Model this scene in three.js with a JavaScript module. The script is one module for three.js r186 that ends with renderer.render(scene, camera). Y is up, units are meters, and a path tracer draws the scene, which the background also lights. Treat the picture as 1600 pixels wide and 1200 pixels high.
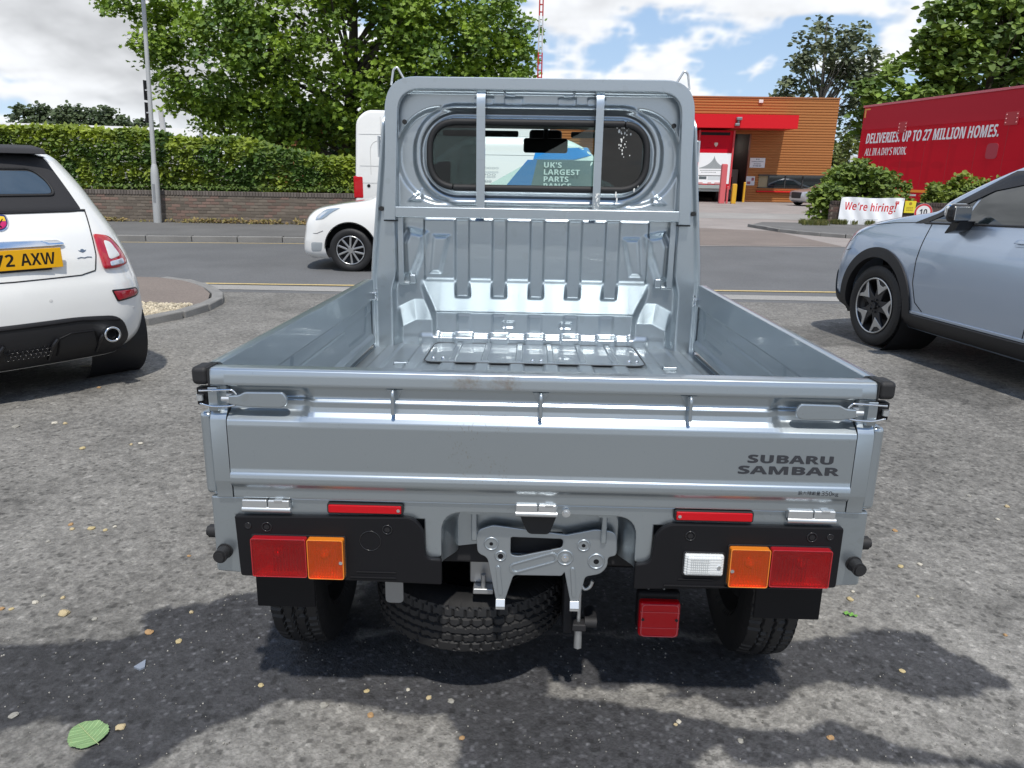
import * as THREE from 'three';
import { RoundedBoxGeometry } from 'three/addons/geometries/RoundedBoxGeometry.js';
import { mergeGeometries, mergeVertices, toCreasedNormals } from 'three/addons/utils/BufferGeometryUtils.js';
import { FontLoader } from 'three/addons/loaders/FontLoader.js';
import { TextGeometry } from 'three/addons/geometries/TextGeometry.js';

// ---------------------------------------------------------------- camera, sky, sun, exposure
const R = Math.PI / 180;
const scene = new THREE.Scene();
const camera = new THREE.PerspectiveCamera(56.14, 4 / 3, 0.05, 900);
camera.position.set(-0.032, 1.341, 1.426);
camera.rotation.order = 'YXZ';
camera.rotation.set(-16.34 * R, 1.1 * R, 0.95 * R);
const renderer = new THREE.WebGLRenderer({ antialias: true });
renderer.toneMapping = THREE.LinearToneMapping;
renderer.toneMappingExposure = 1.17;
renderer.shadowMap.enabled = true;

const sunDir = new THREE.Vector3(0.06, 0.875, 0.465).normalize();
const sun = new THREE.DirectionalLight(new THREE.Color(1, 0.955, 0.88), 3.4);
sun.position.copy(sunDir).multiplyScalar(60);
sun.castShadow = true;
sun.shadow.radius = 3;
sun.shadow.mapSize.set(4096, 4096);
Object.assign(sun.shadow.camera, { left: -40, right: 40, top: 40, bottom: -40, near: 1, far: 160 });
scene.add(sun, sun.target);

let seedState = 12345;
const rnd = () => { seedState = (seedState + 0x6d2b79f5) | 0; let t = Math.imul(seedState ^ (seedState >>> 15), 1 | seedState); t = (t + Math.imul(t ^ (t >>> 7), 61 | t)) ^ t; return ((t ^ (t >>> 14)) >>> 0) / 4294967296; };
const reseed = (n) => { seedState = n | 0; };
const rr = (a, b) => a + (b - a) * rnd();
const lerp = (a, b, t) => a + (b - a) * t;
const clamp = (v, a = 0, b = 1) => Math.min(b, Math.max(a, v));
const ss = (a, b, x) => { const t = clamp((x - a) / (b - a)); return t * t * (3 - 2 * t); };
// lattice noise
const NT = new Float32Array(65536);
reseed(77); for (let i = 0; i < 65536; i++) NT[i] = rnd();
function vnoise(x, y) {
  const xi = Math.floor(x), yi = Math.floor(y), fx = x - xi, fy = y - yi;
  const u = fx * fx * (3 - 2 * fx), v = fy * fy * (3 - 2 * fy);
  const a = xi & 255, b = (xi + 1) & 255, c = (yi & 255) << 8, d = ((yi + 1) & 255) << 8;
  const p = NT[a | c], q = NT[b | c], r = NT[a | d], s = NT[b | d];
  return p + (q - p) * u + (r - p) * v + (p - q - r + s) * u * v;
}
function fbm(x, y, o) { let s = 0, a = 0.5, n = 0; for (let i = 0; i < o; i++) { s += a * vnoise(x, y); n += a; x = x * 2.03 + 17.3; y = y * 2.03 + 9.1; a *= 0.5; } return s / n; }

const SKYX = 21.4, SKYZ = 3.1;
{ // broken cumulus over pale blue
  const W = 3072, H = 1536, data = new Float32Array(W * H * 4);
  const cloudAt = (px, pz) => { // heaped, puffy masses
    const base = fbm(px * 0.8 + SKYX, pz * 0.8 + SKYZ, 3); let b = 0, a = 0.5, n = 0, x = px * 2.1, y = pz * 2.1;
    for (let i = 0; i < 5; i++) { b += a * (1 - Math.abs(2 * vnoise(x, y) - 1)); n += a; x = x * 2.1 + 5.2; y = y * 2.1 + 1.3; a *= 0.52; }
    return base * 0.68 + (b / n) * 0.32;
  };
  for (let j = 0; j < H; j++) {
    const el = ((j + 0.5) / H - 0.5) * Math.PI, sy = Math.sin(el), cy = Math.cos(el);
    for (let i = 0; i < W; i++) {
      const o = (j * W + i) * 4; data[o + 3] = 1;
      if (sy < -0.02) { data[o] = 0.2; data[o + 1] = 0.2; data[o + 2] = 0.2; continue; }
      const az = ((i + 0.5) / W - 0.5) * 2 * Math.PI, dx = cy * Math.cos(az), dz = cy * Math.sin(az), dy = Math.max(sy, 0.0);
      const h = 1 - dy;
      const k = Math.pow(h, 3.2);
      let r = lerp(0.13, 0.56, k), g = lerp(0.29, 0.73, k), b = lerp(0.62, 0.88, k);
      const s = 1.5 / (dy + 0.3), px = dx * s * 1.25, pz = dz * s * 1.25;
      const n = cloudAt(px, pz);
      const n2 = cloudAt(px + sunDir.x * 0.16, pz + sunDir.z * 0.16);
      const cov = ss(0.485, 0.55, n + 0.02 * (1 - dy));
      const thick = ss(0.54, 0.72, n);
      let lum = 0.88 - 0.32 * thick + clamp((n - n2) * 1.6, -0.22, 0.16);
      lum = clamp(lum, 0.5, 1.08);
      const cr = lum * 0.97, cg = lum * 0.985, cb = lum * 1.01;
      const wv = cov * 0.96;
      r = lerp(r, cr, wv); g = lerp(g, cg, wv); b = lerp(b, cb, wv);
      const hz = ss(0.10, 0.0, dy) * 0.5;
      data[o] = lerp(r, 0.72, hz); data[o + 1] = lerp(g, 0.79, hz); data[o + 2] = lerp(b, 0.85, hz);
    }
  }
  const sky = new THREE.DataTexture(data, W, H, THREE.RGBAFormat, THREE.FloatType);
  sky.mapping = THREE.EquirectangularReflectionMapping;
  sky.magFilter = THREE.LinearFilter; sky.minFilter = THREE.LinearFilter;
  sky.needsUpdate = true;
  scene.background = sky; scene.environment = sky;
}

// ---------------------------------------------------------------- helpers
const lin = (r, g, b) => new THREE.Color().setRGB(r, g, b);
const M = {};
function std(r, g, b, rough = 0.7, metal = 0, extra = {}) { return new THREE.MeshPhysicalMaterial({ color: lin(r, g, b), roughness: rough, metalness: metal, ...extra }); }
const used = new Map();
function numbered(n) { const k = used.get(n) ?? 0; used.set(n, k + 1); return k ? n + '_' + String(k).padStart(3, '0') : n; }
function finish(o) { o.traverse((m) => { if (m.isMesh) { m.castShadow = true; m.receiveShadow = true; } }); return o; }
function thing(name, label, category, pos = [0, 0, 0], turn = 0, group) {
  const o = new THREE.Group(); o.name = numbered(name); o.position.set(...pos); o.rotation.y = turn;
  o.userData = { label, category }; if (group) o.userData.group = group;
  scene.add(o); return o;
}
function part(parent, name, geo, mat, label) {
  const m = new THREE.Mesh(Array.isArray(geo) ? merge(geo) : geo, mat); m.name = name; m.castShadow = m.receiveShadow = true;
  if (label) m.userData.label = label;
  parent.add(m); return m;
}
function solo(name, label, category, geo, mat, group) {
  const m = new THREE.Mesh(Array.isArray(geo) ? merge(geo) : geo, mat); m.name = numbered(name); m.castShadow = m.receiveShadow = true;
  m.userData = { label, category }; if (group) m.userData.group = group;
  scene.add(m); return m;
}
function struct(name, geo, mat, parent = scene) {
  const m = new THREE.Mesh(Array.isArray(geo) ? merge(geo) : geo, mat); m.name = numbered(name); m.castShadow = m.receiveShadow = true;
  if (parent === scene) m.userData.kind = 'structure';
  parent.add(m); return m;
}
function flat(g) { g = g.index ? g.toNonIndexed() : g; const n = g.attributes.position.count; if (!g.attributes.uv) g.setAttribute('uv', new THREE.Float32BufferAttribute(new Float32Array(n * 2), 2)); if (!g.attributes.normal) g.computeVertexNormals(); for (const k of Object.keys(g.attributes)) if (!['position', 'normal', 'uv'].includes(k)) g.deleteAttribute(k); g.clearGroups?.(); return g; }
const merge = (a) => a.length === 1 ? a[0] : mergeGeometries(a.map(flat), false);
const at = (g, x, y, z, rx = 0, ry = 0, rz = 0) => { if (rx || ry || rz) g.applyMatrix4(new THREE.Matrix4().makeRotationFromEuler(new THREE.Euler(rx, ry, rz))); return g.translate(x, y, z); };
const box = (x0, x1, y0, y1, z0, z1) => new THREE.BoxGeometry(x1 - x0, y1 - y0, z1 - z0).translate((x0 + x1) / 2, (y0 + y1) / 2, (z0 + z1) / 2);
const rbox = (x0, x1, y0, y1, z0, z1, r = 0.004, s = 3) => new RoundedBoxGeometry(x1 - x0, y1 - y0, z1 - z0, s, Math.min(r, (x1 - x0) / 2.05, (y1 - y0) / 2.05, (z1 - z0) / 2.05)).translate((x0 + x1) / 2, (y0 + y1) / 2, (z0 + z1) / 2);
const cyl = (r0, r1, h, n = 20) => new THREE.CylinderGeometry(r0, r1, h, n);          // along y
const cylZ = (r, h, n = 20, r2 = r) => new THREE.CylinderGeometry(r, r2, h, n).rotateX(Math.PI / 2);   // first radius faces +z
const cylX = (r, h, n = 20) => new THREE.CylinderGeometry(r, r, h, n).rotateZ(Math.PI / 2);
function tube(pts, r, seg = 0, closed = false, rad = 8, tension = 0.5) {
  const c = new THREE.CatmullRomCurve3(pts.map((p) => new THREE.Vector3(...p)), closed, 'catmullrom', tension);
  return new THREE.TubeGeometry(c, seg || pts.length * 8, r, rad, closed);
}
function rod(pts, r, fr = 0.01, rad = 8) { // polyline with rounded bends
  const q = fillet3(pts, fr); const c = new THREE.CurvePath();
  for (let i = 1; i < q.length; i++) c.add(new THREE.LineCurve3(q[i - 1], q[i]));
  const n = Math.max(12, q.length * 3);
  return new THREE.TubeGeometry(c, n, r, rad, false);
}
function fillet3(pts, r) {
  const v = pts.map((p) => new THREE.Vector3(...p)), out = [v[0]];
  for (let i = 1; i < v.length - 1; i++) {
    const a = v[i - 1].clone().sub(v[i]), b = v[i + 1].clone().sub(v[i]); const d = Math.min(r, a.length() * 0.45, b.length() * 0.45);
    const p = v[i].clone().addScaledVector(a.normalize(), d), q = v[i].clone().addScaledVector(b.normalize(), d);
    for (let k = 0; k <= 5; k++) { const t = k / 5; out.push(p.clone().multiplyScalar((1 - t) * (1 - t)).addScaledVector(v[i], 2 * t * (1 - t)).addScaledVector(q, t * t)); }
  }
  out.push(v[v.length - 1]); return out;
}
function fillet(pts, closed = false, n = 5, dr = 0) { // [a,b,r]
  const out = [], L = pts.length;
  for (let i = 0; i < L; i++) {
    const p = pts[i], r = p[2] ?? dr;
    if ((!closed && (i === 0 || i === L - 1)) || !r) { out.push([p[0], p[1]]); continue; }
    const A = pts[(i - 1 + L) % L], B = pts[(i + 1) % L];
    let ax = A[0] - p[0], ay = A[1] - p[1], bx = B[0] - p[0], by = B[1] - p[1];
    const la = Math.hypot(ax, ay), lb = Math.hypot(bx, by), d = Math.min(r, la * 0.48, lb * 0.48);
    ax *= d / la; ay *= d / la; bx *= d / lb; by *= d / lb;
    for (let k = 0; k <= n; k++) { const t = k / n, u = 1 - t; out.push([p[0] + u * u * ax + t * t * bx, p[1] + u * u * ay + t * t * by]); }
  }
  return out;
}
function prism(pts, axis, a0, a1, crease = 35) { // closed outline swept along an axis. x: (z,y)  y: (x,z)  z: (x,y)
  const v2 = pts.map((p) => new THREE.Vector2(p[0], p[1]));
  if (THREE.ShapeUtils.isClockWise(v2)) v2.reverse();
  const tri = THREE.ShapeUtils.triangulateShape(v2, []);
  const pos = [], uv = [];
  const P = (q, a) => axis === 'x' ? [a, q.y, q.x] : axis === 'y' ? [q.x, a, q.y] : [q.x, q.y, a];
  const flip = axis !== 'z';
  const push = (A, B, C) => { const l = flip ? [A, C, B] : [A, B, C]; for (const k of l) pos.push(...k); };
  for (const t of tri) { push(P(v2[t[0]], a1), P(v2[t[1]], a1), P(v2[t[2]], a1)); push(P(v2[t[0]], a0), P(v2[t[2]], a0), P(v2[t[1]], a0)); }
  for (let i = 0; i < v2.length; i++) { const p = v2[i], q = v2[(i + 1) % v2.length]; push(P(p, a0), P(q, a0), P(q, a1)); push(P(p, a0), P(q, a1), P(p, a1)); }
  const g = new THREE.BufferGeometry(); g.setAttribute('position', new THREE.Float32BufferAttribute(pos, 3));
  for (let i = 0; i < pos.length; i += 3) uv.push(axis === 'x' ? pos[i + 2] : pos[i], axis === 'y' ? pos[i + 2] : pos[i + 1]);
  g.setAttribute('uv', new THREE.Float32BufferAttribute(uv, 2));
  g.computeVertexNormals(); return toCreasedNormals(g, crease * R);
}
function plate(outline, z0, z1, holes = [], bevel = 0.0015) { // (x,y) outline as a bevelled sheet facing +z
  const s = new THREE.Shape(outline.map((p) => new THREE.Vector2(p[0], p[1])));
  for (const h of holes) s.holes.push(new THREE.Path(h.map((p) => new THREE.Vector2(p[0], p[1]))));
  const b = Math.min(bevel, (z1 - z0) * 0.4);
  const g = new THREE.ExtrudeGeometry(s, { depth: z1 - z0 - 2 * b, bevelEnabled: b > 0, bevelThickness: b, bevelSize: b, bevelOffset: -b, bevelSegments: 2, curveSegments: 8 });
  return g.translate(0, 0, z0 + b);
}
const rrect = (x0, x1, y0, y1, r, n = 6) => fillet([[x0, y0, r], [x1, y0, r], [x1, y1, r], [x0, y1, r]], true, n);
const circ = (x, y, r, n = 20) => Array.from({ length: n }, (_, i) => [x + r * Math.cos(i / n * 2 * Math.PI), y + r * Math.sin(i / n * 2 * Math.PI)]);
const capsule = (x0, y0, x1, y1, r, n = 8) => { const a = Math.atan2(y1 - y0, x1 - x0), o = []; for (let i = 0; i <= n; i++) { const t = a - Math.PI / 2 + Math.PI * i / n; o.push([x1 + r * Math.cos(t), y1 + r * Math.sin(t)]); } for (let i = 0; i <= n; i++) { const t = a + Math.PI / 2 + Math.PI * i / n; o.push([x0 + r * Math.cos(t), y0 + r * Math.sin(t)]); } return o; };
function surf(nu, nv, f, keep, uvf) { // grid surface f(u,v)->[x,y,z], optional keep(i,j)
  const pos = [], uv = [], idx = [];
  for (let j = 0; j <= nv; j++) for (let i = 0; i <= nu; i++) { const p = f(i / nu, j / nv, i, j); pos.push(p[0], p[1], p[2]); const q = uvf ? uvf(p, i / nu, j / nv) : [p[0], p[1]]; uv.push(q[0], q[1]); }
  for (let j = 0; j < nv; j++) for (let i = 0; i < nu; i++) { if (keep && !keep((i + 0.5) / nu, (j + 0.5) / nv, i, j)) continue; const a = j * (nu + 1) + i, b = a + 1, c = a + nu + 1, d = c + 1; idx.push(a, b, d, a, d, c); }
  const g = new THREE.BufferGeometry(); g.setAttribute('position', new THREE.Float32BufferAttribute(pos, 3)); g.setAttribute('uv', new THREE.Float32BufferAttribute(uv, 2)); g.setIndex(idx); g.computeVertexNormals(); return g;
}
function canvas(w, h, draw) { const c = document.createElement('canvas'); c.width = w; c.height = h; const x = c.getContext('2d'); draw(x, w, h); const t = new THREE.CanvasTexture(c); t.colorSpace = THREE.SRGBColorSpace; t.wrapS = t.wrapT = THREE.RepeatWrapping; t.magFilter = THREE.LinearFilter; return t; }
function dataTex(w, h, f, srgb = true) { const d = new Uint8Array(w * h * 4); for (let j = 0; j < h; j++) for (let i = 0; i < w; i++) { const c = f(i / w, j / h, i, j), o = (j * w + i) * 4; d[o] = clamp(c[0], 0, 255); d[o + 1] = clamp(c[1], 0, 255); d[o + 2] = clamp(c[2], 0, 255); d[o + 3] = 255; } const t = new THREE.DataTexture(d, w, h); t.wrapS = t.wrapT = THREE.RepeatWrapping; t.magFilter = THREE.LinearFilter; t.minFilter = THREE.LinearMipmapLinearFilter; if (srgb) t.colorSpace = THREE.SRGBColorSpace; t.needsUpdate = true; return t; }
const s2l = (v) => v <= 0.0031308 ? v * 12.92 : 1.055 * Math.pow(v, 1 / 2.4) - 0.055;
const enc = (v) => 255 * s2l(clamp(v));
const inPoly = (x, y, P) => { let c = false; for (let i = 0, j = P.length - 1; i < P.length; j = i++) { const a = P[i], b = P[j]; if ((a[1] > y) !== (b[1] > y) && x < (b[0] - a[0]) * (y - a[1]) / (b[1] - a[1]) + a[0]) c = !c; } return c; };
const polyDist = (x, y, P) => { let d = 1e9; for (let i = 0, j = P.length - 1; i < P.length; j = i++) { const a = P[j], b = P[i], vx = b[0] - a[0], vy = b[1] - a[1], t = clamp(((x - a[0]) * vx + (y - a[1]) * vy) / (vx * vx + vy * vy + 1e-12)), ex = x - a[0] - t * vx, ey = y - a[1] - t * vy; d = Math.min(d, ex * ex + ey * ey); } return Math.sqrt(d) * (inPoly(x, y, P) ? -1 : 1); };
const sdRR = (x, y, hx, hy, r) => { const qx = Math.abs(x) - hx + r, qy = Math.abs(y) - hy + r; return Math.hypot(Math.max(qx, 0), Math.max(qy, 0)) + Math.min(Math.max(qx, qy), 0) - r; };
const fonts = { bold: await new FontLoader().loadAsync('fonts/droid/droid_sans_bold.typeface.json'), regular: await new FontLoader().loadAsync('fonts/droid/droid_sans_regular.typeface.json') };
function text(str, size, depth = 0.002, font = 'bold', sx = 1, shear = 0) {
  const g = new TextGeometry(str, { font: fonts[font], size, depth, curveSegments: 5 });
  if (shear) g.applyMatrix4(new THREE.Matrix4().set(1, shear, 0, 0, 0, 1, 0, 0, 0, 0, 1, 0, 0, 0, 0, 1));
  g.scale(sx, 1, 1); g.computeBoundingBox(); const b = g.boundingBox; g.translate(-b.min.x, 0, 0); g.userData.w = b.max.x - b.min.x; return g;
}
function fitText(str, w, h, depth, font = 'bold', shear = 0) { const g = text(str, 1, 1, font, 1, shear); g.scale(w / g.userData.w, h / (g.boundingBox.max.y - (/[gpqyj,]/.test(str) ? g.boundingBox.min.y : 0)), depth); return g; }
const groundY = (z) => z > 0 ? 0 : Math.max(0.016 * z, -0.13);

// ---------------------------------------------------------------- ground
const WET_SHADE = {
  A: [[-0.51,-0.41],[-0.37,-0.47],[0.14,-0.49],[0.53,-0.46],[0.82,-0.48],[1.00,-0.53],[1.13,-0.57],[1.23,-0.53],[1.24,-0.48],[1.30,-0.41],[1.33,-0.27],[1.18,-0.24],[1.08,-0.21],[0.96,-0.27],[0.84,-0.29],[0.70,-0.24],[0.61,-0.18],[0.51,-0.18],[0.44,-0.22],[0.35,-0.20],[0.39,-0.25],[0.32,-0.28],[0.23,-0.23],[0.12,-0.22],[0.06,-0.27],[0.05,-0.20],[0.12,-0.19],[0.29,-0.17],[0.38,-0.13],[0.49,-0.12],[0.64,-0.11],[0.79,-0.13],[0.88,-0.07],[1.01,-0.02],[1.26,-0.02],[1.22,0.03],[0.87,0.01],[0.73,-0.00],[0.56,0.03],[0.49,0.04],[0.45,-0.02],[0.39,0.02],[0.36,0.10],[-0.20,0.12],[-0.20,0.02],[-0.20,-0.04],[-0.24,-0.09],[-0.31,-0.12],[-0.45,-0.13],[-0.52,-0.15],[-0.65,-0.14],[-0.73,-0.08],[-0.83,-0.01],[-0.88,0.06],[-0.94,0.15],[-1.08,0.15],[-1.07,0.06],[-1.06,-0.02],[-1.23,-0.04],[-1.30,0.01],[-1.36,0.01],[-1.63,-0.35],[-1.44,-0.35],[-1.24,-0.39],[-1.17,-0.43],[-1.24,-0.53],[-1.18,-0.59],[-1.04,-0.59],[-0.95,-0.64],[-0.78,-0.70],[-0.55,-0.58]],
  B: [[-0.6,-0.45],[0.75,-0.5],[0.6,-1.9],[0.1,-2.3],[-0.4,-1.9]],  // ground under the truck: damp deepened with shade painted into the colour
};
const STAIN_SHADE = {
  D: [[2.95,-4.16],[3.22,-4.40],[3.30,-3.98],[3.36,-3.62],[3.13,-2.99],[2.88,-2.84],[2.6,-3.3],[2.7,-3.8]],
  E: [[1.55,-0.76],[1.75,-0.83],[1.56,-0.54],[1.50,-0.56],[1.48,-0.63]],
  F: [[-4.17,-3.72],[-3.26,-3.50],[-2.70,-3.28],[-2.68,-2.85],[-3.16,-2.92],[-3.26,-2.51]],  // shade beneath the white hatchback tail, painted into the tarmac colour
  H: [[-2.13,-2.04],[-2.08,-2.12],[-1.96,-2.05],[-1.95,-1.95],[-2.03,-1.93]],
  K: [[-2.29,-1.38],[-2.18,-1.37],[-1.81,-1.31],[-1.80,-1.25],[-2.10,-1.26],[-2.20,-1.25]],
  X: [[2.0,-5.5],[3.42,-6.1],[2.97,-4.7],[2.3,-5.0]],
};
const speck = new Float32Array(1 << 20); reseed(5); for (let i = 0; i < speck.length; i++) speck[i] = rnd();
function asphalt(x, z, i, j, base) { // real-world reflectance of worn, stony tarmac
  const big = fbm(x * 0.45 + 30, z * 0.45 + 9, 4) - 0.5, mid = fbm(x * 3.1, z * 3.1 + 5, 3) - 0.5, fine = fbm(x * 38, z * 38, 2) - 0.5;
  const s = speck[((i * 7919) ^ (j * 104729)) & 0xfffff];
  const s2 = speck[(((i >> 1) * 3571) ^ ((j >> 1) * 91193) ^ 777) & 0xfffff];
  let v = base * (1 + big * 0.7 + mid * 0.5 + fine * 0.7);
  v *= (0.8 + 0.4 * s) * (0.82 + 0.36 * s2);
  const s3 = speck[(((i / 3 | 0) * 6151) ^ ((j / 3 | 0) * 49157) ^ 4242) & 0xfffff]; if (s3 > 0.965) v *= 1.35; else if (s3 < 0.07) v *= 0.58;
  return v;
}
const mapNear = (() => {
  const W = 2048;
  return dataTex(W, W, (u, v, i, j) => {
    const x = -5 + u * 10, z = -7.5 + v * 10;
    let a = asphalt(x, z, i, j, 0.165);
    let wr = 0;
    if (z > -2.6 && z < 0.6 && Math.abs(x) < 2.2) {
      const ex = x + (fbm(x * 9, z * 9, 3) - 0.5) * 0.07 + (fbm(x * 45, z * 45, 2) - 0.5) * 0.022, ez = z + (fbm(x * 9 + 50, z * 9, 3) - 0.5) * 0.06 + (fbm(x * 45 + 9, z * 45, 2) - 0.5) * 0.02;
      wr = Math.max(ss(0.012, -0.016, polyDist(ex, ez, WET_SHADE.A)), ss(0.02, -0.03, polyDist(ex, ez, WET_SHADE.B)));
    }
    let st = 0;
    for (const k of 'DEFHKX') { const P = STAIN_SHADE[k]; const cx = P[0][0], cz = P[0][1]; if (Math.abs(x - cx) > 2 || Math.abs(z - cz) > 2) continue; const ex = x + (fbm(x * 5, z * 5, 3) - 0.5) * 0.35, ez = z + (fbm(x * 5 + 31, z * 5, 3) - 0.5) * 0.3; st = Math.max(st, ss(0.06, -0.08, polyDist(ex, ez, P)) * (0.5 + 0.7 * fbm(x * 14, z * 14, 2))); }
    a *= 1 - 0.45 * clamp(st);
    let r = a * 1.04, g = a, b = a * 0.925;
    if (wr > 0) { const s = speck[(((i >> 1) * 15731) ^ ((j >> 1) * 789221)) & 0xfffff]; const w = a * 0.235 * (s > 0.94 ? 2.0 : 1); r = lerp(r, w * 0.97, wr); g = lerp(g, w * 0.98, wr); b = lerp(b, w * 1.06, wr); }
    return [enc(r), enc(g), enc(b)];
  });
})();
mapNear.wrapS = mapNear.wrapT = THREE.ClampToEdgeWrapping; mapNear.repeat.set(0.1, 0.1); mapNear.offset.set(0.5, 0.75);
const tileTex = (base, tint, seed) => { const t = dataTex(1024, 1024, (u, v, i, j) => {
  const px = (x, y) => fbm(x, y, 3);
  const X = u * 6, Y = v * 6, f = (a, b) => lerp(lerp(px(a, b), px(a - 6, b), u), lerp(px(a, b - 6), px(a - 6, b - 6), u), v);
  const n = f(X * 1 + seed, Y + seed) - 0.5, s = speck[((i * 7919 + seed * 31) ^ (j * 104729)) & 0xfffff], s2 = speck[(((i >> 1) * 3571) ^ ((j >> 1) * 91193) ^ (seed * 77)) & 0xfffff];
  let a = base * (1 + n * 0.5) * (0.84 + 0.32 * s); if (s2 > 0.96) a *= 1.35; else if (s2 < 0.05) a *= 0.7;
  return [enc(a * tint[0]), enc(a * tint[1]), enc(a * tint[2])];
}); t.repeat.set(1 / 5, 1 / 5); return t; };
const bumpTile = dataTex(512, 512, (u, v, i, j) => { const n = 128 + 90 * (speck[(((i >> 1) * 911) ^ ((j >> 1) * 35317)) & 0xfffff] - 0.5) + 120 * (speck[(((i >> 2) * 613) ^ ((j >> 2) * 7817)) & 0xfffff] - 0.5); return [n, n, n]; }, false);
bumpTile.repeat.set(1 / 0.9, 1 / 0.9);
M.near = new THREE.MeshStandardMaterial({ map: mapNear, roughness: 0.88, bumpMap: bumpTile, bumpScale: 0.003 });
M.far = new THREE.MeshStandardMaterial({ map: tileTex(0.165, [1.03, 1, 0.94], 3), roughness: 0.9, bumpMap: bumpTile, bumpScale: 0.003 });
M.road = new THREE.MeshStandardMaterial({ map: tileTex(0.115, [0.98, 1, 1.03], 11), roughness: 0.85, bumpMap: bumpTile, bumpScale: 0.002 });
M.pave = new THREE.MeshStandardMaterial({ map: tileTex(0.12, [1.02, 1, 0.97], 21), roughness: 0.9 });
M.brownpave = new THREE.MeshStandardMaterial({ map: tileTex(0.15, [1.18, 0.98, 0.86], 31), roughness: 0.92 });
M.yard = new THREE.MeshStandardMaterial({ map: tileTex(0.24, [1.12, 1, 0.93], 41), roughness: 0.9 });
M.concrete = new THREE.MeshStandardMaterial({ map: tileTex(0.27, [1.03, 1, 0.95], 51), roughness: 0.9 });
M.kerb = new THREE.MeshStandardMaterial({ map: tileTex(0.2, [1.02, 1, 0.96], 61), roughness: 0.92 });
M.yellow = new THREE.MeshStandardMaterial({ map: tileTex(0.42, [1.2, 0.92, 0.42], 71), roughness: 0.85 });
M.soil = new THREE.MeshStandardMaterial({ map: tileTex(0.1, [1.15, 1, 0.75], 81), roughness: 1 });
function sheet(outline, y, dy = 0) { // horizontal polygon (x,z), uv in metres; y number or function of z
  const v2 = outline.map((p) => new THREE.Vector2(p[0], p[1])); if (!THREE.ShapeUtils.isClockWise(v2)) v2.reverse();
  const tri = THREE.ShapeUtils.triangulateShape(v2, []), pos = [], uv = [];
  for (const t of tri) for (const k of [t[0], t[1], t[2]]) { const p = v2[k]; pos.push(p.x, (typeof y === 'function' ? y(p.y) : y) + dy, p.y); uv.push(p.x, p.y); }
  const g = new THREE.BufferGeometry(); g.setAttribute('position', new THREE.Float32BufferAttribute(pos, 3)); g.setAttribute('uv', new THREE.Float32BufferAttribute(uv, 2)); g.computeVertexNormals(); return g;
}
function strip(x0, x1, z0, z1, nz, y, dy = 0, nx = 1) { return surf(nx, nz, (u, v) => { const z = lerp(z1, z0, v); return [lerp(x0, x1, u), (typeof y === 'function' ? y(z) : y) + dy, z]; }, null, (p) => [p[0], p[2]]); }
const roadFar = (x) => -13.85 - 0.1 * (x + 4);
struct('ground', sheet([[-420, 60], [420, 60], [420, -420], [-420, -420]], -0.17), M.soil);
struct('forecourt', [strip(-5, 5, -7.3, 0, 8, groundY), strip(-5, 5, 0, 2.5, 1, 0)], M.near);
struct('forecourt', [strip(-30, -5.002, -7.3, 0, 6, groundY), strip(5.002, 30, -7.3, 0, 6, groundY), strip(-30, 30, 2.502, 40, 1, 0), strip(-30, -5.002, 0, 2.5, 1, 0), strip(5.002, 30, 0, 2.5, 1, 0)], M.far);
struct('road', sheet([[-60, -7.3], [60, -7.3], [60, roadFar(60)], [10, roadFar(10)], [-10, roadFar(-10)], [-60, roadFar(-60)]], -0.13), M.road);
struct('gutter_strip', strip(-4.4, 40, -7.9, -7.55, 1, -0.126), M.concrete);
struct('yellow_line', sheet([[-4.6, -7.93], [40, -9.5], [40, -9.58], [-4.6, -8.01]].map(([x, z]) => [x, z]), -0.122), M.yellow);
struct('yellow_line', sheet([[-40, roadFar(-40) + 0.3], [2.5, roadFar(2.5) + 0.3], [2.5, roadFar(2.5) + 0.23], [-40, roadFar(-40) + 0.23]], -0.126), M.yellow);
// far pavement with separate kerb stones
struct('pavement', sheet([[-40, roadFar(-40) - 0.12], [2.6, roadFar(2.6) - 0.12], [3.4, -16], [4.2, -19.6], [-40, -19.6]], -0.012), M.pave);
function kerbRun(name, pts, len, w, h, y, parentName) {
  const holder = new THREE.Group(); holder.name = numbered(name); holder.userData.kind = 'structure'; scene.add(holder);
  const c = new THREE.CurvePath(); for (let i = 1; i < pts.length; i++) c.add(new THREE.LineCurve3(new THREE.Vector3(pts[i - 1][0], 0, pts[i - 1][1]), new THREE.Vector3(pts[i][0], 0, pts[i][1])));
  const L = c.getLength(), n = Math.round(L / len);
  for (let i = 0; i < n; i++) {
    const a = c.getPointAt(i / n), b = c.getPointAt((i + 1) / n), m = a.clone().add(b).multiplyScalar(0.5), d = a.distanceTo(b);
    const g = new RoundedBoxGeometry(d - 0.012, h + 0.15, w, 2, 0.018); const k = part(holder, 'kerb_stone', g, M.kerb);
    k.position.set(m.x, (typeof y === 'function' ? y(m.z) : y) + h / 2 - 0.075 + rr(-0.004, 0.004), m.z); k.rotation.y = -Math.atan2(b.z - a.z, b.x - a.x); k.rotation.x = rr(-0.01, 0.01);
  }
  return holder;
}
reseed(91);
kerbRun('far_kerb', [[-17, roadFar(-17)], [2.4, roadFar(2.4)], [3.1, -15.2], [3.8, -17.5]], 0.91, 0.13, 0.12, -0.13);
const ISL = [[-5.6, -8.02], [-4.84, -7.98], [-4.35, -7.73], [-3.95, -7.3], [-3.62, -6.8], [-3.44, -6.35], [-3.4, -6.0], [-3.45, -5.55], [-3.62, -5.1], [-4.2, -5.12], [-5.2, -5.95], [-6.6, -7.1]];
kerbRun('corner_kerb', ISL.slice(1, 9), 0.46, 0.125, 0.075, groundY);
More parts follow.
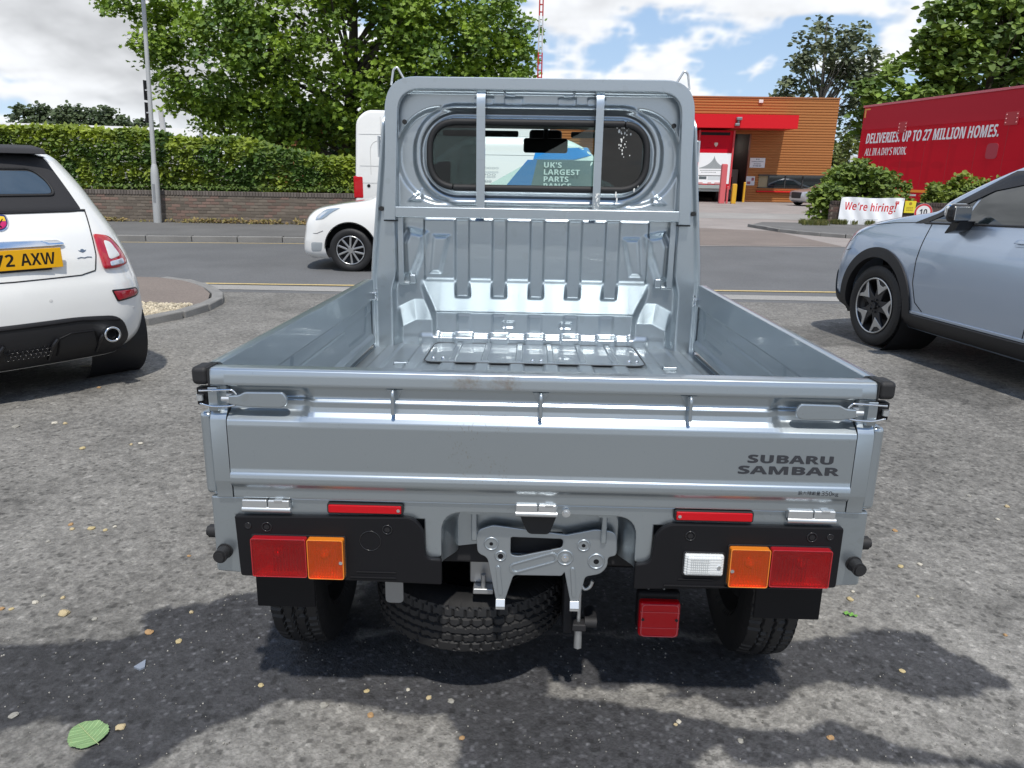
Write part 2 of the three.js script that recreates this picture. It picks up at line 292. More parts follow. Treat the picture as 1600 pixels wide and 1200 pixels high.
struct('pavement', sheet([[-4.9, -7.95], [-4.4, -7.68], [-4.0, -7.25], [-3.7, -6.77], [-3.53, -6.33], [-3.5, -6.05], [-5.2, -6.25], [-30, -9], [-30, -8]], -0.05), M.brownpave);
struct('gravel_bed', sheet([[-3.5, -6.05], [-5.2, -6.25], [-6.5, -7], [-5.2, -5.98], [-4.2, -5.18], [-3.68, -5.18], [-3.53, -5.6]], -0.065), M.soil);
// depot yard across the road
struct('yard', sheet([[2.6, roadFar(2.6) - 0.02], [60, roadFar(60) - 0.02], [60, -75], [-2, -75], [-2, -19.7], [4.2, -19.7], [3.4, -16.1]], -0.126), M.yard);
struct('concrete_apron', sheet([[4.4, -25.5], [12, -25.5], [22, -26.5], [22, -30.5], [4.4, -29.5]], -0.122), M.concrete);
struct('entrance_paving', sheet([[2.9, -14.75], [7.0, -15.1], [6.9, -19.5], [4.4, -20.5], [3.6, -16.2]], -0.122), M.brownpave);
struct('pavement', sheet([[6.75, -21], [7.1, -19], [8.1, -17.4], [10, -16.6], [60, -21], [60, -22.4], [7.4, -22.2]], -0.03), M.pave);
kerbRun('entrance_kerb', [[6.7, -21.2], [7.0, -19], [7.9, -17.6], [9.5, -16.65], [16, -17.2]], 0.7, 0.13, 0.1, -0.13);

// loose things lying on the tarmac
function pebble(seed, sy = 0.6) { reseed(seed); const g = mergeVertices(new THREE.IcosahedronGeometry(1, 1).deleteAttribute('uv').deleteAttribute('normal')); const p = g.attributes.position, k = [rr(0.75, 1.2), sy * rr(0.8, 1.1), rr(0.7, 1)]; for (let i = 0; i < p.count; i++) { const f = rr(0.8, 1.12); p.setXYZ(i, p.getX(i) * k[0] * f, Math.max(-0.4, p.getY(i) * k[1] * f), p.getZ(i) * k[2] * f); } const q = g.toNonIndexed(); q.computeVertexNormals(); return q; }
const pebbles = [1, 2, 3, 4, 5].map((s) => pebble(s * 131)); const pebbleMats = [[0.42, 0.34, 0.2], [0.34, 0.21, 0.1], [0.46, 0.43, 0.36], [0.27, 0.26, 0.23], [0.42, 0.34, 0.18]].map((c) => std(...c, 0.85));
const STONES = [[-1.46,-0.50,0.027],[-1.35,-0.48,0.012],[-1.15,-0.42,0.018],[-1.04,-0.38,0.013],[-1.02,-0.03,0.018],[-1.07,-0.53,0.012],[-1.31,-0.06,0.015],[-1.67,-0.52,0.013],[-1.64,-0.52,0.010],[-1.59,-0.56,0.015],[-1.52,-0.59,0.013],[-1.59,-0.60,0.010],[-1.81,-1.10,0.015],[-1.71,-1.07,0.018],[-1.63,-1.09,0.012],[-1.78,-1.06,0.015],[-1.81,-0.96,0.012],[-1.24,-0.88,0.010],[-1.65,-1.06,0.012],[-2.64,-2.29,0.025],[-2.58,-2.29,0.021],[-2.81,-2.22,0.026],[-2.81,-3.01,0.019],[-2.26,-1.92,0.019],[-2.01,-2.01,0.019],[-2.05,-1.99,0.015],[-0.54,-0.13,0.015],[-0.41,-0.10,0.013],[-0.44,-0.19,0.010],[-0.33,-0.20,0.009],[-0.27,-0.17,0.013],[-0.21,-0.16,0.013],[-0.17,-0.03,0.011],[-0.73,-0.20,0.010],[0.38,-0.11,0.011],[0.37,-0.10,0.009],[0.52,-0.05,0.011],[0.75,-0.07,0.013],[1.07,-0.71,0.015],[1.10,-0.76,0.010],[2.08,-1.49,0.017],[1.98,-1.60,0.014],[1.47,-1.23,0.015],[1.35,-0.94,0.014],[1.43,-0.96,0.014],[1.31,-0.74,0.010],[1.35,-0.73,0.010],[1.47,-0.53,0.010],[1.06,-0.34,0.011],[1.96,-1.36,0.013],[0.75,-0.43,0.009]];
STONES.forEach(([x, z, r], i) => {
  const big = i === 0, front = i === 4;
  const tone = ['cream', 'brown', 'whitish', 'grey', 'yellowish'][(i * 3) % 5], where = x < -1.9 ? 'on the tarmac behind the white hatchback' : x < -0.75 ? (z < -0.8 ? 'on dry tarmac well left of the tailgate' : 'on the tarmac left of the truck tail') : x < 0.9 ? 'on the tarmac just behind the truck' : x < 1.9 ? 'on the tarmac right of the truck tail' : 'on dry tarmac between truck and crossover';
  const m = solo('stone', big ? 'largest cream angular stone lying on dry tarmac left of the truck' : front ? 'rounded cream stone on damp tarmac beside the large green leaf' : 'small ' + tone + ' stone lying loose ' + where, 'stone', pebbles[i % 5], pebbleMats[big || front ? 0 : (i * 3) % 5], big || front ? undefined : 'small ' + tone + ' stones ' + where);
  m.position.set(x, groundY(z) + r * 0.17, z); m.scale.set(r * 0.78, r * 0.62, r * 0.78); m.rotation.y = i * 1.7;
});
{ // fine grit, uncountable
  reseed(404); const g = pebble(9, 0.8), mat = new THREE.MeshStandardMaterial({ roughness: 0.9 }), n = 5000, im = new THREE.InstancedMesh(g, mat, n), m4 = new THREE.Matrix4(), q = new THREE.Quaternion(), e = new THREE.Euler(), c = new THREE.Color();
  for (let i = 0; i < n; i++) { const t = Math.pow(rnd(), 1.6), z = lerp(0.5, -4, t), w = 1.2 + (0.9 - z) * 0.75, x = rr(-w, w), r = rr(0.0012, 0.0034); e.set(rr(0, 3), rr(0, 3), rr(0, 3)); m4.compose(new THREE.Vector3(x, groundY(z) + r * 0.3, z), q.setFromEuler(e), new THREE.Vector3(r, r, r)); im.setMatrixAt(i, m4); const v = rr(0.08, 0.34); im.setColorAt(i, c.setRGB(v * 1.04, v, v * 0.9)); }
  im.name = 'loose_grit'; im.userData = { label: 'fine pale grit scattered over the forecourt tarmac', category: 'grit', kind: 'stuff' }; im.receiveShadow = im.castShadow = true; scene.add(im);
  const k = 2600, b = new THREE.InstancedMesh(pebbles[1], new THREE.MeshStandardMaterial({ roughness: 0.9 }), k); reseed(405);
  const poly = [[-3.56, -6.05], [-5.2, -6.2], [-6.3, -6.9], [-5.2, -6.05], [-4.2, -5.25], [-3.74, -5.25], [-3.58, -5.6]]; let i = 0;
  while (i < k) { const x = rr(-6.3, -3.5), z = rr(-6.9, -5.2); if (!inPoly(x, z, poly)) continue; const r = rr(0.012, 0.026); e.set(rr(0, 3), rr(0, 3), rr(0, 3)); m4.compose(new THREE.Vector3(x, -0.06 + rr(0, 0.012), z), q.setFromEuler(e), new THREE.Vector3(r, r, r)); b.setMatrixAt(i, m4); const v = rr(0.3, 0.6); b.setColorAt(i, c.setRGB(v, v * 0.88, v * 0.66)); i++; }
  b.name = 'bed_gravel'; b.userData = { label: 'pale gravel filling the bed behind the corner kerb', category: 'gravel', kind: 'stuff' }; b.castShadow = b.receiveShadow = true; scene.add(b);
}
function groundLeaf(name, label, x, z, L, Wd, turn, mat, lift = 0.006) {
  const g = surf(28, 10, (u, v, i) => { const t = u * 2 - 1, w = Wd * Math.pow(Math.max(0, 1 - t * t), 0.5) * (1 - 0.16 * t) * (1 + 0.03 * ((i % 2) * 2 - 1)), s = (v * 2 - 1) * w; return [t * L, 0.04 * L * (t * t) + Math.abs(s) * 0.07 + 0.003 * Math.sin(t * 9 + v * 4) * Math.abs(s / Wd), s]; }, null, (p) => [p[0] / L * 0.5 + 0.5, p[2] / Wd * 0.5 + 0.5]);
  const o = thing(name, label, 'leaf', [x, groundY(z) + lift, z], turn);
  part(o, 'blade', g, mat); part(o, 'midrib', tube([[-L * 1.18, 0.002, 0.002], [-L * 0.5, 0.004, 0], [0, 0.003, 0], [L * 0.95, L * 0.05, 0]], L * 0.016, 16, false, 5), M.leafRib);
}
M.leafRib = std(0.35, 0.4, 0.2, 0.7);
const leafTex = canvas(256, 256, (c) => { c.fillStyle = '#728f60'; c.fillRect(0, 0, 256, 256); c.strokeStyle = '#a9c48f'; c.lineWidth = 2; for (let i = 0; i < 8; i++) { const x = 20 + i * 28; c.beginPath(); c.moveTo(x, 128); c.lineTo(x + 50, 10); c.moveTo(x, 128); c.lineTo(x + 50, 246); c.stroke(); } reseed(8); for (let i = 0; i < 400; i++) { c.fillStyle = `rgba(${rr(80, 150) | 0},${rr(120, 160) | 0},90,0.25)`; c.fillRect(rr(0, 256), rr(0, 256), rr(2, 9), rr(2, 9)); } });
groundLeaf('fallen_leaf', 'large pale green leaf lying flat at the front left of the tarmac', -1.085, 0.0, 0.05, 0.043, 2.5, new THREE.MeshStandardMaterial({ map: leafTex, roughness: 0.65 }));
groundLeaf('fallen_leaf', 'small fresh green leaf on the tarmac beside the right rear corner', 1.03, -0.615, 0.022, 0.009, -0.5, std(0.13, 0.32, 0.05, 0.6));
{ const s = solo('slate_chip', 'grey triangular slate chip lying on the damp tarmac', 'stone', prism(fillet([[0, -0.02, 0.002], [0.013, 0.01, 0.002], [0.004, 0.018, 0.002], [-0.016, 0.01, 0.002]], true, 2), 'y', 0, 0.005), std(0.2, 0.23, 0.28, 0.6)); s.position.set(-1.09, groundY(-0.27) + 0.001, -0.266); s.scale.setScalar(1.1); }
{ const s = solo('stick', 'thin pale stick lying behind the white hatchback rear tyre', 'stick', tube([[-3.25, groundY(-3.56) + 0.008, -3.53], [-3.1, groundY(-3.58) + 0.007, -3.57], [-2.91, groundY(-3.62) + 0.009, -3.59]], 0.007, 12, false, 6), std(0.35, 0.32, 0.27, 0.8)); }

// ---------------------------------------------------------------- the small silver pickup
const dustTex = canvas(1024, 1024, (c, W, H) => { c.fillStyle = '#fff'; c.fillRect(0, 0, W, H); reseed(640); for (let i = 0; i < 2600; i++) { const v = rr(170, 235) | 0; c.fillStyle = `rgba(${v},${v - 3},${v - 10},${rr(0.04, 0.2)})`; c.fillRect(rr(0, W), rr(0, H), rr(1, 3), rr(1, 4)); } for (let i = 0; i < 160; i++) { const v = rr(205, 240) | 0; c.strokeStyle = `rgba(${v},${v},${v - 6},${rr(0.08, 0.25)})`; c.lineWidth = rr(0.6, 1.6); const x = rr(0, W), y = rr(0, H); c.beginPath(); c.moveTo(x, y); c.lineTo(x + rr(-60, 60), y + rr(-20, 40)); c.stroke(); } for (let i = 0; i < 90; i++) { const v = rr(215, 242) | 0; c.fillStyle = `rgba(${v},${v - 2},${v - 8},${rr(0.08, 0.25)})`; c.beginPath(); c.ellipse(rr(0, W), rr(0, H), rr(4, 26), rr(3, 14), rr(0, 3), 0, 7); c.fill(); } });
dustTex.repeat.set(1 / 1.1, 1 / 1.1);
M.silver = std(0.42, 0.468, 0.5, 0.32, 0.9, { clearcoat: 0.5, clearcoatRoughness: 0.04, map: dustTex });
M.silverRaw = std(0.42, 0.46, 0.49, 0.38, 0.9);
M.zinc = std(0.62, 0.64, 0.65, 0.38, 0.9);
M.black = std(0.007, 0.007, 0.0085, 0.5, 0, { specularIntensity: 0.45 });
M.blackGloss = std(0.012, 0.012, 0.014, 0.25);
M.rubber = std(0.01, 0.01, 0.011, 0.65);
M.tyre = std(0.012, 0.012, 0.013, 0.6);
M.under = std(0.012, 0.012, 0.014, 0.7);
M.redLens = std(0.46, 0.002, 0.008, 0.15, 0, { clearcoat: 0.35, clearcoatRoughness: 0.03, specularIntensity: 0.5 });
M.redPane = new THREE.MeshPhysicalMaterial({ color: lin(0.8, 0.012, 0.025), transmission: 0.92, thickness: 0, roughness: 0.06, ior: 1.5 });
M.amberPane = new THREE.MeshPhysicalMaterial({ color: lin(0.95, 0.36, 0.02), transmission: 0.92, thickness: 0, roughness: 0.06, ior: 1.5 });
M.bowl = std(0.75, 0.75, 0.75, 0.32, 0.9);
M.amberLens = std(0.85, 0.24, 0.015, 0.14, 0, { clearcoat: 1, clearcoatRoughness: 0.03 });
M.clearLens = std(0.72, 0.74, 0.74, 0.12, 0.1, { clearcoat: 1, clearcoatRoughness: 0.03 });
M.lensRib = std(0.34, 0.006, 0.012, 0.2, 0, { clearcoat: 1 });
M.amberWall = std(0.7, 0.2, 0.012, 0.15, 0, { clearcoat: 1 });
M.bulbGlass = std(0.5, 0.4, 0.3, 0.1, 0.2);
M.chrome = std(0.8, 0.82, 0.84, 0.12, 1);
M.glass = new THREE.MeshPhysicalMaterial({ color: lin(0.82, 0.93, 0.9), transmission: 1, thickness: 0, roughness: 0.0, ior: 1.5 });
M.privacy = new THREE.MeshPhysicalMaterial({ color: lin(0.16, 0.2, 0.2), transmission: 1, thickness: 0, roughness: 0.0, ior: 1.5 });
M.trim = std(0.03, 0.031, 0.034, 0.7);
// scuffed paint for the tailgate, laid out in metres: u over 1.5 m of width, v over 0.35 m of height
const gauss3 = () => (rnd() + rnd() + rnd() - 1.5) * 0.9;
const scuffTex = canvas(2048, 512, (c, W, H) => {
  c.fillStyle = '#ffffff'; c.fillRect(0, 0, W, H); reseed(31);
  const X = (x) => (x + 0.75) / 1.5 * W, Y = (y) => H - (y - 0.61) / 0.35 * H;
  for (let i = 0; i < 1500; i++) { // brown residue on the rail
    const x = (i % 2 ? -0.155 : -0.075) + gauss3() * 0.035, y = rr(0.9, 0.93), d = fbm(x * 60, y * 60, 3);
    c.fillStyle = `rgba(${rr(175, 205) | 0},${rr(140, 155) | 0},${rr(108, 126) | 0},${0.06 * d})`; c.beginPath(); c.ellipse(X(x), Y(y), rr(1, 6), rr(1, 5), rr(0, 3), 0, 7); c.fill();
  }
  for (let i = 0; i < 420; i++) { const x = rr(-0.2, -0.05), y = rr(0.69, 0.85); if (fbm(x * 40, y * 40, 2) < 0.52) continue; c.fillStyle = `rgba(${rr(150, 190) | 0},${rr(120, 150) | 0},${rr(90, 120) | 0},${rr(0.05, 0.22)})`; c.fillRect(X(x), Y(y), rr(1, 4), rr(1, 7)); }
  c.strokeStyle = 'rgba(130,100,80,0.32)'; c.lineWidth = 1.2; for (let i = 0; i < 9; i++) { const x = X(rr(-0.17, -0.06)), y = Y(rr(0.8, 0.845)); c.beginPath(); c.moveTo(x, y); c.lineTo(x + rr(-8, 8), y + rr(4, 14)); c.stroke(); }
  for (let i = 0; i < 900; i++) { const v = rr(150, 235) | 0; c.fillStyle = `rgba(${v},${v},${v - 8},${rr(0.03, 0.14)})`; c.fillRect(rr(0, W), rr(0, H), rr(1, 3), rr(1, 9)); }
});
scuffTex.repeat.set(1 / 1.5, 1 / 0.35); scuffTex.offset.set(0.5, -0.61 / 0.35); scuffTex.wrapS = scuffTex.wrapT = THREE.ClampToEdgeWrapping;
M.gate = M.silver.clone(); M.gate.map = scuffTex;
// rain spots and dust on the load bed
const bedTex = canvas(1024, 1024, (c, W, H) => { c.fillStyle = '#fff'; c.fillRect(0, 0, W, H); reseed(64); for (let i = 0; i < 260; i++) { const v = rr(205, 245) | 0; c.fillStyle = `rgba(${v},${v - 4},${v - 14},${rr(0.1, 0.4)})`; c.beginPath(); c.ellipse(rr(0, W), rr(0, H), rr(1, 14), rr(1, 5), rr(0, 3), 0, 7); c.fill(); } for (let i = 0; i < 1400; i++) { const v = rr(120, 190) | 0; c.fillStyle = `rgba(${v},${v},${v},${rr(0.05, 0.25)})`; c.fillRect(rr(0, W), rr(0, H), rr(1, 3), rr(1, 3)); } });
bedTex.repeat.set(1 / 1.9, 1 / 1.9);
M.bed = M.silver.clone(); M.bed.map = bedTex; M.bed.roughness = 0.42;

function treadTyre(Rt, Wt, rimR, grooves = 4, pitch = 70, nu = 280) { // axis along x
  const prof = [[-0.36, rimR - 0.004], [-0.44, rimR + 0.012], [-0.5, lerp(rimR, Rt, 0.42)], [-0.49, lerp(rimR, Rt, 0.7)], [-0.45, Rt - 0.018], [-0.42, Rt - 0.007]];
  const N = 34; for (let i = 0; i <= N; i++) { const t = i / N * 2 - 1; prof.push([t * 0.405, Rt - 0.006 * t * t, 1]); }
  prof.push([0.42, Rt - 0.007], [0.45, Rt - 0.018], [0.49, lerp(rimR, Rt, 0.7)], [0.5, lerp(rimR, Rt, 0.42)], [0.44, rimR + 0.012], [0.36, rimR - 0.004]);
  const g = surf(nu, prof.length - 1, (u, v, i, j) => {
    const p = prof[j], th = u * 2 * Math.PI; let r = p[1];
    const w = p[0] / 0.405, ph = u * pitch;
    if (p[2]) {
      const zig = 0.035 * (Math.abs((ph % 1) * 2 - 1) * 2 - 1);
      for (let k = 0; k < grooves; k++) { const c = (k + 0.5) / grooves * 1.5 - 0.75; if (Math.abs(w - c - zig) < 0.045) r -= 0.007; }
      const row = Math.floor((w + 0.75) / 1.5 * grooves + 0.5); const q = ((ph + row * 0.37) % 1 + 1) % 1;
      if (q < 0.16 && Math.abs(w) > 0.2) r -= 0.0055;
    } else if (Math.abs(p[0]) > 0.41 && Math.abs(p[0]) < 0.46) { const q = (ph % 1 + 1) % 1; if (q < 0.2) r -= 0.004; }
    return [p[0] * Wt, r * Math.sin(th), r * Math.cos(th)];
  });
  return toCreasedNormals(g, 28 * R);
}
const TRUCK_TILT = -2.15 * R;
const truck = thing('pickup_truck', 'small silver drop-side pickup seen from behind with empty load bed', 'pickup truck');
truck.rotation.x = TRUCK_TILT;
{
  // ---- tailgate
  const prof = fillet([[-0.046, 0.905], [-0.046, 0.933, 0.008], [-0.001, 0.933, 0.011], [0.002, 0.8975, 0.0025], [-0.017, 0.894, 0.003], [-0.018, 0.8665, 0.003], [-0.0115, 0.8625, 0.003], [-0.012, 0.84, 0.014], [0.005, 0.822, 0.016], [0.005, 0.7015, 0.0015], [0.0095, 0.6975, 0.003], [0.0095, 0.6765, 0.003], [-0.003, 0.664, 0.003], [-0.003, 0.638, 0.002], [-0.03, 0.638]], false, 6);
  const pocket = (x, y) => { const d = sdRR(Math.abs(x) - 0.6, y - 0.862, 0.098, 0.03, 0.022); return 0.014 * ss(0.016, -0.012, d); };
  const dense = []; for (let i = 0; i < prof.length - 1; i++) { const a = prof[i], b = prof[i + 1], n = Math.max(1, Math.ceil(Math.hypot(b[0] - a[0], b[1] - a[1]) / 0.005)); for (let k = 0; k < n; k++) dense.push([lerp(a[0], b[0], k / n), lerp(a[1], b[1], k / n)]); } dense.push(prof[prof.length - 1]);
  const gate = part(truck, 'tailgate', toCreasedNormals(surf(220, dense.length - 1, (u, v, i, j) => { const p = dense[j], x = lerp(-0.674, 0.674, u), y = p[1]; const pk = y < 0.89 && y > 0.8 ? pocket(x, y) : 0; return [x, y, p[0] - pk]; }), 32 * R), M.gate);
  // top rail runs full width; end flanges beyond the vertical joints
  for (const s of [-1, 1]) {
    const a = Math.min(s * 0.674, s * 0.706), b = Math.max(s * 0.674, s * 0.706);
    part(gate, 'rail_end', prism(fillet([[-0.046, 0.897, 0.004], [-0.046, 0.933, 0.008], [-0.001, 0.933, 0.011], [0.002, 0.8975, 0.0025]], true), 'x', a, b), M.silver);
    const c = Math.min(s * 0.6762, s * 0.7105), d = Math.max(s * 0.6762, s * 0.7105);
    part(gate, 'end_flange', prism(fillet([[-0.03, 0.638], [-0.001, 0.638, 0.003], [-0.001, 0.664, 0.004], [0.004, 0.676, 0.004], [0.004, 0.822, 0.016], [-0.012, 0.84, 0.014], [-0.012, 0.893], [-0.03, 0.893]], true), 'x', c, d), M.silver);
    part(gate, 'end_cap', rbox(Math.min(s * 0.7085, s * 0.7445), Math.max(s * 0.7085, s * 0.7445), 0.896, 0.936, -0.052, 0.003, 0.011, 4), M.rubber);
    part(gate, 'cap_lip', rbox(Math.min(s * 0.7045, s * 0.7085), Math.max(s * 0.7045, s * 0.7085), 0.895, 0.936, -0.05, 0.004, 0.0015), M.rubber);
    // toggle latch
    const h = fillet([[0.655, 0.8555, 0.003], [0.665, 0.8575, 0.003], [0.665, 0.8765, 0.003], [0.642, 0.8775, 0.006], [0.63, 0.885, 0.006], [0.546, 0.886, 0.012], [0.538, 0.873, 0.01], [0.54, 0.857, 0.012], [0.552, 0.851, 0.008], [0.63, 0.8515, 0.008]].map(([x, y, r]) => [s * x, y, r]), true, 5);
    if (s > 0) h.reverse();
    const lh = part(gate, 'latch_handle', plate(h, 0.0005, 0.0085, [], 0.003), M.silver);
    part(lh, 'pivot', [at(cylX(0.006, 0.026), s * 0.668, 0.867, 0.001), rbox(Math.min(s * 0.66, s * 0.674), Math.max(s * 0.66, s * 0.674), 0.8565, 0.878, -0.012, -0.001, 0.002)], M.zinc);
    part(gate, 'latch_wire', [rod([[s * 0.648, 0.878, 0.004], [s * 0.655, 0.8885, 0.005], [s * 0.70, 0.887, 0.0085], [s * 0.728, 0.8845, 0.004]], 0.0023, 0.01), rod([[s * 0.652, 0.855, 0.004], [s * 0.665, 0.852, 0.006], [s * 0.70, 0.851, 0.0085], [s * 0.728, 0.856, 0.004]], 0.0023, 0.01)], M.chrome);
    part(gate, 'corner_post', prism(fillet([[-0.03, 0.84], [0.0035, 0.84, 0.002], [0.0035, 0.892, 0.002], [-0.03, 0.892]], true), 'x', Math.min(s * 0.6905, s * 0.7095), Math.max(s * 0.6905, s * 0.7095)), M.silver);
    part(gate, 'latch_catch', [rbox(Math.min(s * 0.715, s * 0.739), Math.max(s * 0.715, s * 0.739), 0.850, 0.889, -0.03, -0.006, 0.003)], M.black);
    part(gate, 'catch_roller', at(cyl(0.0075, 0.0075, 0.012), s * 0.7295, 0.8685, -0.001), M.zinc);
  }
  // rope hooks under the rail
  for (const x of [-0.313, 0.002, 0.318]) {
    const hk = part(gate, 'rope_hook', rod([[x, 0.892, -0.016], [x, 0.8915, 0.004], [x, 0.885, 0.0075], [x, 0.842, 0.0075]], 0.0042, 0.008), M.silver);
    part(hk, 'hook_plate', plate(fillet([[x - 0.018, 0.8915, 0.001], [x + 0.018, 0.8915, 0.001], [x + 0.006, 0.869, 0.004], [x - 0.006, 0.869, 0.004]], true).reverse(), -0.0175, -0.0145), M.silver);
  }
  M.print = std(0.028, 0.03, 0.036, 0.5);
  part(gate, 'lettering', [fitText('SUBARU', 0.181, 0.0175, 0.0006, 'bold').translate(0.4495, 0.7525, 0.0052), fitText('SAMBAR', 0.215, 0.0175, 0.0006, 'bold').translate(0.431, 0.727, 0.0052)].flatMap((g) => [[-0.0008, 0], [0.0008, 0], [0, 0.0006], [0, -0.0006]].map(([a, b], k) => g.clone().translate(a, b, k * 0.00003))), M.print);
  { // payload rating
    const K = [
      [[2,6,2,10],[2,10,8,10],[8,10,8,6],[2,6,8,6],[2,8,8,8],[0,5,10,5],[2,5,2,0],[4.5,5,4.5,0],[2,3.5,4.5,3.5],[2,2,4.5,2],[0,0.5,5,1],[6,3.7,9.5,3.7],[9.5,3.7,6,0],[6.5,3,10,0]],
      [[0,6.5,10,6.5],[5,10,5,6],[5,6.5,0.5,0],[5,6.5,9.5,0]],
      [[0.5,9,4.5,9.7],[0,7,5,7],[2.5,9.5,2.5,0],[2.5,6.5,0,2.5],[2.5,6.5,5,3.5],[5.5,9,10,9],[5.8,7.8,9.7,7.8],[5.3,6.6,10,6.6],[7.7,10,7.7,6.6],[6,5.8,9.6,5.8],[6,5.8,6,1.8],[9.6,5.8,9.6,1.8],[6,4.5,9.6,4.5],[6,3.2,9.6,3.2],[6,1.8,9.6,1.8],[7,1.8,5.5,0],[8.5,1.8,10,0]],
      [[1,8.5,6,8.5],[3.5,10,3.5,7],[0,7,10,7],[1.2,5.6,5.8,5.6],[1.5,5,5.5,5],[1.5,5,1.5,2.5],[5.5,5,5.5,2.5],[1.5,3.7,5.5,3.7],[1.5,2.5,5.5,2.5],[0.5,1.5,6.3,1.5],[3.5,6.5,3.5,0],[7,10,7.5,4],[7.5,4,10,0],[9.5,4.5,6,0],[8.5,9.5,9.5,8.3]],
      [[2,10,8,10],[2,10,2,6.8],[8,10,8,6.8],[2,8.4,8,8.4],[2,6.8,8,6.8],[0,5.8,10,5.8],[2,5,8,5],[2,5,2,2.6],[8,5,8,2.6],[2,3.8,8,3.8],[2,2.6,8,2.6],[5,5,5,0],[1.5,1.4,8.5,1.4],[0,0,10,0]],
    ], gs = [];
    K.forEach((ch, i) => ch.forEach(([a, b, c, d]) => { const k = 0.0009, x0 = 0.5625 + i * 0.0098, L = Math.hypot(c - a, d - b) * k + 0.0005; gs.push(new THREE.BoxGeometry(L, 0.00055, 0.0004).rotateZ(Math.atan2(d - b, c - a)).translate(x0 + (a + c) / 2 * k, 0.6825 + (b + d) / 2 * k, 0.0098)); }));
    gs.push(fitText('350', 0.0225, 0.0105, 0.0004, 'regular').translate(0.613, 0.682, 0.0097), fitText('kg', 0.0125, 0.0095, 0.0004, 'regular').translate(0.6368, 0.6825, 0.0097));
    part(gate, 'rating_text', gs, M.print);
  }
  part(gate, 'inner_skin', [box(-0.7, 0.7, 0.642, 0.90, -0.041, -0.036)], M.silver);

  // ---- side gates
  const rise = (z) => -z / 1.63 * 0.021;
  for (const s of [-1, 1]) {
    const out = fillet([[0.701, 0.894, 0.002], [0.701, 0.933, 0.008], [0.736, 0.933, 0.012], [0.737, 0.897, 0.004], [0.722, 0.893, 0.003], [0.722, 0.848, 0.01], [0.7425, 0.828, 0.014], [0.7425, 0.69, 0.01], [0.738, 0.66, 0.006], [0.735, 0.64, 0.003], [0.714, 0.64, 0.002], [0.714, 0.70, 0.003], [0.714, 0.862, 0.003]], true, 5);
    const g = prism(out.map(([x, y]) => [s * x, y]), 'z', -1.628, -0.062, 30); const p = g.attributes.position; for (let i = 0; i < p.count; i++) p.setY(i, p.getY(i) + rise(p.getZ(i))); g.computeVertexNormals();
    const sg = part(truck, 'side_gate', toCreasedNormals(g, 30 * R), M.silver);
    // pressed inner skin: flange, crease lines, end emboss, bottom steps
    const inner = surf(200, 90, (u, v) => {
      const z = lerp(-1.615, -0.055, u), y = lerp(0.66, 0.9325, v); let d = 0;
      d += 0.010 * ss(0.845, 0.838, y) * ss(0.69, 0.7, y);                                    // main panel set out
      d += 0.003 * Math.exp(-Math.pow((y - 0.79) / 0.004, 2)) ;                               // crease
      d -= 0.006 * ss(0.69, 0.684, y);
      for (const [zc, hw] of [[-1.34, 0.2], [-0.36, 0.2]]) { const e = polyDist(z, y, [[zc - hw, 0.835], [zc + hw, 0.835], [zc + hw * 0.62, 0.722], [zc - hw * 0.8, 0.722]]); d += 0.006 * ss(0.006, -0.008, e); }
      return [s * (0.6985 + d), y + rise(z), z];
    });
    if (s < 0) { inner.index.array.reverse(); inner.computeVertexNormals(); }
    part(sg, 'inner_skin', inner, M.silver);
    part(sg, 'front_end', rbox(Math.min(s * 0.7, s * 0.7365), Math.max(s * 0.7, s * 0.7365), 0.662, 0.9525, -1.642, -1.629, 0.003), M.silver);
    part(sg, 'rear_end', rbox(Math.min(s * 0.7135, s * 0.7415), Math.max(s * 0.7135, s * 0.7415), 0.641, 0.832, -0.062, -0.012, 0.011), M.silver);
    part(sg, 'front_hinge', [rbox(Math.min(s * 0.685, s * 0.7), Math.max(s * 0.685, s * 0.7), 0.868, 0.9, -1.655, -1.6, 0.003), at(cyl(0.006, 0.006, 0.05), s * 0.688, 0.884, -1.648), at(cylX(0.006, 0.012, 12), s * 0.69, 0.894, -1.615), at(cylX(0.006, 0.012, 12), s * 0.69, 0.874, -1.615)], M.chrome);
  }

  // ---- load bed
  const ribs = [-0.62, -0.48, -0.343, -0.205, -0.068, 0.068, 0.205, 0.343, 0.48, 0.62];
  const floorY = (x) => { let h = 0; for (const r of ribs) h = Math.max(h, ss(0.034, 0.022, Math.abs(x - r))); return 0.652 + 0.008 * h; };
  const bed = part(truck, 'bed_floor', surf(260, 30, (u, v) => { const x = lerp(-0.7, 0.7, u), z = lerp(-0.042, -1.768, v); return [x, floorY(x), z]; }, null, (p) => [p[0], p[2]]), M.bed);
  part(bed, 'bed_edge', box(-0.715, -0.7, 0.62, 0.6555, -1.76, -0.05), M.silver); part(bed, 'bed_edge', box(0.7, 0.715, 0.62, 0.6555, -1.76, -0.05), M.silver);
  part(bed, 'hatch_seal', tube(rrect(-0.445, 0.45, -1.735, -1.335, 0.05).map(([x, z]) => [x, 0.6605, z]), 0.002, 260, true, 6, 0.1), std(0.05, 0.055, 0.06, 0.6));
  part(bed, 'hatch_plate', prism(rrect(-0.44, 0.445, -1.73, -1.34, 0.047), 'y', 0.6575, 0.6612), M.bed);
  const hatchRib = prism(fillet([[-0.016, 0, 0.003], [0.016, 0, 0.003], [0.009, 0.006, 0.003], [-0.009, 0.006, 0.003]], true), 'z', -1.72, -1.36);
  for (const x of [-0.33, -0.2, -0.06, 0.07, 0.2, 0.33]) part(bed, 'hatch_rib', hatchRib.clone().translate(x, 0.661, 0), M.bed);
  const bolt = () => new THREE.SphereGeometry(0.009, 10, 6, 0, 7, 0, 1.5);
